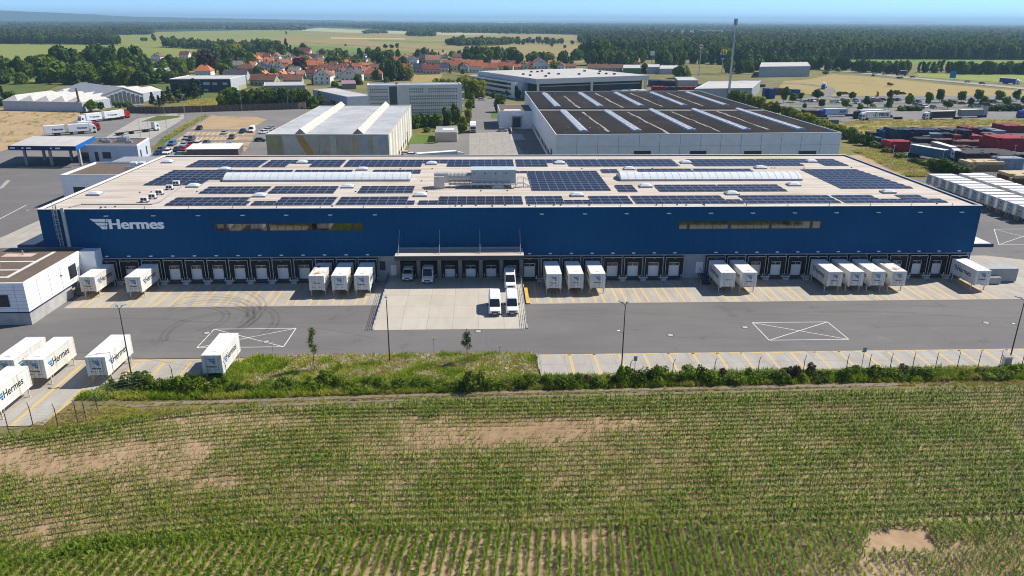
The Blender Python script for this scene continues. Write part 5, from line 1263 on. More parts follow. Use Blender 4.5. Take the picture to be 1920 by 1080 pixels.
q.extrude([(6.75, 2.55), (7.7, 3.45), (7.95, 3.2), (7.35, 2.55), (7.95, 1.9), (7.7, 1.65)], 'y', -1.30, -1.276, mat('arrow_dark', (.05, .015, .02), .5, 0)); q.build('emblem', t)
truck('articulated truck with dark cab parked half hidden behind the white lettered trailer', at(1601, 222.5), at(1672, 219.5), CABK, [(2.7, 16.0, TRW)], 4.0)
t = truck('blue cab articulated truck with pale blue trailer next to the pallet stacks', at(1535, 219.5), at(1600, 217.5), CABB, [(2.7, 15.6, TLB)], 4.0)
q = MB()
for k in range(5): q.extrude([(10.6+k*.75, 1.9), (11.1+k*.75, 1.9), (11.5+k*.75, 3.1), (11.0+k*.75, 3.1)], 'y', -1.30, -1.276, mat('ink_blue', (.03, .06, .16)))
q.build('emblem', t)
truck('articulated truck with white cab and black trailer on the road behind the crates', at(1731, 224.5), at(1803, 223), CABW, [(2.7, 16.3, TRB)], 4.0)
truck('grey trailer standing behind the black trailer on the road', at(1797, 221), at(1848, 219.5), CABW, [(.2, 13.4, TRG)], 4.0, cab=False)
truck('white cab truck with long white roofed trailer in the storage yard', at(1794, 300.5), at(1738, 283), CABW, [(2.7, 15.5, TRG)], 4.0)
truck('teal tarpaulin trailer parked beside the white cab truck', at(1773, 304), at(1703, 291), CABW, [(.3, 13.6, TEAL)], 4.0, cab=False)
truck('dark blue truck just entering the picture at the right road edge', at(1908, 221), at(1972, 219), CABB, [(2.7, 15, TBLUE)], 4.0)
# swap body trucks in the western yard
t = truck('white truck and trailer with two swap bodies, cab facing left in the west yard', at(150, 232.0), at(233, 222.5), CABW, [(2.7, 10.0, TRW), (11.2, 18.6, TRW)], 4.0)
for x0 in (4.0, 12.6): ltr(t, 'Hermes', x0+1.2, 3.6, 2.1, .85, INK, -1, .02)
for x0 in (4.0, 12.6): emblem(t, (x0, -1.285, 2.1), '-y', .9, .8)
truck('truck with red cab over a blue bumper half hidden behind the left facing truck', at(242, 220.5), at(214, 223.5), CABR, [(2.7, 8, TRW)], 4.0)
t = truck('white truck and trailer with two swap bodies, cab facing right near the canopy', at(182, 248.5), at(97, 254.5), CABW, [(2.7, 10.0, TRW), (11.2, 18.6, TRW)], 4.0)
for x0 in (3.2, 11.8): ltr(t, 'Hermes', x0+.2, 3.6, 2.1, .85, INK, 1, .02)
truck('truck with red cab standing behind the right facing swap body truck', at(188, 244), at(150, 247), CABR, [(2.7, 8, TRW)], 4.0)
truck('white cab chassis truck with empty trailer on the concrete of the west yard', at(297, 244), at(216, 254.5), CABW, [], 4.0, bare=True)
truck('dark truck on the motorway right of the white van', at(1680, 141), at(1700, 142), CABK, [(2.7, 9, TRB)], 4.2)
truck('blue tarpaulin truck with white cab on the motorway by the green field', at(1911, 158.5), at(1879, 156.5), CABW, [(2.7, 14, TBLUE)], 4.2)
truck('teal truck coming round the bend of the access road', at(1543, 167.5), at(1547, 164), mat('cab_teal', (.03, .22, .32), .4, 0), [(2.5, 9, TLB)], 3.9)

# ---------------------------------------------------------------- cars
PAINTS = {'black': (.015, .015, .018), 'white': (.75, .75, .75), 'silver': (.40, .41, .43), 'dark blue': (.012, .03, .12), 'blue': (.02, .12, .38), 'red': (.35, .015, .02), 'dark grey': (.06, .065, .07), 'pale blue': (.35, .50, .62), 'brown': (.12, .07, .04), 'teal': (.10, .30, .30)}
def car_proto(suv):
    hL, hw, ht = (2.2, .9, 1.48) if not suv else (2.25, .93, 1.68)
    b = MB(); zb = .3; zs = .88 if not suv else 1.0
    m0 = mat('car_white', PAINTS['white'], .25, 0)
    b.extrude([(-hL, zb+.1), (-hL-.05, .62), (-hL+.12, .78), (-hL+1.0, zs), (hL-.1, zs+.02), (hL, .7), (hL-.02, zb)], 'x', -hw, hw, m0)
    # the glasshouse: roof slab on pillars of glass
    r = MB(); a0, a1, a2, a3 = -hL+.95, -hL+1.75, (hL-.75 if not suv else hL-.35), (hL-.25 if not suv else hL-.05)
    r.hexa([(-hw*.93, a0, zs), (hw*.93, a0, zs), (hw*.93, a3, zs), (-hw*.93, a3, zs), (-hw*.74, a1, ht-.05), (hw*.74, a1, ht-.05), (hw*.74, a2, ht-.05), (-hw*.74, a2, ht-.05)], GLASSD)
    b.hexa([(-hw*.76, a1-.05, ht-.049), (hw*.76, a1-.05, ht-.049), (hw*.76, a2+.05, ht-.049), (-hw*.76, a2+.05, ht-.049), (-hw*.7, a1+.1, ht), (hw*.7, a1+.1, ht), (hw*.7, a2-.1, ht), (-hw*.7, a2-.1, ht)], m0)
    w_ = MB(); w_.disc((0, 0, .32), 'x', .32, .2, BLACK, 12); hl = MB()
    for s in (-1, 1): hl.box(s*hw*.72-.16, s*hw*.72+.16, -hL-.04, -hL+.06, .62, .76, WHITE)
    return b, r.mesh('window_band'), w_.mesh('wheel'), hw, hL
CARM = {}
def car(label, px, py, colr, rz=0.0, suv=False, group=None):
    if (suv, colr) not in CARM:
        b, g, w_, hw, hL = car_proto(suv); m = mat('car_'+colr.replace(' ', '_'), PAINTS[colr], .22, 0, spec=.6); b.mats = [m]; CARM[suv, colr] = (b.mesh('body'), g, w_, hw, hL)
    bm, g, w_, hw, hL = CARM[suv, colr]; p = at(px, py); t = thing('parked_car', label, 'car', (p[0], p[1], .0), rz, group)
    obj('body', bm, t); obj('window_band', g, t)
    for sx in (-1, 1):
        for sy in (-1, 1): obj('wheel', w_, t, (sx*(hw-.08), sy*(hL-.8), 0))
    return t
WHERE = []
def cars(where, group, lst, base=0.0):
    labs = uniq([(px, ('%s %s '+where) % (c, 'tall car' if s else 'car')) for px, py, c, rz, s in lst])
    for (px, py, c, rz, s), lb in zip(lst, labs): car(lb, px, py, c, base+rz, s, group)
LC = [(374, 243, 'black', .1, 1), (421, 251, 'silver', 0, 0), (455, 249, 'dark blue', 0, 1), (435, 260, 'dark grey', .1, 1), (350, 261, 'silver', 0, 0), (359, 263, 'dark grey', 0, 1), (323, 272, 'blue', 0, 1), (345, 274, 'pale blue', 0, 0),
      (358, 274, 'red', 0, 1), (370, 273, 'white', 0, 1), (387, 270, 'dark grey', 0, 0), (303, 284, 'dark blue', 0, 1), (297, 289.5, 'dark blue', 0, 0), (314, 288, 'white', 0, 1), (332, 283, 'dark blue', 0, 0), (345, 282, 'red', 0, 0), (428, 275, 'blue', 0, 0)]
cars('in the sandy car park beside the grey hall', 'cars in the sandy car park', LC)
cars('along the left wall of the grey hall', 'cars by the grey hall', [(488, 265, 'black', 1.57, 0), (494, 250, 'white', -.5, 0), (501, 246, 'silver', -.5, 0), (507, 243, 'silver', -.5, 0)])
cars('at the near end of the sandy car park by the shed', 'cars by the shed', [(340, 292.5, 'teal', 1.2, 0), (354, 293, 'red', 1.2, 0)])
cars('beside the loading gate between the halls', 'cars in the forecourt', [(942, 246.5, 'silver', 1.57, 0)]); cars('behind the long pale truck', 'cars in the forecourt', [(763, 291, 'white', 1.4, 0), (773, 293.5, 'white', 1.4, 0)])
cars('on the lane by the park trees', 'cars in the forecourt', [(903, 188, 'white', 1.57, 0)])
RC = [(1505, 191, 'white'), (1512, 191.5, 'silver'), (1519, 191, 'dark grey'), (1525, 191, 'white'), (1532, 191, 'red'), (1563, 193, 'white'), (1573, 192.5, 'white'), (1581, 190, 'dark blue'), (1604, 190.5, 'dark blue'), (1606, 194, 'pale blue'), (1637, 188.5, 'white'), (1643, 190, 'red'),
      (1650, 191, 'dark grey'), (1655, 188.8, 'dark blue'), (1677, 189.5, 'dark blue'), (1684, 188.8, 'dark blue'), (1637, 200.5, 'brown'), (1700, 202.5, 'white'), (1717, 197.5, 'black'), (1722, 192.6, 'dark blue'), (1726, 200.5, 'white'), (1733, 202, 'white'), (1750, 203, 'dark grey'), (1713, 194, 'dark grey'),
      (1791, 194, 'black'), (1804, 195.5, 'dark grey'), (1820, 195, 'brown'), (1822, 201, 'black'), (1832, 199, 'silver'), (1853, 190.5, 'silver'), (1862, 192, 'dark grey'), (1869, 193.6, 'silver'), (1875, 196, 'white'), (1890, 190, 'dark blue'), (1898, 198, 'silver'), (1908, 199, 'dark grey'), (1914, 187.5, 'white'), (1665, 201, 'silver'), (1590, 200, 'black'), (1770, 193, 'silver'), (1838, 189, 'white'), (1620, 192, 'silver')]
RC = [(x, y, c, R.choice([0, 0, .0, 1.57]), R.random() < .4) for x, y, c in RC]
cars('in the car park beyond the lettered trailer', 'cars in the tree planted car park', [q for q in RC if q[0] < 1690]); cars('in the car park beyond the black trailer', 'cars in the tree planted car park', [q for q in RC if q[0] >= 1690])
cars('parked at the edge of the straw field', 'cars by the straw field', [(1585, 177, 'dark grey', 1.57, 1), (1692, 177, 'black', 1.57, 1), (1600, 177.6, 'black', 1.57, 0)])
cars('driving on the motorway', 'cars on the motorway', [(1640, 139.5, 'white', 1.4, 0), (1659, 141, 'white', 1.4, 1), (1711, 145.5, 'dark blue', 1.4, 0), (1814, 154.5, 'silver', 1.4, 0), (1841, 157.5, 'black', 1.4, 0)])
p = at(469, 249); v = dup(bpy.data.objects['delivery_van'], (p[0], p[1]+2.8, 0), .1, 'white van at the right end of the sandy car park beside the grey hall', 'vans elsewhere'); v.rotation_euler = (0, 0, .1)

# ---------------------------------------------------------------- buildings
def quad4(fl, fr, br):
    a, b2, c = (np.asarray(q, float)[:2] for q in (fl, fr, br)); return [tuple(a), tuple(b2), tuple(c), tuple(a+c-b2)]
ROOFL = mat('pale_flat_roof', (.47, .445, .42), .8, .08, .3, big=.1); ROOFG = mat('grey_flat_roof', (.40, .41, .42), .8, .1, .3, big=.15, bigscale=.08); ROOFD = mat('dark_bitumen_roof', (.030, .026, .023), .95, .18, .25, big=.25, bigscale=.05, spec=.08)
BEIGE = mat('beige_panel', (.46, .43, .35), .8, .12, .3, big=.1)
def lerp(a, b2, t): return tuple(np.asarray(a, float)*(1-t)+np.asarray(b2, float)*t)
def face_box(q, a, b2, t0, t1, z0, z1, out, m, inn=-.02):
    """box lying on the wall from a to b (2D), out metres proud"""
    a = np.asarray(a); b2 = np.asarray(b2); d = (b2-a)/np.linalg.norm(b2-a); nn = np.array([d[1], -d[0]]); p0 = a+(b2-a)*t0; p1 = a+(b2-a)*t1
    P = [tuple(p0+nn*out), tuple(p1+nn*out), tuple(p1+nn*inn), tuple(p0+nn*inn)]; q.hexa([(x, y, z0) for x, y in P]+[(x, y, z1) for x, y in P], m)
def inset(c, d):
    m_ = np.mean(np.asarray(c), 0); return [tuple(np.asarray(p)+(m_-np.asarray(p))*d/np.linalg.norm(m_-np.asarray(p))) for p in c]
def block(name, label, corners, h, wallm, roofm, cat='building', par=.35, capm=None):
    t = thing(name, label, cat); q = MB(); q.prism(corners, -.3, h, wallm); w_ = q.build('wall', t)
    q = MB(); q.prism(inset(corners, .5), h+.001, h+.05, roofm); r = q.build('roof', t)
    q = MB(); ic = inset(corners, .45)
    for i in range(4):
        a, b2, c, d = corners[i], corners[(i+1) % 4], ic[(i+1) % 4], ic[i]; P = [a, b2, c, d]; q.hexa([(x, y, h+.002) for x, y in P]+[(x, y, h+par) for x, y in P], capm or wallm)
    q.build('parapet', r); return t, w_, r
# grey hall with painted panels
HC = [(11.6, 99.0), (48.1, 98.6), (47.4, 181.5), (11.6, 178)]
t, w_, r = block('grey_hall', 'grey panelled hall with ochre and olive front panels and two ridge skylights', HC, 11.8, BEIGE, ROOFG, 'warehouse', .3)
q = MB(); OLV = mat('panel_olive', (.34, .31, .17), .8, .15, .5); OCH = mat('panel_ochre', (.50, .28, .08), .8, .12, .5); LIL = mat('panel_lilac', (.42, .43, .47), .8, .1, .5); TAN = mat('panel_tan', (.44, .39, .30), .8, .15, .5); PAL = mat('panel_pale', (.50, .49, .42), .8, .12, .5)
a, b2 = HC[0], HC[1]
for t0, t1, m in ((0, .13, OLV), (.45, .52, TAN), (.52, .57, PAL), (.6, .68, TAN), (.70, .755, mat('panel_straw', (.48, .40, .25), .8, .1, .5)), (.755, .83, LIL), (.83, .87, TAN), (.87, .92, PAL), (.92, 1, LIL)): face_box(q, a, b2, t0, t1, 0, 11.7, .06, m)
def fx(t_, z): return (a[0]+(b2[0]-a[0])*t_, z)
for P, m in (([fx(.13, 11.7), fx(.24, 11.7), fx(.40, 0), fx(.17, 0)], PAL), ([fx(.24, 11.7), fx(.30, 11.7), fx(.42, 4.0), fx(.385, 1.5)], OCH)): q.extrude(P, 'y', 98.85, 98.95, m)
for k in range(1, 7): face_box(q, a, b2, k/7-.001, k/7+.001, 0, 11.7, .08, GREYM)
face_box(q, a, b2, 0, 1, 5.9, 5.96, .085, GREYM); q.build('painted_panel', t)
q = MB()
for k in range(9): face_box(q, HC[1], HC[2], .03+k*.105, .09+k*.105, 0 if k % 3 else .3, 11.6, .05, mat('panel_cream', (.62, .57, .44), .8, .1, .5) if k % 2 else mat('panel_white', (.68, .66, .60), .8, .1, .5))
q.build('side_panel', t)
for k in range(5):
    q = MB(); face_box(q, HC[1], HC[2], .22+k*.1, .26+k*.1, 1.2, 2.6, .09, GLASSD); q.build('window', t)
q = MB(); face_box(q, HC[1], HC[2], .70, .74, 0, 4.6, .09, DKGREY); q.build('gate', t)
CRM = mat('cream_skylight', (.62, .56, .42), .6, .12, .4)
for px0, px1 in ((563, 641), (671, 724)):
    p0 = at(px0, 251.5, 11.8); p1 = at(px1, 197, 11.8); q = MB(); d = p1-p0; Lg = np.linalg.norm(d[:2]); q.T((p0[0], p0[1], 11.86), math.atan2(d[1], d[0])-math.pi/2)
    q.extrude([(-1.6, 0), (1.6, 0), (0, 1.5)], 'y', .1, Lg-1, CRM)
    for k in range(10): q.extrude([(-1.65, .02), (1.65, .02), (0, 1.57)], 'y', .1+k*(Lg-1.2)/10, .28+k*(Lg-1.2)/10, STEEL)
    q.build('ridge_skylight', r)
q = MB()
for k in range(10):
    y = 108+k*6.6; q.box(26+R.uniform(-3, 3), 40+R.uniform(-4, 3), y, y+.5, 11.855, 11.862+.001*k, ROOFL)
q.build('repair_strip', r)
# white warehouse with dark roof
WC = [(98.9, 103.0), (190.6, 107.7), (186.0, 255.7), (97.3, 251.2)]; WH = 11.0
t, w_, r = block('white_warehouse', 'huge white warehouse with dark bitumen roof and long ribbed skylights', WC, WH, WHITEC, ROOFD, 'warehouse', .35, mat('roof_edge_white', (.7, .7, .69), .6, .05, 1))
q = MB()
for k in range(1, 14): face_box(q, WC[0], WC[1], k/14-.0006, k/14+.0006, 0, WH, .03, GREYM)
for z in (4.0, 7.5): face_box(q, WC[0], WC[1], 0, 1, z, z+.05, .032, GREYM)
q.build('panel_joint', t)
for x0, x1 in ((1188, 1218), (1294, 1323), (1398, 1428), (1503, 1533)):
    q = MB(); pa = (onY(x0, 290, 104.5)[0]-98.9)/91.7; pb = (onY(x1, 290, 106)[0]-98.9)/91.7; zt = onY((x0+x1)/2, 281.5, 98.9+2 if 0 else 104.5+(pa*4.7))[2]; face_box(q, WC[0], WC[1], pa-.004, pb+.004, 0, zt+.3, .04, WHITE); o = q.build('gate_frame', t)
    q = MB(); face_box(q, WC[0], WC[1], pa, pb, 0, zt, .07, DKGREY); q.build('gate', o)
q = MB()
for k in range(16): face_box(q, WC[3], WC[0], .28+k*.04, .305+k*.04, 1.4, 3.0, .05, GLASSD)
q.build('window_row', t)
q = MB(); face_box(q, WC[3], WC[0], .9, .925, 0, 4.8, .08, DKGREY); q.build('gate', t)
RIBW = mat('ribbed_skylight', (.58, .60, .63), .5, .08, 1)
def rstrip(p0, p1):
    a = at(*p0, WH+.3); b2 = at(*p1, WH+.3); d = b2-a; Lg = np.linalg.norm(d[:2]); q = MB().T((a[0], a[1], WH+.051), math.atan2(d[1], d[0])-math.pi/2); wd = 1.45
    q.extrude([(-wd, 0), (wd, 0), (wd*.85, .45), (0, .75), (-wd*.85, .45)], 'y', 0, Lg, RIBW); k = 0
    while k*1.9 < Lg-.6: q.extrude([(-wd-.04, .0), (wd+.04, 0), (wd*.87, .50), (0, .83), (-wd*.87, .50)], 'y', .4+k*1.9, .75+k*1.9, GREYM if k % 2 else RIBW); k += 1
    q.build('skylight_strip', r)
for p0, p1 in (((1095, 246), (1055, 207)), ((1196, 245), (1137, 207)), ((1298, 243.5), (1221, 205.5)), ((1401, 243), (1301, 205)), ((1503, 242), (1383, 204)),
               ((1046, 200), (1020.5, 175)), ((1126, 199.5), (1088, 174.5)), ((1203, 198.5), (1155, 174)), ((1283, 197.5), (1222, 173.5)), ((1361, 197), (1289, 173))): rstrip(p0, p1)
STAIN = mat('dust_streak', (.30, .26, .22), .9, .25, .6); q = MB()
def streak(p0, p1, wd):
    a = at(*p0, WH)[:2]; b2 = at(*p1, WH)[:2]; N = 9; prev = None
    for k in range(N): 
        s0, s1 = a+(b2-a)*k/N, a+(b2-a)*(k+1)/N; o = R.uniform(-.25, .25); stripe(q, s0[0]+o, s0[1], s1[0]+o, s1[1], wd*R.uniform(.5, 1.2), WH+.056+.001*(k % 5), STAIN)
for a_, b_ in (((1057, 180), (1087, 203)), ((1117, 175), (1167, 202)), ((1182, 175), (1242, 200)), ((1092, 210), (1142, 247)), ((1177, 210), (1257, 252)), ((1260, 209.6), (1350, 247)), ((1345, 208.7), (1440, 243)), ((1250, 174), (1318, 199))): streak(a_, b_, .9)
q.build('dust_streak', r)
pa = at(1064, 205.5, WH); q = MB(); q.box(98.4, 188.3, pa[1]-4.2, pa[1]-.2, WH+.058, WH+.10, mat('valley_gravel', (.24, .215, .19), .9, .1, .3)); q.box(98.4, 188.3, pa[1]-.2, pa[1]+.4, WH+.055, WH+.6, DKGREY); q.build('valley_strip', r)
q = MB()
for k in range(26): x, y = R.uniform(102, 184), R.uniform(112, 245); q.box(x-.25, x+.25, y-.25, y+.25, WH+.05, WH+.7, STEEL)
q.build('roof_vent', r)
# its annex with the loading gate
AC = quad4((83.6, 199.5), (98.3, 199.8), (97.9, 226)); t, w_, r = block('warehouse_annex', 'low white annex with brown roof joined to the left side of the white warehouse', AC, 7.3, WHITEC, BROWN, 'building', .25, WHITE)
q = MB(); face_box(q, AC[0], AC[1], .38, .62, .9, 5.2, .9, DKGREY); face_box(q, AC[0], AC[1], .36, .64, 5.0, 5.7, 1.1, GREYM); q.build('loading_gate', t)
q = MB(); q.prism([tuple(lerp(AC[0], AC[2], .12)), (93, 203), (93, 208), (86, 208)], 7.36, 7.4, OFFW); q.build('roof_patch', r)
q = MB(); q.box(88.2, 88.5, 184, 199.3, 0, 1.2, PLAIN); tag(q.build('ramp_wall'), 'pale low ramp wall beside the loading gate of the warehouse annex', 'wall'); psheet('dock_pit', [(958, 263), (986, 262), (977, 251), (957, 251)], .01, PLAIN)
# brick hut with pale roof patch
BC = quad4(at(816, 266), at(857, 266), at(858, 254)); t, w_, r = block('storage_hut', 'small pale storage hut with a dark roof and white sheet on it', BC, 3.6, BEIGE, GREYM, 'hut', .1)
c_ = np.mean(BC, 0); q = MB(); q.box(c_[0]-1.5, c_[0]+3, c_[1]-2.2, c_[1]+2.2, 3.651, 3.75, WHITE); q.build('roof_sheet', r)
# concrete office block
OC = quad4((20.2, 248.5), (66.0, 255.0), (64.4, 268.0)); OH = 13.9; CONCW = mat('office_concrete', (.68, .64, .56), .85, .08, .3, big=.08)
t, w_, r = block('office_block', 'long grey concrete office block with rows of paired small windows', OC, OH, CONCW, ROOFG, 'office building', .5, WHITE)
for fz in (10.6, 7.2, 3.9, .6):
    q = MB(); g = MB()
    for k in range(9): 
        for h2 in (0, 1.25): face_box(g, OC[0], OC[1], .025+k*.0215, .0355+k*.0215, fz+h2, fz+h2+.72, .03, mat('office_pane', (.06, .065, .07), .15, 0))
    for k in range(23):
        if 3.0 < fz < 11 and k in (7, 8) and fz > 10: continue
        for h2 in (0, 1.25): face_box(g, OC[0], OC[1], .44+k*.0225, .4505+k*.0225, fz+h2, fz+h2+.72, .03, mat('office_pane', (.06, .065, .07), .15, 0))
    g.build('window_row', t)
q = MB(); face_box(q, OC[0], OC[1], .225, .31, 0, OH-.3, .25, mat('stair_glass', (.10, .10, .085), .3, .15, .8))
for k in range(6): face_box(q, OC[0], OC[1], .225+.085*k/6, .2265+.085*k/6, 0, OH-.3, .29, DKGREY)
for z in range(8): face_box(q, OC[0], OC[1], .225, .31, z*1.7, z*1.7+.12, .3, DKGREY)
face_box(q, OC[0], OC[1], .222, .226, 0, OH+.6, .4, WHITE); face_box(q, OC[0], OC[1], .309, .313, 0, OH+.6, .4, WHITE); q.build('stair_tower', t)
q = MB()
for k in range(3):
    z = 3.4*k+3.2; face_box(q, OC[1], OC[2], .2, .8, z, z+.15, 1.6, STEEL); face_box(q, OC[1], OC[2], .2, .8, z+.95, z+1.0, 1.6, STEEL, 1.55)
for tt in (.2, .5, .8): face_box(q, OC[1], OC[2], tt-.01, tt+.01, 0, 11.5, 1.6, STEEL, 1.5)
q.build('fire_escape', t)
q = MB(); q.box(33.5, 34.5, 252.5, 253.5, OH+.5, OH+1.4, mat('red_box', (.45, .03, .05), .5, 0)); q.build('roof_box', r)
# big white-roofed logistics hall
BHH = 12.2; BH = [(107.8, 321.6), (182.0, 355.8), (147.5, 426.0), (73.0, 393.0)]
t = thing('logistics_hall', 'big hall with white flat roof, deep grey fascia and glass front on columns', 'warehouse'); q = MB(); ic = inset(BH, 4.5); q.prism(ic, 0, BHH-3.2, mat('hall_glass', (.03, .035, .045), .2, .2, .3)); q.build('glass_wall', t); q = MB(); face_box(q, BH[3], BH[0], .0, .80, 0, BHH-3.01, -.6, mat('hall_side_cladding', (.45, .49, .53), .6, .05, .4), -6); q.build('wall', t)
q = MB(); q.prism(BH, BHH-3.0, BHH-.1, mat('fascia_grey', (.40, .43, .46), .6, .05, .4)); q.build('fascia', t); q = MB(); q.prism(inset(BH, .5), BHH-.099, BHH, ROOFL); r = q.build('roof', t)
q = MB()
for k in range(14): u, v_ = R.uniform(.1, .9), R.uniform(.1, .9); c_ = lerp(lerp(BH[0], BH[1], u), lerp(BH[3], BH[2], u), v_); q.box(c_[0]-.8, c_[0]+.8, c_[1]-.8, c_[1]+.8, BHH, BHH+.9, DKGREY)
q.build('roof_vent', r)
for c_ in (lerp(BH[0], BH[1], .012), lerp(BH[0], BH[1], .48), lerp(BH[0], BH[1], .985), lerp(BH[1], BH[2], .5)):
    c2 = lerp(c_, np.mean(BH, 0), .02); q = MB(); q.box(c2[0]-.7, c2[0]+.7, c2[1]-.7, c2[1]+.7, 0, BHH-3.01, OFFW); q.build('column', t)
q = MB(); face_box(q, lerp(ic[0], ic[1], 0), lerp(ic[0], ic[1], 1), .02, .98, BHH-5.0, BHH-4.4, .4, GREYM); q.build('beam', t)
for px in (1095, 1105, 1122, 1130, 1148, 1160, 1175, 1188):
    pass
lab = uniq([(px, 'white box trailer parked at the glass front of the big hall') for px in (1135, 1146, 1162, 1180, 1194)])
for px, lb in zip((1135, 1146, 1162, 1180, 1194), lab): truck(lb, at(px, 180.5), at(px+7, 180), CABW, [(.2, 7, TRW)], 3.8, cab=False)
# white office wing at its left
KC = [(66.1, 394.0), (95.8, 335.6), (103.0, 339.3)]; KC = quad4(*KC); t, w_, r = block('office_wing', 'white office wing with dark window bands left of the big hall', KC, 9.0, WHITEC, ROOFL, 'office building', .4)
for z in (1.2, 4.4, 7.0):
    q = MB(); face_box(q, KC[0], KC[1], .12, .93, z, z+1.5, .03, GLASSD); q.build('window_band', t)
# canopy (gate station) in the west yard
z1 = 6.6; CC = [at(14, 273.5, z1), at(141, 274.5, z1), at(178, 255.8, z1), at(59, 257.5, z1)]
CC = quad4(CC[0], CC[1], CC[2]); t = thing('gate_canopy', 'wide flat canopy with dark blue fascia over the gate lanes of the west yard', 'canopy'); q = MB(); q.prism(CC, z1-1.35, z1-.05, BLUED); face_box(q, CC[1], CC[2], 0, 1, z1-1.3, z1-.06, .05, BLUEB); q.build('fascia', t)
q = MB(); q.prism(inset(CC, .4), z1-.049, z1+.03, ROOFL); r = q.build('roof', t)
q = MB(); q.hexa([(*lerp(CC[0], CC[1], .5), z1+.031), (*lerp(CC[0], CC[1], .52), z1+.031), (*lerp(CC[3], CC[2], .52), z1+.031), (*lerp(CC[3], CC[2], .5), z1+.031), (*lerp(CC[0], CC[1], .5), z1+.06), (*lerp(CC[0], CC[1], .52), z1+.06), (*lerp(CC[3], CC[2], .52), z1+.06), (*lerp(CC[3], CC[2], .5), z1+.06)], ROOFG); q.build('roof_seam', r)
q = MB()
for u in (.03, .2, .27, .62, .70): face_box(q, CC[0], CC[1], u, u+(.03 if u in (.2, .62) else .07), z1-.85, z1-.45, .03, SIGNW)
q.build('fascia_sign', t)
for u, v_ in ((.17, .15), (.30, .55), (.55, .15), (.72, .55), (.985, .15)):
    c_ = lerp(lerp(CC[0], CC[1], u), lerp(CC[3], CC[2], u), v_); q = MB(); q.box(c_[0]-.35, c_[0]+.35, c_[1]-.35, c_[1]+.35, 0, z1-1.36, PLAIN); q.build('column', t)
q = MB(); c_ = lerp(CC[0], CC[1], .15); q.box(c_[0]-1, c_[0]+16, c_[1]-1.2, c_[1]-.7, 0, .18, PLAIN); q.build('lane_kerb', t)
# low white office of the gate
GC = quad4(at(150, 304), at(262, 304.5), at(284, 289)); t, w_, r = block('gate_office', 'low white office with brown roof and rooftop units behind the depot\'s left corner', GC, 5.2, mat('gate_office_wall', (.50, .55, .60), .6, .05, .5), BROWN, 'office building', .45, WHITE)
for u0, u1, z0, zt in ((.05, .17, .2, 3.2), (.27, .33, .2, 3.4), (.40, .54, 1.2, 3.3)):
    q = MB(); face_box(q, GC[0], GC[1], u0, u1, z0, zt, .04, GLASSD); q.build('window', t)
for u in (.15, .62): q = MB(); face_box(q, GC[1], GC[2], u, u+.1, 1.0, 3.6, .04, DKGREY); q.build('window', t)
c_ = np.mean(GC, 0)
for dx, dy, s, hh in ((2.5, 1.5, 1.6, 1.6), (-2, 0, 1.1, .8), (5.5, -1, 1.0, .7), (-4.5, 1, .8, .7)):
    q = MB(); q.box(c_[0]+dx-s, c_[0]+dx+s, c_[1]+dy-s*.7, c_[1]+dy+s*.7, 5.25, 5.25+hh, STEEL); q.tube((c_[0]+dx, c_[1]+dy, 5.25+hh), (c_[0]+dx, c_[1]+dy, 5.25+hh+.7), .4, STEEL, 8); q.build('roof_unit', r)
# west office against the depot
VC = [tuple(at(113, 331.5, 7.2)[:2]), (0.3, at(113, 331.5, 7.2)[1]), (0.3, at(186, 307, 7.2)[1]), (at(113, 331.5, 7.2)[0], at(186, 307, 7.2)[1])]
t, w_, r = block('side_office', 'white two storey office with brown gravel roof against the west wall of the depot', VC, 7.2, WHITEC, BROWN, 'office building', .5, WHITE)
for u0 in (.09, .24, .40): q = MB(); face_box(q, VC[0], VC[1], u0, u0+.1, .3, 4.6, .05, GLASSD); q.build('window', t)
q = MB()
for dx, dy in ((13, 12), (15, 12), (18, 8)): q.box(VC[0][0]+dx-.8, VC[0][0]+dx+.8, VC[0][1]+dy-.7, VC[0][1]+dy+.7, 7.25, 8.7, WHITE)
q.box(VC[0][0]+12, VC[0][0]+22, VC[0][1]+8.6, VC[0][1]+9.2, 7.6, 8.0, STEEL); q.build('roof_unit', r)
q = MB(); pa = at(215, 303, 3.2); q.box(pa[0]-1, 0.2, pa[1], pa[1]+9, 2.6, 3.2, GREYM); o = q.build('loading_canopy'); tag(o, 'low grey loading canopy along the west wall behind the side office', 'canopy')
# white shed in the car park
SC = quad4(at(350, 295), at(449, 294), at(458, 283)); t = thing('car_park_shed', 'long low shed with white roof at the near end of the sandy car park', 'shed'); q = MB(); q.prism(inset(SC, .3), 0, 2.6, mat('shed_plank', (.16, .12, .10), .8, .2, 1)); q.build('wall', t); q = MB(); q.prism(SC, 2.601, 2.75, WHITE); q.build('roof', t)
# dark blue business building
DC = quad4(at(321, 174), at(434, 173.5), at(463, 165)); t, w_, r = block('blue_business_hall', 'dark navy business hall with white roof edge behind the dark conifers', DC, 8.2, mat('navy_cladding', (.02, .03, .06), .5, .1, .4), ROOFL, 'building', .4, WHITE)
for u0, u1, z0, zt in ((.55, .66, 4.8, 6.4), (.70, .78, 4.8, 6.2), (.87, .95, 4.8, 6.2), (.55, .62, 1.0, 2.3)): q = MB(); face_box(q, DC[0], DC[1], u0, u1, z0, zt, .04, mat('office_glass_light', (.4, .43, .46), .2, .1, .5)); q.build('window', t)
q = MB(); face_box(q, DC[1], DC[2], .02, .98, 0, 8.1, .05, mat('side_grey', (.42, .45, .47), .6, .06, .5)); face_box(q, DC[1], DC[2], .5, .98, 0, 3, .1, mat('side_tan', (.4, .33, .2), .7, .1, .5)); q.build('side_cladding', t)
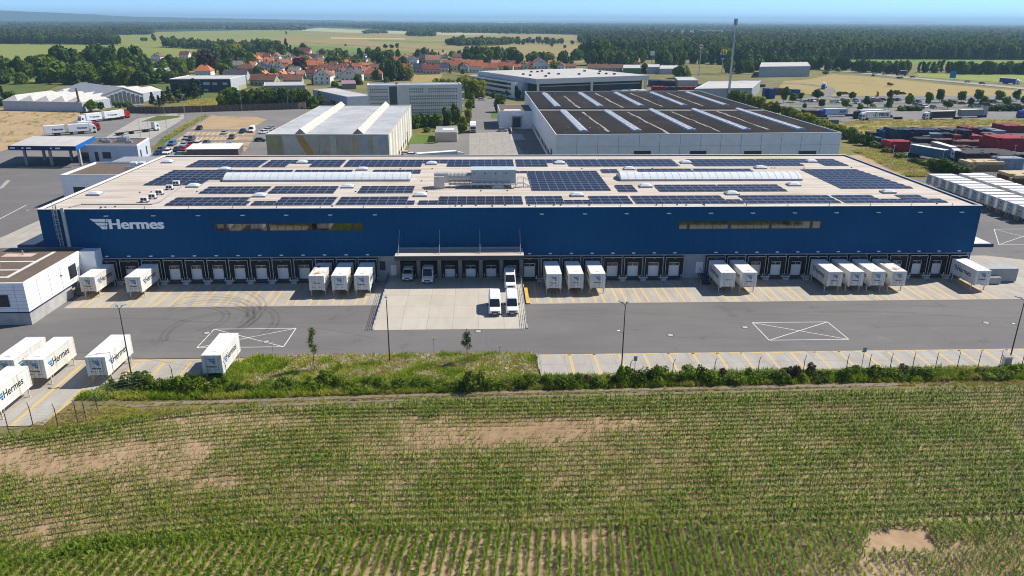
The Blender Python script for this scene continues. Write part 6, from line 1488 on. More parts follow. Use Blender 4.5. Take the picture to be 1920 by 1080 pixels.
# blue grey shed right of the hedge trees
EC = quad4(at(588, 190), at(652, 206), at(700, 203)); t, w_, r = block('blue_grey_shed', 'blue grey workshop with bright white roof left of the office block', EC, 6.5, mat('shed_blue_grey', (.27, .33, .40), .6, .08, .5), ROOFL, 'building', .3, WHITE)
q = MB(); face_box(q, EC[0], EC[1], .1, .9, 1.2, 3.0, .04, GLASSD); q.build('window_band', t)
# saw-tooth glass hall at the left
GHLIT = mat('sheet_roof_lit', (.50, .48, .44), .6, .08, .4); GHSHADE = mat('sheet_roof_shaded', (.25, .265, .29), .6, .08, .4); GHWALL = mat('sheet_wall_grey', (.38, .42, .46), .6, .06, .4)  # one sheet roofing: sun and shade on its slopes painted as two tones
o0 = np.array([-167.0, 268.0]); e1 = np.array([math.cos(.0), math.sin(-.18)]); e1 /= np.linalg.norm(e1); e2 = np.array([-e1[1], e1[0]])
t = thing('sawtooth_hall', 'wide low industrial hall with a folded white sheet metal roof at the left', 'warehouse'); ang = math.atan2(e1[1], e1[0])
q = MB().T((o0[0], o0[1], 0), ang); q.box(0, 44, 0, 70, 0, 4.8, GHWALL); q.build('wall', t)
q = MB().T((o0[0], o0[1], 0), ang); NB = 5; bw = 44.0/NB
for k in range(NB):
    x0 = k*bw; xm = x0+bw/2; x1 = x0+bw
    for j, (ya, yb) in enumerate(((0, 34), (35, 70))):
        h0, h1 = 4.801, 7.4
        q.poly([(x0, ya, h0), (xm, ya+4, h1), (xm, yb-4, h1), (x0, yb, h0)][::-1], GHSHADE); q.poly([(x1, ya, h0), (x1, yb, h0), (xm, yb-4, h1), (xm, ya+4, h1)][::-1], GHLIT); q.poly([(x0, ya, h0), (x1, ya, h0), (xm, ya+4, h1)], GHLIT); q.poly([(x0, yb, h0), (xm, yb-4, h1), (x1, yb, h0)], GHSHADE)
q.box(0, 44, 34, 35, 4.8, 5.0, GREYM); q.build('folded_roof', t)
t2 = thing('glazed_hall', 'taller gabled hall with glazed front beside the folded roof hall', 'warehouse')
ga, gb, gc = (np.asarray(at(*q_)[:2]) for q_ in ((178, 204), (271, 196.5), (309, 181))); gw = np.linalg.norm(gb-ga); gl = np.linalg.norm(gc-gb)+4; gang = math.atan2((gb-ga)[1], (gb-ga)[0])
def GM(): return MB().T((ga[0], ga[1], 0), gang)
q = GM(); q.extrude([(0, 0), (gw, 0), (gw, 5.6), (gw*.62, 9.6), (0, 4.9)], 'y', 0, gl, GHWALL); q.build('wall', t2)
q = GM(); xr = gw*.62; q.hexa([(-.4, -.3, 4.85), (xr, -.3, 9.62), (xr, gl+.3, 9.62), (-.4, gl+.3, 4.85), (-.4, -.3, 5.1), (xr, -.3, 9.85), (xr, gl+.3, 9.85), (-.4, gl+.3, 5.1)], GHSHADE); q.hexa([(xr, -.3, 9.62), (gw+.4, -.3, 5.45), (gw+.4, gl+.3, 5.45), (xr, gl+.3, 9.62), (xr, -.3, 9.85), (gw+.4, -.3, 5.7), (gw+.4, gl+.3, 5.7), (xr, gl+.3, 9.85)], GHLIT); q.build('roof', t2)
q = GM()
for k in range(12): u_ = (k+.5)/12; q.box(gw*(k+.12)/12, gw*(k+.88)/12, -.12, -.01, 1.0, 3.6+4.4*(u_/.62 if u_ < .62 else (1-u_)/.38*.9+.08), mat('old_glazing', (.09, .10, .11), .3, .25, .5))
for k in range(10): q.box(gw+.01, gw+.12, 1+k*gl/10.5, 1+(k+.75)*gl/10.5, 1.2, 4.6, GLASSD)
q.build('glazing', t2)
ch = tag(MB().tube((0, 0, 0), (-.3, 0, 11.5), .55, mat('rust_chimney', (.16, .09, .05), .8, .2, 2), 10, .5).build('chimney', None, (at(152, 210)[0], at(152, 210)[1], 0)), 'slim rusty brown chimney at the corner of the folded roof hall', 'chimney')
# brown fence along the lane, and thin light poles
t = thing('sight_fence', 'long brown sight fence along the lane behind the west yard', 'fence'); q = MB(); pf = [at(240, 212), at(300, 213), at(400, 209.5), at(500, 206.5), at(560, 204.5), at(574, 202)]
FB = mat('fence_brown', (.14, .105, .075), .9, .25, 1.2)
for a, b2 in zip(pf, pf[1:]): face_box(q, a[:2], b2[:2], 0, 1, 0, 3.2, .05, FB)
q.build('panel', t); q = MB()
for a, b2 in zip(pf, pf[1:]):
    for k in range(8): c_ = lerp(a[:2], b2[:2], k/8); q = MB(); q.box(c_[0]-.12, c_[0]+.12, c_[1]-.3, c_[1]-.06, 0, 3.4, DKGREY); q.build('post', t)
POL = [(298, 211, 'at the left part of the brown fence'), (346, 213, 'in front of the brown fence, second along'), (378, 211, 'at the corner of the sandy car park'), (454, 209, 'in front of the brown fence, right of the car park'), (312, 236, 'at the edge of the west lane near the chassis truck'), (351, 238, 'on the verge left of the sandy car park'), (316, 262, 'on the verge above the near car park corner'), (541, 205, 'at the right end of the brown fence'), (265, 262, 'between chassis truck and gate office'), (281, 258, 'right of the chassis truck'), (598, 200, 'behind the left edge of the grey hall')]
for px, py, wh in POL:
    p = at(px, py); t = thing('light_pole', 'thin pale light pole '+wh, 'lamp post', (p[0], p[1], 0), 0, 'light poles of the west yard'); q = MB(); q.tube((0, 0, 0), (0, 0, 9), .09, STEEL, 6, .05); q.build('pole', t); q = MB(); q.box(-.6, .6, -.12, .12, 9, 9.1, GREYM); q.build('lamp_head', t)
for px, py, h_, lb in ((1694, 217, 5.5, 'dark'), ): pass
for px, py, wh in ((1632, 252, 'by the straw verge above the crates'), (1806, 236, 'behind the dark crate stacks'), (1785, 284, 'beside the white cab truck in the storage yard'), (1894, 320, 'in front of the grey bales'), (1669, 320, 'between the path and the depot roof edge')):
    p = at(px, py); t = thing('light_pole', 'thin light pole '+wh, 'lamp post', (p[0], p[1], 0), 0, 'light poles of the storage yard'); q = MB(); q.tube((0, 0, 0), (0, 0, 8), .08, STEEL, 6, .05); q.build('pole', t); q = MB(); q.box(-.5, .5, -.12, .12, 8, 8.1, GREYM); q.build('lamp_head', t)
p = at(1845, 219); t = thing('gate_pillar', 'tall grey concrete pillar with a cap beside the grey trailer', 'pillar', (p[0], p[1], 0)); MB().box(-.9, .9, -.8, .8, 0, 5.6, PLAIN).build('shaft', t); MB().box(-2.4, 1.0, -1.0, 1.0, 5.601, 7.2, DKGREY).build('cap', t)
# mast and signs
p = at(1365, 187); t = thing('radio_mast', 'tall slim grey radio mast with antenna cluster on top', 'radio mast', (p[0], p[1], 0)); q = MB(); q.tube((0, 0, 0), (0, 0, 18), .75, STEEL, 10, .6); q.tube((0, 0, 18), (0, 0, 42), .6, STEEL, 10, .4); q.build('pole', t)
q = MB(); q.box(.62, .75, -.25, .25, 1, 40, GREYM); q.build('ladder', t)
q = MB()
for k in range(6):
    a = k*math.pi/3; q.tube((.9*math.cos(a), .9*math.sin(a), 42.3), (.9*math.cos(a), .9*math.sin(a), 46), .22, mat('antenna_grey', (.22, .24, .27), .5, .1, 1), 6)
for a in range(6): q.tube((0, 0, 38.0), (.8*math.cos(a), .8*math.sin(a), 38.0), .1, STEEL, 5)
for k in range(3): q.tube((.75*math.cos(k*2.1), .75*math.sin(k*2.1), 33), (.75*math.cos(k*2.1), .75*math.sin(k*2.1), 35.5), .3, mat('antenna_grey', (.22, .24, .27)), 6)
q.build('antenna', t)
p = at(1310, 142); t = thing('pylon_sign', 'round brown and cream restaurant sign on a tall pole', 'sign', (p[0], p[1], 0)); MB().tube((0, 0, 0), (0, 0, 22), .35, STEEL, 8).build('pole', t)
q = MB(); q.disc((0, 0, 24.2), 'y', 2.4, .8, mat('sign_brown', (.10, .05, .06), .5, 0), 20); q.build('disc', t); q = MB(); q.disc((0, -.42, 24.2), 'y', 1.9, .06, OFFW, 20); q.box(-1.7, 1.7, -.50, -.46, 23.8, 24.6, mat('sign_redbrown', (.35, .08, .05), .5, 0)); q.build('emblem', t)
q = MB(); q.box(-1.6, 1.6, -.3, .3, 19.0, 20.6, mat('sign_pink', (.5, .2, .18), .5, 0)); q.build('panel', t)
p = at(1353, 137); t = thing('pylon_sign', 'yellow double arch sign above a blue panel on a tall pole', 'sign', (p[0], p[1], 0)); MB().tube((0, 0, 0), (0, 0, 12), .35, STEEL, 8).build('pole', t)
q = MB(); YS = mat('arch_yellow', (.75, .48, .02), .5, 0)
for c0 in (-1.15, 1.15):
    N = 10; pr_ = [(c0+1.25*math.cos(math.pi*k/N), 16.6+3.8*math.sin(math.pi*k/N)) for k in range(N+1)]
    for (x0, z0), (x1, zq) in zip(pr_, pr_[1:]): q.tube((x0, 0, z0), (x1, 0, zq), .38, YS, 6)
q.build('arch', t); MB().box(-2.7, 2.7, -.3, .3, 16.2, 16.55, OFFW).build('bar', t); MB().box(-2.6, 2.6, -.3, .3, 12.6, 16.19, mat('sign_blue', (.02, .05, .14), .5, 0)).build('panel', t); MB().box(-2.0, 1.6, -.36, -.3, 12.0, 12.9, OFFW).build('lower_panel', t)
p = at(1222, 120); t = thing('pylon_sign', 'white square fuel station sign on a pole before the wood', 'sign', (p[0], p[1], 0)); MB().box(-.3, .3, -.3, .3, 0, 9, STEEL).build('pole', t); MB().box(-2.2, 2.2, -.6, .6, 9, 13.5, WHITE).build('panel', t)
p = at(1785, 150); t = thing('motorway_sign', 'blue motorway direction sign beside the green field', 'sign', (p[0], p[1], 0)); q = MB(); q.box(-2, -1.8, -.1, .1, 0, 5, STEEL); q.box(1.8, 2, -.1, .1, 0, 5, STEEL); q.build('post', t); MB().box(-2.6, 2.6, -.25, -.1, 1.6, 7.2, mat('sign_teal', (.01, .17, .36), .5, 0)).build('panel', t)
# storage yard stacks
CRC = {'blue': (.02, .07, .26), 'navy': (.015, .022, .06), 'teal': (.02, .05, .06), 'slate': (.12, .16, .19), 'red': (.30, .015, .02), 'crimson': (.22, .012, .025), 'rust': (.14, .05, .03), 'brown': (.13, .09, .055), 'grey': (.20, .23, .27), 'dark': (.05, .04, .04), 'bale': (.26, .30, .35), 'wood': (.30, .19, .08), 'black': (.02, .02, .025), 'green': (.10, .22, .14)}
def crates(label, x0, x1, yt, yb, colr, dep, light=False, name='crate_stack'):
    pL, pR = at(x0, yb), at(x1, yb); s = ppm(pL); h = min(9, (yb-yt)/s*.86-dep*.10); h = max(1.6, h); wd = pR[0]-pL[0]
    m = mat('crate_'+colr, CRC[colr], .7, .22, 1.1); mt = mat('pallet_top', (.55, .42, .25), .8, .15, 1) if light else mat('crate_'+colr+'_top', tuple(min(.6, c*1.25+.01) for c in CRC[colr]), .7, .2, .6)
    q = MB(); nx = max(1, round(wd/1.25)); ny = max(1, round(dep/1.25)); nz = max(2, round(h/1.05)); ux, uy, uz = wd/nx, dep/ny, h/nz
    for i in range(nx):
        for j in range(ny):
            top = nz if R.random() < .9 else nz-1
            for k in range(top):
                if 0 < i < nx-1 and 0 < j < ny-1 and k < top-1: continue
                e = R.uniform(.01, .06); q.box(i*ux+e, (i+1)*ux-e, j*uy+e, (j+1)*uy-e, k*uz+.03, (k+1)*uz-.02, mt if k == top-1 and light else m)
    o = q.build(name, None, (pL[0], pL[1], 0), R.uniform(-.02, .02)); tag(o, label, 'crate stack', 'stacks in the storage yard')
CW = {'blue': 'bright blue', 'navy': 'navy blue', 'teal': 'dark teal', 'slate': 'slate grey', 'red': 'bright red', 'crimson': 'crimson', 'rust': 'rust coloured', 'brown': 'brown', 'grey': 'grey blue', 'dark': 'dark brown', 'bale': 'grey wrapped', 'wood': 'wooden pallet', 'black': 'black', 'green': 'green'}
YARD = [(1657, 1672, 240, 259, 'blue', 7), (1674, 1692, 235, 262, 'teal', 9), (1693, 1712, 236, 262, 'navy', 9), (1713, 1740, 236, 261, 'navy', 9), (1740, 1765, 238, 256, 'navy', 8), (1745, 1766, 247, 261, 'slate', 5), (1768, 1790, 247, 260, 'navy', 6), (1791, 1803, 250, 262, 'red', 4), (1778, 1800, 240, 252, 'black', 8), (1803, 1821, 239, 260, 'navy', 6),
        (1812, 1834, 234, 254, 'crimson', 8), (1822, 1842, 250, 262, 'red', 8), (1836, 1860, 237, 256, 'navy', 8), (1861, 1884, 239, 258, 'grey', 8), (1846, 1868, 246, 262, 'brown', 5), (1885, 1925, 229, 249, 'crimson', 10), (1868, 1930, 249, 284, 'red', 11), (1754, 1792, 258, 271, 'rust', 4), (1793, 1850, 261, 274, 'rust', 5), (1850, 1877, 262, 275, 'grey', 6), (1668, 1706, 259, 285, 'red', 6),
        (1643, 1655, 254, 274, 'teal', 5), (1655, 1667, 258, 276, 'slate', 5), (1632, 1646, 245, 257, 'dark', 5), (1720, 1752, 259, 268, 'black', 6), (1730, 1744, 256, 262, 'green', 3), (1762, 1822, 271, 284, 'rust', 4), (1640, 1690, 0, 0, 'x', 0), (1808, 1868, 277, 306, 'dark', 12), (1868, 1925, 280, 300, 'dark', 14), (1872, 1917, 290, 319, 'bale', 5), (1888, 1915, 284, 296, 'bale', 4)]
CT = [(1815, 1882, 297, 321, 'wood', 6), (1901, 1960, 320, 347, 'rust', 8)]
def spot(x, y):
    return ('at the storage yard back' if y < 264 else 'in the storage yard middle' if y < 290 else 'at the storage yard front') + (' near the hedge' if x < 1700 else ' left of centre' if x < 1790 else ' right of centre' if x < 1860 else ' at the picture edge')
YARD = [q for q in YARD if q[4] != 'x']
labs = uniq([(q[0], CW[q[4]]+' stack '+spot((q[0]+q[1])/2, q[3])) for q in YARD])
for q, lb in zip(YARD, labs): crates(lb, *q)
for q in CT: crates(('wooden pallet stack' if q[4] == 'wood' else 'rust brown pallet stack')+' with pale top sheets at the front of the storage yard', *q, light=True, name='pallet_stack')
# purple grey pallet stacks by the hedge and dark heaps behind the halls
FARST = [(1490, 1510, 205, 219, 'dark', 6), (1510, 1536, 203, 223, 'dark', 6), (1527, 1552, 218, 231, 'dark', 3), (1553, 1572, 222, 235, 'slate', 3), (1222, 1245, 146, 162, 'navy', 14), (1246, 1266, 147, 161, 'dark', 14), (1225, 1248, 159, 170, 'red', 8), (1249, 1272, 160, 170, 'dark', 8), (1273, 1308, 160, 168, 'crimson', 8), (1313, 1330, 155, 163, 'slate', 8), (1331, 1350, 155, 163, 'teal', 8), (1351, 1372, 155, 164, 'navy', 8), (1373, 1398, 156, 164, 'dark', 8), (1408, 1424, 157, 164, 'navy', 8), (1424, 1435, 156, 163, 'rust', 6), (1432, 1443, 162, 184, 'blue', 4), (1443, 1453, 163, 185, 'blue', 4), (1455, 1476, 162, 178, 'brown', 6), (1480, 1500, 165, 178, 'blue', 5)]
labs = uniq([(q[0], CW[q[4]]+' stack '+('by the hedge right of the white warehouse' if q[0] > 1480 and q[3] > 200 else 'behind the white warehouse and the mast' if q[0] > 1300 else 'beside the big hall')) for q in FARST])
for q, lb in zip(FARST, labs): crates(lb, *q, name='pallet_stack')
# sheds behind the white warehouse
for nm, lb, fl, fr, br, h, wm_, rm in (('storage_shed', 'low hall with white roof right behind the white warehouse and mast', at(1300, 188), at(1408, 186), at(1424, 170), 6.5, mat('shed_grey', (.30, .33, .36), .6, .08, .5), ROOFL), ('canopy_shed', 'small white roofed shed beside the dark stacks near the big hall', at(1270, 163), at(1308, 163), at(1300, 156), 4.5, GREYW, ROOFL),
        ('storage_shed', 'long grey hall with pale roof at the edge of the straw field', at(1422, 145), at(1517, 143.5), at(1512, 134), 8.5, mat('shed_grey', (.30, .33, .36)), ROOFL), ('station_roof', 'flat white filling station roof before the wood', at(1213, 138), at(1236, 138), at(1236, 132), 5.5, GREYW, ROOFL), ('low_shop', 'row of low grey shops with pale roofs behind the big hall', at(1236, 139), at(1270, 139), at(1270, 132), 4.5, GREYW, ROOFL), ('green_shed', 'low green and grey shed behind the big hall', at(1168, 139), at(1202, 139), at(1200, 132), 5, mat('shed_green', (.08, .2, .08), .6, .1, 1), ROOFL),
        ('low_shop', 'small white building at the foot of the left wood', at(334, 137), at(352, 137), at(350, 131), 5, WHITEC, ROOFL), ('low_shop', 'grey flat building hidden in trees left of the navy hall', at(283, 145), at(320, 143), at(320, 135), 4.5, GREYW, ROOFG), ('carport', 'purple roofed carport before the white gabled house', at(642, 167), at(668, 166.5), at(666, 160), 3.4, mat('carport_grey', (.2, .2, .2), .8, .1, 1), mat('roof_mauve', (.32, .16, .18), .7, .1, 1)), ('row_garage', 'row of dark garages with pale roof behind the hedge trees', at(495, 170), at(572, 169), at(570, 162), 3.0, mat('garage_grey', (.22, .23, .25), .7, .1, 1), ROOFG)):
    block(nm, lb, quad4(fl, fr, br), h, wm_, rm, 'building', .25, WHITE)

WT_ = [blade_tuft('weed_tuft', GTD, 301, 30, .7, .6), blade_tuft('weed_tuft', GT, 302, 30, .6, .6)]
def weeds(nm, pix, n_, seed, big=1.6, thr=.25):
    rg = np.random.default_rng(seed); P = area_pts([tuple(at(x, y)[:2]) for x, y in pix], n_, seed); k = rg.random(len(P)) < fbm(P[:, 0]*.12, P[:, 1]*.12, seed)*1.3-thr; P = P[k]
    scatter(nm, np.c_[P, np.zeros(len(P))], rg.uniform(0, 6.28, len(P)), rg.uniform(.6, big, len(P))[:, None]*np.array([1.5, 1.5, .8]), rg.integers(0, 2, len(P)), WT_)
weeds('weeds', [(-60, 215), (10, 204), (150, 209), (150, 221), (60, 261), (0, 283), (-60, 300)], 1600, 21, 1.3, .5)
weeds('weeds.001', [(1565, 246), (1590, 229), (1640, 226), (1930, 224), (1930, 233), (1690, 240), (1650, 254), (1630, 262)], 5000, 22); weeds('weeds.002', [(1600, 282), (1640, 278), (1740, 315), (1735, 330), (1700, 330)], 4000, 23)
weeds('weeds.003', [(283, 282), (300, 262), (340, 238), (385, 214), (388, 218), (350, 240), (310, 268), (300, 290)], 2500, 24); weeds('weeds.004', [(345, 205), (352, 186), (412, 184), (440, 198)], 3000, 25)
# ================================================================== VILLAGE
RFS = {'red': (.30, .10, .055), 'orange': (.50, .17, .06), 'brown': (.17, .085, .055), 'dark red': (.17, .05, .045), 'pink red': (.36, .17, .12), 'dark grey': (.07, .068, .075), 'grey': (.20, .19, .18), 'slate blue': (.05, .055, .10), 'tan': (.40, .27, .16)}
WLS = {'white': (.68, .67, .63), 'cream': (.55, .49, .38), 'grey': (.42, .41, .39), 'brown': (.28, .2, .14), 'beige': (.44, .38, .28)}
def house(label, px, py, wpx, roofc, wallc, orient, hpx, floors=1, hip=False):
    """orient 'e': eaves towards the camera, 'g': gable towards the camera"""
    p = at(px, py); s = ppm(p); wd = wpx/s*.97; hh = hpx/s
    rm = mat('roof_tile_'+roofc.replace(' ', '_'), RFS[roofc], .85, .22, .8, big=.15, bigscale=.1); wm_ = mat('render_'+wallc, WLS[wallc], .85, .06, .5)
    dp = 9.5 if orient == 'e' else max(11, wd*1.25); rh = hh*(.5 if orient == 'e' else .45); wh = hh-rh*.9
    rot = R.uniform(-.18, .10)
    t = thing('village_house', label, 'house', (p[0], p[1], 0), rot, 'houses of the village')
    w_ = MB(); r_ = MB(); hw = wd/2
    if hip:
        w_.box(-hw, hw, 0, dp, -.3, wh, wm_); e = .5; k = min(hw*.55, dp*.5)
        b = [(-hw-e, -e, wh), (hw+e, -e, wh), (hw+e, dp+e, wh), (-hw-e, dp+e, wh)]; T_ = [(-hw+k, dp*.5, wh+rh), (hw-k, dp*.5, wh+rh)]
        r_.poly([b[0], b[1], T_[1], T_[0]], rm); r_.poly([b[1], b[2], T_[1]], rm); r_.poly([b[2], b[3], T_[0], T_[1]], rm); r_.poly([b[3], b[0], T_[0]], rm); r_.poly(b[::-1], rm)
    elif orient == 'e':
        w_.extrude([(0, -.3), (dp, -.3), (dp, wh), (dp/2, wh+rh), (0, wh)], 'x', -hw, hw, wm_)
        e = .45; sl = rh/(dp/2)
        for sgn in (0, 1):
            ya, yb = (-e, dp/2) if not sgn else (dp+e, dp/2); za = wh-e*sl; r_.hexa([(-hw-.4, ya, za+.03), (hw+.4, ya, za+.03), (hw+.4, yb, wh+rh+.03), (-hw-.4, yb, wh+rh+.03), (-hw-.4, ya, za+.25), (hw+.4, ya, za+.25), (hw+.4, yb, wh+rh+.25), (-hw-.4, yb, wh+rh+.25)], rm)
    else:
        w_.extrude([(-hw, -.3), (hw, -.3), (hw, wh), (0, wh+rh), (-hw, wh)], 'y', 0, dp, wm_)
        sl = rh/hw
        for sgn in (-1, 1):
            xa = sgn*(hw+.45); za = wh-.45*sl; r_.hexa([(xa, -.4, za+.03), (xa, dp+.4, za+.03), (0, dp+.4, wh+rh+.03), (0, -.4, wh+rh+.03), (xa, -.4, za+.25), (xa, dp+.4, za+.25), (0, dp+.4, wh+rh+.25), (0, -.4, wh+rh+.25)], rm)
    w_.build('wall', t); ro = r_.build('roof', t)
    c = MB(); cx = hw*.3; cy = dp*.5 if orient == 'e' or hip else dp*.4
    c.box(cx-.4, cx+.4, cy-.4, cy+.4, wh+rh*.5, wh+rh+1.1, mat('chimney_brick', (.22, .10, .07), .9, .2, 2)); c.build('chimney', ro)
    nwin = max(2, int(wd/3.0))
    for f in range(max(1, int(wh/2.9))):
        for k in range(nwin):
            x = -hw+wd*(k+.5)/nwin; q = MB(); q.box(x-.55, x+.55, -.06, .02, .9+2.8*f, 2.2+2.8*f, GLASSD); q.build('window', t)
    if orient == 'g' and not hip:
        for x in (-1.1, 1.1): q = MB(); q.box(x-.45, x+.45, -.06, .02, wh+.3, wh+1.5, GLASSD); q.build('window', t)
HS = [(293, 115, 17, 'brown', 'white', 'g', 14), (345, 110, 18, 'dark red', 'white', 'e', 12), (381, 145, 30, 'orange', 'white', 'e', 21, 1, True), (328, 116, 14, 'dark grey', 'grey', 'e', 7), (440, 131, 28, 'grey', 'grey', 'e', 15), (462, 139, 33, 'brown', 'brown', 'e', 18, 1, True), (445, 129, 16, 'orange', 'cream', 'e', 10),
      (441, 150, 44, 'dark grey', 'grey', 'e', 17), (492, 161, 50, 'brown', 'beige', 'e', 19), (497, 138, 14, 'dark red', 'white', 'g', 22), (508, 139, 14, 'dark grey', 'white', 'g', 20), (521, 140, 16, 'dark grey', 'white', 'g', 20), (533, 124, 18, 'pink red', 'cream', 'e', 12), (589, 132, 34, 'orange', 'beige', 'e', 17), (547, 126, 12, 'orange', 'cream', 'e', 11),
      (525, 148, 16, 'orange', 'cream', 'g', 13), (549, 161, 35, 'brown', 'beige', 'e', 19), (550, 140, 22, 'grey', 'white', 'e', 13), (567, 105, 31, 'dark red', 'white', 'e', 14), (597, 104, 9, 'grey', 'white', 'g', 9), (612, 104, 13, 'dark grey', 'white', 'e', 9), (583, 114, 18, 'slate blue', 'white', 'e', 11), (609, 122, 28, 'grey', 'grey', 'e', 12),
      (604, 159, 32, 'brown', 'white', 'g', 27), (655, 153, 33, 'dark grey', 'white', 'g', 22), (622, 139, 45, 'brown', 'beige', 'e', 15), (582, 147, 16, 'dark red', 'cream', 'e', 17), (637, 148, 17, 'dark red', 'white', 'g', 20), (700, 150, 35, 'red', 'cream', 'e', 20, 1, True), (684, 127, 25, 'orange', 'cream', 'e', 8), (679, 111, 13, 'dark grey', 'white', 'g', 11), (660, 110, 16, 'grey', 'grey', 'e', 9), (681, 117, 12, 'slate blue', 'white', 'e', 8),
      (777, 112, 18, 'orange', 'cream', 'e', 11), (793, 118, 15, 'dark grey', 'brown', 'e', 15), (812, 121, 28, 'pink red', 'cream', 'e', 16), (769, 121, 27, 'dark grey', 'white', 'g', 14), (784, 137, 20, 'slate blue', 'grey', 'e', 16), (809, 139, 34, 'dark red', 'beige', 'e', 16), (831, 135, 20, 'slate blue', 'white', 'e', 15), (847, 133, 33, 'red', 'cream', 'e', 18), (835, 110, 12, 'dark grey', 'white', 'g', 8), (863, 113, 32, 'brown', 'brown', 'e', 11), (857, 119, 38, 'red', 'cream', 'e', 9),
      (892, 136, 26, 'orange', 'white', 'e', 21), (914, 136, 38, 'red', 'cream', 'e', 16), (948, 133, 28, 'red', 'cream', 'e', 15), (982, 129, 16, 'orange', 'cream', 'g', 13), (968, 131, 18, 'red', 'cream', 'e', 9), (997, 128, 14, 'dark red', 'cream', 'e', 11), (1014, 129, 27, 'red', 'white', 'g', 18), (1069, 130, 22, 'brown', 'cream', 'e', 9), (1134, 134, 66, 'brown', 'cream', 'e', 12), (1192, 122, 17, 'tan', 'cream', 'e', 11), (1236, 120, 13, 'tan', 'cream', 'g', 10),
      (556, 119, 16, 'pink red', 'cream', 'e', 11), (540, 114, 12, 'dark red', 'white', 'g', 10), (597, 114, 15, 'brown', 'cream', 'e', 10), (631, 117, 14, 'red', 'white', 'e', 10), (642, 131, 18, 'brown', 'cream', 'e', 11), (668, 131, 18, 'red', 'white', 'e', 11), (674, 144, 15, 'brown', 'white', 'g', 14), (604, 133, 18, 'red', 'beige', 'e', 12), (575, 126, 16, 'brown', 'cream', 'e', 11), (515, 128, 16, 'red', 'white', 'e', 12), (472, 128, 14, 'orange', 'white', 'e', 11), (489, 129, 13, 'dark red', 'white', 'g', 12), (746, 119, 15, 'red', 'white', 'e', 11), (757, 113, 13, 'pink red', 'cream', 'e', 9), (822, 113, 14, 'brown', 'white', 'e', 9), (872, 125, 20, 'red', 'white', 'e', 12), (930, 125, 18, 'pink red', 'cream', 'e', 11), (958, 126, 16, 'dark red', 'white', 'e', 11), (1036, 126, 16, 'orange', 'white', 'e', 11), (1052, 131, 14, 'red', 'white', 'g', 12), (646, 122, 12, 'orange', 'cream', 'e', 9), (703, 133, 18, 'brown', 'white', 'e', 11), (870, 135, 16, 'pink red', 'white', 'g', 15), (759, 134, 16, 'red', 'white', 'e', 13), (532, 134, 15, 'red', 'cream', 'e', 12), (563, 147, 14, 'pink red', 'white', 'e', 13)]
for _ in range(400):
    if len(HS) > 115: break
    x_, y_ = R.uniform(478, 724), R.uniform(108, 150)
    if all(abs(x_-h[0])/1.6+abs(y_-h[1])*1.3 > 9.5 for h in HS): HS.append((x_, y_, R.uniform(12, 18), R.choice(['red', 'orange', 'brown', 'dark red', 'pink red', 'red']), R.choice(['white', 'cream', 'white', 'beige']), R.choice('eeg'), R.uniform(10, 14)))
def hwhere(x, y):
    if x < 360: return 'among the trees left of the village'
    if x < 480: return 'behind the navy hall'
    if x < 575: return 'behind the hedge trees, front rows' if y > 130 else 'behind the hedge trees, back rows'
    if x < 715: return 'above the blue grey workshop' if y > 125 else 'at the field edge above the workshop'
    if x < 850: return 'behind the office block' if y > 122 else 'at the field edge behind the office block'
    if x < 1040: return 'left of the big hall roof'
    return 'beyond the big hall roof'
labs = uniq([(h[0], '%s house with %s roof %s' % (h[4], h[3], hwhere(h[0], h[1]))) for h in HS])
for h, lb in zip(HS, labs): house(lb, *h)

# ================================================================== TREES one can tell apart
TR('in the wood behind the folded roof hall', 'trees behind the folded roof hall', [('d', 15, 146, 44, 34), ('k', 38, 146, 42, 30), ('d', 55, 148, 36, 30), ('k', 70, 142, 28, 24), ('d', 22, 152, 26, 24), ('d', 95, 155, 50, 52), ('k', 112, 134, 50, 46), ('k', 138, 132, 44, 40), ('d', 78, 128, 26, 26), ('k', 142, 158, 42, 42), ('d', 168, 152, 34, 30), ('d', 180, 158, 28, 28), ('k', 178, 130, 50, 48), ('k', 202, 132, 48, 38), ('c', 219, 130, 46, 20), ('d', 236, 134, 46, 38), ('k', 258, 133, 48, 44), ('k', 275, 140, 40, 34), ('d', 206, 157, 40, 34), ('d', 226, 158, 44, 30), ('l', 245, 158, 34, 34), ('k', 268, 159, 30, 32), ('d', 288, 157, 28, 28), ('k', 5, 158, 30, 30), ('d', 125, 158, 30, 28), ('k', 155, 140, 38, 34), ('d', 250, 145, 36, 30), ('k', 60, 134, 30, 30), ('d', 40, 158, 24, 26)])
TR('on the slope left of the navy hall', 'trees left of the navy hall', [('d', 302, 137, 26, 28), ('k', 318, 133, 32, 32), ('d', 340, 140, 32, 34), ('d', 357, 132, 26, 26), ('k', 306, 153, 28, 32), ('d', 322, 156, 24, 28), ('d', 345, 145, 24, 22)])
TR('at the left edge below the wood', 'trees at the left edge', [('c', 7, 187, 26, 13), ('d', 20, 190, 20, 22), ('d', 2, 198, 14, 14)])
TR('behind the orange roofed white house', 'trees behind the orange roofed house', [('l', 374, 120, 28, 22), ('d', 389, 113, 22, 24), ('p', 391, 136, 42, 38), ('d', 410, 116, 34, 28), ('k', 425, 116, 34, 32), ('l', 441, 114, 32, 32), ('d', 428, 131, 22, 22), ('d', 405, 130, 26, 22), ('d', 420, 140, 22, 24), ('d', 470, 121, 24, 22), ('d', 484, 142, 20, 18), ('k', 402, 118, 30, 24), ('d', 455, 116, 26, 26)])
TR('in the dark row before the navy hall', 'conifers before the navy hall', [('c', 365, 187, 40, 30), ('c', 350, 187, 37, 24), ('c', 335, 191, 36, 28), ('c', 318, 194, 32, 24), ('c', 307, 198, 28, 20), ('c', 299, 200, 22, 16), ('c', 287, 198, 26, 18), ('c', 376, 184, 34, 22)])
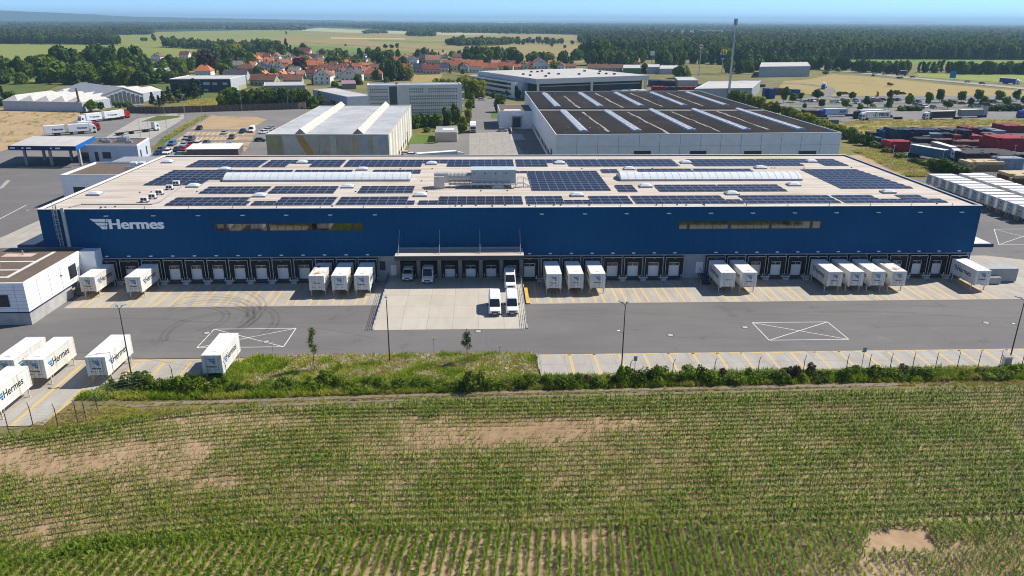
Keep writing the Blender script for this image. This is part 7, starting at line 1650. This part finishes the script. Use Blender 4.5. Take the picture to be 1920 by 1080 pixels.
TR('before the wall of the folded roof hall', 'bushes before the folded roof hall', [('d', 156, 208, 14, 18), ('d', 172, 210, 24, 20), ('k', 186, 208, 18, 20), ('d', 222, 205, 16, 20), ('d', 240, 205, 16, 22)])
TR('in the hedge behind the brown fence', 'trees behind the brown fence', [('d', 420, 200, 30, 26), ('d', 436, 199, 36, 28), ('k', 454, 199, 32, 30), ('d', 471, 199, 34, 28), ('l', 488, 199, 36, 28), ('d', 505, 199, 36, 30), ('k', 522, 199, 36, 28), ('d', 540, 200, 38, 30), ('d', 558, 199, 36, 28), ('k', 573, 200, 34, 26), ('d', 588, 203, 24, 22), ('t', 601, 197, 28, 14), ('d', 640, 200, 18, 18), ('d', 663, 203, 20, 22), ('d', 625, 196, 18, 16)])
TR('between the village roofs on the left', 'village trees', [('c', 538, 101, 28, 18), ('c', 546, 104, 20, 13), ('k', 570, 98, 18, 18), ('d', 500, 99, 26, 26), ('k', 488, 96, 24, 24), ('d', 515, 102, 26, 28), ('d', 528, 103, 20, 20), ('p', 562, 133, 26, 24), ('c', 571, 144, 20, 18), ('d', 620, 122, 18, 22), ('d', 633, 124, 20, 22), ('k', 645, 112, 16, 14), ('d', 655, 118, 16, 18), ('d', 672, 122, 16, 18), ('k', 692, 108, 20, 14), ('d', 673, 158, 20, 20), ('d', 590, 157, 12, 12), ('d', 628, 163, 12, 14), ('t', 675, 142, 16, 10), ('k', 565, 110, 16, 18), ('d', 605, 113, 12, 12)])
TR('in the clump left of the dry meadow', 'trees left of the dry meadow', [('d', 706, 118, 30, 26), ('k', 716, 130, 34, 26), ('k', 722, 146, 36, 28), ('k', 736, 152, 44, 26), ('k', 749, 150, 38, 26), ('l', 764, 150, 30, 24), ('d', 728, 117, 24, 24), ('k', 753, 130, 26, 22), ('k', 746, 107, 16, 11), ('d', 706, 150, 22, 16), ('c', 727, 150, 36, 14), ('d', 724, 158, 14, 12)])
TR('between the village roofs on the right', 'village trees', [('c', 803, 105, 14, 11), ('c', 792, 104, 12, 9), ('c', 843, 139, 18, 10), ('d', 867, 134, 18, 16), ('k', 881, 121, 36, 24), ('d', 905, 122, 36, 38), ('d', 927, 121, 34, 30), ('k', 940, 119, 30, 26), ('d', 957, 118, 30, 24), ('k', 972, 119, 26, 24), ('d', 1000, 118, 22, 26), ('k', 1014, 116, 20, 18), ('l', 1043, 129, 16, 28), ('k', 1058, 122, 28, 24), ('c', 1071, 125, 24, 13), ('d', 1081, 113, 22, 24), ('d', 1088, 109, 24, 16), ('d', 804, 131, 12, 10), ('c', 788, 125, 14, 8), ('d', 1030, 117, 20, 20)])
TR('single in the fields beyond the village', 'field trees', [('k', 723, 92, 10, 10), ('k', 735, 92, 9, 10), ('d', 745, 92, 11, 8), ('k', 811, 98, 6, 5), ('d', 831, 99, 6, 5), ('d', 849, 101, 6, 5), ('d', 1035, 89, 9, 8), ('d', 1059, 91, 7, 7), ('k', 648, 87, 5, 5), ('k', 537, 66, 8, 4)])
TR('before the wood beyond the big hall', 'trees beyond the big hall', [('k', 1115, 122, 50, 34), ('d', 1130, 121, 46, 28), ('k', 1107, 123, 32, 22), ('k', 1148, 124, 30, 26), ('d', 1165, 124, 28, 26), ('k', 1182, 123, 30, 24), ('d', 1200, 118, 28, 24), ('k', 1240, 122, 30, 22), ('d', 1252, 126, 32, 22), ('k', 1262, 124, 28, 20), ('d', 1278, 122, 26, 20), ('d', 1278, 147, 26, 36), ('k', 1206, 137, 20, 14)])
TR('behind the restaurant signs', 'trees behind the restaurant signs', [('k', 1300, 119, 26, 18), ('d', 1318, 120, 30, 20), ('k', 1334, 120, 32, 20), ('k', 1350, 121, 30, 20), ('d', 1366, 121, 30, 20), ('k', 1384, 122, 30, 22), ('d', 1400, 123, 30, 22), ('d', 1366, 137, 30, 18), ('k', 1385, 138, 26, 20), ('d', 1402, 136, 28, 22), ('k', 1420, 132, 30, 24), ('d', 1440, 128, 34, 26), ('k', 1456, 130, 26, 22), ('d', 1474, 128, 24, 20), ('k', 1496, 128, 22, 18), ('d', 1516, 128, 24, 18)])
TR('in the park right of the office block', 'park trees by the office block', [('l', 816, 178, 32, 28), ('l', 836, 180, 34, 30), ('l', 856, 181, 32, 28), ('l', 872, 174, 34, 32), ('l', 881, 183, 38, 34), ('l', 899, 183, 34, 30), ('d', 880, 208, 22, 14), ('d', 884, 198, 24, 14), ('d', 938, 210, 34, 26), ('k', 925, 184, 14, 12), ('d', 957, 181, 18, 18), ('k', 970, 184, 24, 12), ('d', 880, 222, 18, 12)])
TR('in the shrubbery before the office block', 'shrubbery before the office block', [('d', 778, 240, 26, 24), ('k', 793, 238, 28, 22), ('d', 806, 236, 24, 20), ('d', 820, 238, 28, 22), ('d', 838, 234, 34, 22), ('d', 855, 232, 40, 20), ('l', 869, 240, 24, 18), ('l', 878, 229, 26, 14), ('d', 866, 249, 20, 18), ('k', 822, 245, 12, 14), ('d', 800, 247, 10, 14)])
TR('in the hedge right of the white warehouse', 'hedge right of the white warehouse', [('d', 1376, 198, 30, 26), ('l', 1393, 200, 30, 26), ('d', 1409, 203, 28, 26), ('l', 1426, 206, 26, 26), ('l', 1441, 210, 22, 26), ('k', 1456, 213, 24, 20), ('l', 1474, 216, 18, 26), ('l', 1490, 221, 18, 24), ('l', 1506, 228, 18, 30), ('l', 1521, 232, 18, 24), ('l', 1537, 237, 18, 30), ('l', 1555, 246, 18, 32), ('l', 1574, 253, 20, 30), ('d', 1590, 259, 22, 28), ('d', 1604, 266, 24, 30), ('k', 1622, 272, 22, 26), ('d', 1642, 279, 16, 24), ('k', 1663, 288, 14, 24), ('d', 1688, 297, 12, 24), ('k', 1712, 306, 12, 24), ('d', 1735, 312, 14, 26), ('d', 1752, 318, 22, 28), ('d', 1768, 321, 28, 34), ('k', 1786, 323, 22, 30), ('k', 1808, 325, 18, 28)])
TR('in the tree planted car park', 'car park trees', [('d', 1487, 192, 18, 18), ('d', 1500, 188, 15, 14), ('k', 1532, 187, 21, 24), ('d', 1540, 202, 17, 15), ('d', 1573, 183, 12, 12), ('d', 1597, 187, 16, 14), ('d', 1584, 202, 17, 16), ('k', 1626, 201, 22, 20), ('d', 1612, 208, 15, 14), ('t', 1644, 182, 11, 8), ('k', 1667, 187, 20, 14), ('k', 1680, 180, 12, 12), ('d', 1665, 206, 25, 15), ('d', 1703, 201, 27, 17), ('d', 1739, 200, 28, 15), ('d', 1761, 192, 26, 17), ('d', 1776, 204, 18, 18), ('d', 1802, 192, 22, 17), ('k', 1820, 199, 17, 13), ('d', 1834, 190, 23, 20), ('d', 1843, 200, 21, 18), ('d', 1872, 192, 23, 18), ('d', 1886, 200, 20, 18), ('d', 1905, 190, 23, 17), ('d', 1918, 197, 18, 13), ('k', 1469, 193, 32, 18), ('d', 1420, 194, 14, 16), ('k', 1508, 204, 12, 10)])
TR('in the low hedge along the truck road', 'hedge along the truck road', [('d', 1690+i*15, 207.5-.1*i, 10, 17) for i in range(3)]+[('k', 1855+i*13, 208, 13, 16) for i in range(6)])
TR('in the row along the motorway', 'trees along the motorway', [(R.choice('ddk'), 1500+i*12.5+R.uniform(-3, 3), 128+min(9, i*.7)+R.uniform(-1, 1), R.uniform(20, 28), R.uniform(15, 21)) for i in range(17)]+[(R.choice('ddkt'), 1722+i*9+R.uniform(-3, 3), 135.5+R.uniform(-.5, 1), R.uniform(18, 26), R.uniform(12, 16)) for i in range(8)]+[(R.choice('ddk'), 1796+i*10.5+R.uniform(-3, 3), 138.3+R.uniform(-.5, 1), R.uniform(20, 26), R.uniform(15, 20)) for i in range(13)])
TR('single bush on the straw field', 'bushes on the straw field', [('k', 1668, 161, 7, 13), ('k', 1637, 143, 4, 8), ('d', 1570, 135, 9, 15), ('d', 1548, 140, 7, 14), ('d', 1687, 147, 4, 14)])
TR('along the village edge by the fields', 'trees at the village edge', [(R.choice('ddklkc'), R.uniform(480, 900), 0, R.uniform(13, 22), R.uniform(11, 20)) for i in range(34)])
TREES[-34:] = [(k, px, np.interp(px, [480, 560, 700, 800, 900], [104, 106, 113, 109, 112])+R.uniform(-2, 5), hp, wp if k != 'c' else 9, w_, g) for k, px, py, hp, wp, w_, g in TREES[-34:]]
TR('between the village gardens', 'garden trees', [(R.choice('ddkl'), R.uniform(500, 1030), R.uniform(118, 142), R.uniform(10, 15), R.uniform(10, 16)) for i in range(30)])
flush_trees()

# ================================================================== FAR FIELDS, WOODS AND HILLS
YGR = ground_mat('meadow_green', [(.155, .18, .03), (.21, .225, .045), (.125, .15, .03)], .02, .004, bump=0); STW = ground_mat('stubble', [(.20, .165, .055), (.27, .215, .08), (.155, .15, .045)], .012, .004, bump=0)
GRN = ground_mat('crop_green', [(.10, .16, .025), (.145, .20, .03), (.12, .145, .03)], .02, .004, bump=0); GLD = mat('ripe_gold', (.50, .33, .13), .9, .1, .02); PALE = mat('pale_field', (.36, .36, .20), .9, .1, .01)
FIELDS = [([(-400, 160), (-400, 74), (0, 76), (60, 82), (210, 84), (300, 66), (300, 108), (250, 112), (110, 140), (60, 158)], YGR), ([(205, 84), (208, 63), (300, 62), (640, 63), (640, 110), (500, 104), (360, 112), (250, 112)], YGR),
          ([(300, 74), (480, 65), (640, 57), (780, 62), (780, 100), (640, 96), (540, 88), (500, 84)], STW), ([(640, 60), (760, 62), (1085, 69), (1110, 82), (1110, 112), (1000, 112), (700, 90), (640, 80)], STW), ([(640, 68), (830, 84), (1000, 82), (1110, 82), (1110, 112), (1090, 118), (860, 108), (760, 98), (640, 92)], STW), ([(690, 74), (800, 78), (950, 77), (1090, 76), (1090, 78), (950, 79.5), (800, 81), (690, 77)], GRN), ([(360, 70), (520, 64), (700, 63), (700, 66), (540, 68), (400, 75)], YGR), ([(620, 70), (760, 72), (760, 74), (620, 72.5)], GLD), ([(545, 84), (620, 86), (760, 96), (870, 106), (1000, 116), (700, 118), (560, 106), (530, 96)], GRN),
          ([(290, 60), (640, 53), (700, 55), (640, 58), (480, 66), (300, 68)], YGR), ([(555, 57), (600, 52), (660, 56), (900, 62), (1080, 66), (1080, 69), (900, 67), (650, 61)], PALE), ([(820, 66), (1000, 63), (1090, 66), (1085, 70), (850, 72)], STW),
          ([(1290, 96), (1320, 85), (1370, 82.5), (1408, 84), (1415, 90), (1380, 94), (1310, 99)], GLD), ([(1235, 61.5), (1300, 58.5), (1350, 60), (1372, 66), (1330, 62.5), (1250, 63.5)], PALE), ([(1400, 84), (1440, 81.5), (1440, 84), (1405, 87)], YGR), ([(1160, 80.5), (1190, 78.6), (1190, 80.5), (1165, 82.5)], STW),
          ([(1480, 118), (1520, 112.5), (1680, 111.5), (1930, 112.5), (1930, 118), (1700, 122)], GRN), ([(1260, 122), (1300, 118), (1420, 128), (1480, 133), (1420, 140), (1280, 140)], GRASS), ([(-300, 205), (-300, 150), (55, 152), (110, 160), (70, 175), (15, 197)], GRASSG),
          ([(0, 44.5), (300, 41.5), (300, 43), (0, 47)], PALE), ([(420, 45.5), (520, 45), (520, 47), (420, 48)], YGR), ([(1450, 46.5), (1540, 45.5), (1540, 46.5), (1450, 47.7)], PALE), ([(1740, 50), (1920, 45), (2000, 45.5), (2000, 48), (1760, 52)], PALE), ([(930, 42.4), (1020, 42.2), (1020, 42.9), (930, 43.1)], PALE), ([(280, 158), (300, 150), (420, 142), (480, 160), (420, 185), (345, 188)], GRASSG)]
for i, (px_, m) in enumerate(FIELDS): psheet('field' if i == 0 else 'field.%03d' % i, px_, -.12+.012*i, m)
tr_ = MB()
for a, b2 in (((700, 87), (830, 93)), ((560, 79), (700, 88)), ((830, 93), (900, 96)), ((205, 85), (300, 89))):
    p0, p1 = at(*a), at(*b2); stripe(tr_, p0[0], p0[1], p1[0], p1[1], 3.5, .16, mat('field_bank', (.09, .085, .03), .9, .2, .1))
structure(tr_.build('field_bank'))
# far low crowns for the woods that read as one mass
def farcrown(name, m, seed, shape='round'): return crown_mesh(name, m, seed, 110, 9, (1, 1, .9 if shape == 'round' else 1.3), .26, shape)
FL1 = leaf_mat('wood_leaf', (.07, .12, .018), (.16, .215, .034), .5, .4); FL2 = leaf_mat('pine_leaf', (.058, .10, .022), (.125, .175, .036), .5, .4); FL3 = leaf_mat('pine_brown', (.085, .09, .035), (.14, .135, .05), .4, .4)
FARC = [farcrown('far_crown', FL1, 201), farcrown('far_crown', FL1, 202), farcrown('far_crown', FL2, 203, 'column'), farcrown('far_crown', FL2, 204), farcrown('far_crown', FL3, 205, 'column')]
FZ = [max(v.co.z for v in m.vertices) for m in FARC]
def wood(name, poly, n_, hlo, hhi, kinds, seed, kw=.0052, front=None):
    rg = np.random.default_rng(seed); xs = [p[0] for p in poly]; ys = [p[1] for p in poly]
    dist = lambda y: at(960, y)[1]-CAM[1]
    d0, d1 = dist(max(ys)), dist(max(41.5, min(ys)))
    px = rg.uniform(min(xs), max(xs), n_); d = np.exp(rg.uniform(np.log(d0), np.log(d1), n_))
    dep = np.degrees(np.arctan(CAM[2]/d)); py = 540+FPX*np.tan(np.radians(dep)-PITCH)
    k = inpoly(px, py, poly); px, py = px[k], py[k]
    if front is not None:        # dense edge rows so the wood shows a closed front
        for r_ in range(3):
            fx = np.arange(front[0][0], front[-1][0], 3.2)+rg.uniform(-1.5, 1.5, len(np.arange(front[0][0], front[-1][0], 3.2))); fy = np.interp(fx, [p[0] for p in front], [p[1] for p in front])-.4-r_*.7; px = np.r_[px, fx]; py = np.r_[py, fy]
    P = np.array([at(a, b2) for a, b2 in zip(px, py)]); d = np.linalg.norm(P[:, :2]-CAM[:2], axis=1)
    h = rg.uniform(hlo, hhi, len(P)); wd = np.maximum(rg.uniform(6, 11, len(P)), kw*d*rg.uniform(.7, 1.3, len(P))); kn = fbm(px*.012, np.log(d)*9, seed); id_ = np.array(kinds)[np.clip(((kn-.25)*2*len(kinds)+rg.normal(size=len(P))*.9).astype(int), 0, len(kinds)-1)]; h = h*rg.uniform(.75, 1.15, len(P))
    sc = np.c_[wd/2, wd/2, h/np.array(FZ)[id_]]
    P[:, 2] = -.4; scatter(name, P, rg.uniform(0, 6.28, len(P)), sc, id_, FARC)
wood('woodland', [(-250, 82), (0, 82.5), (60, 83), (140, 84), (226, 84.5), (228, 79), (205, 66), (285, 65.5), (285, 50), (0, 50), (-250, 50)], 3600, 13, 19, [0, 1, 2, 4, 4], 1, front=[(-100, 81), (0, 82.5), (100, 83.5), (226, 84.5)])
wood('woodland.001', [(205, 66), (285, 65), (288, 55), (200, 52)], 500, 14, 18, [2, 3, 4], 2, front=[(206, 65.8), (286, 65.2)])
wood('woodland.002', [(248, 78), (310, 80), (318, 90), (420, 95), (520, 104), (535, 98), (520, 92), (470, 88), (400, 86), (330, 80), (280, 76)], 500, 8, 15, [0, 1, 1, 3], 3, front=[(310, 89), (420, 94.5), (520, 102)])
wood('woodland.003', [(270, 56), (420, 54.5), (415, 51), (280, 49)], 500, 13, 17, [0, 2, 3], 4, front=[(272, 55.5), (412, 54.5)]); wood('woodland.004', [(425, 56), (560, 57.5), (580, 56), (520, 52.5), (430, 50)], 350, 13, 17, [0, 2, 3], 5, front=[(430, 55.5), (560, 57)])
wood('woodland.005', [(838, 86), (900, 87), (1000, 84), (1085, 84), (1000, 79), (940, 78), (850, 76)], 300, 9, 15, [0, 1, 3], 6, front=[(840, 85.5), (900, 86.5), (960, 84)]); wood('woodland.006', [(765, 68), (815, 68.5), (815, 63), (765, 62)], 200, 11, 17, [0, 1, 3], 7, front=[(766, 67.5), (812, 68)])
wood('woodland.007', [(680, 63), (725, 63.5), (725, 61), (680, 60.5)], 80, 7, 11, [0, 1], 8)
wood('woodland.008', [(1090, 112), (1150, 113), (1240, 112), (1330, 112), (1420, 112), (1500, 113), (1640, 111.5), (1800, 111.8), (2050, 113), (2050, 70), (1440, 64), (1380, 68), (1330, 76), (1240, 80), (1130, 90), (1095, 98)], 9000, 15, 21, [0, 1, 2, 2, 3, 2], 9, front=[(1090, 111), (1240, 111), (1420, 111.5), (1640, 111), (2000, 112.5)])
wood('woodland.009', [(1085, 84), (1240, 80), (1300, 80), (1430, 80), (1440, 64), (2050, 70), (2050, 52), (1372, 54), (1372, 67), (1240, 65), (1085, 66)], 7000, 15, 20, [2, 2, 3, 4, 1], 10, front=[(1090, 79), (1300, 79.5), (1430, 80)])
wood('woodland.010', [(830, 62), (1085, 66), (1235, 65), (1235, 58), (2050, 54), (2050, 44.5), (640, 44.5), (640, 51), (700, 55), (760, 59)], 7000, 15, 20, [2, 3, 3, 4, 1], 11, front=[(700, 55), (830, 61), (1000, 63), (1085, 65)])
wood('woodland.011', [(-200, 49), (280, 48.5), (640, 51), (640, 44.5), (-200, 42)], 2600, 15, 20, [2, 3, 4], 12)
# hills on the horizon
def hill(name, pts, d, thick, seed):
    """pts: (px, elevation in pixels above the flat horizon) at distance d"""
    V = []; F = []; N = len(pts)*14; xs = np.linspace(pts[0][0], pts[-1][0], N); e = np.interp(xs, [p[0] for p in pts], [p[1] for p in pts]); e = e+(fbm(xs*.03, xs*0, seed)-.5)*1.6*np.minimum(1, e)
    rows_ = [(-thick, 0), (-thick*.55, .45), (-thick*.2, .88), (0, 1), (thick*.5, .6), (thick, 0)]
    for dd, f in rows_:
        for x, q in zip(xs, e):
            a = YAW+math.atan((x-960)/FPX/math.cos(PITCH)); dist = d/ math.cos(a-YAW)+dd; V.append((CAM[0]+math.sin(a)*dist, CAM[1]+math.cos(a)*dist, -1+max(.5, (CAM[2]+q/FPX*d)*f)))
    for r_ in range(len(rows_)-1):
        for i in range(N-1): F.append((r_*N+i, r_*N+i+1, (r_+1)*N+i+1, (r_+1)*N+i))
    o = obj(name, arr_mesh(name, V, F, [FOREST_FLOOR], smooth=True)); o['kind'] = 'structure'
hill('hills', [(-500, 7), (0, 11), (120, 12.2), (200, 9), (330, 3), (430, 1.5), (560, 0), (640, -1.5), (760, -3), (900, -4.5)], 10000, 1500, 3)
hill('hills.001', [(820, -3), (960, -.5), (1100, .5), (1300, .3), (1500, 1.0), (1650, 2), (1800, 1), (1950, 1.5), (2300, 2)], 22500, 1500, 5)
# ------------------------------------------------------------------ the air
hz = MB(); hz.box(-26000, 26000, -900, 25500, -1.5, 160, mat('air', (1, 1, 1), var=0)); hzo = hz.build('haze'); hzo['kind'] = 'stuff'
am = _mats['air']; n, L, b = nodes_of(am); n.remove(b); pv = n.new('ShaderNodeVolumePrincipled'); pv.inputs['Color'].default_value = (.48, .76, 1.0, 1); pv.inputs['Density'].default_value = 9.5e-5; pv.inputs['Anisotropy'].default_value = .1
L.new(pv.outputs[0], n['Material Output'].inputs['Volume'])
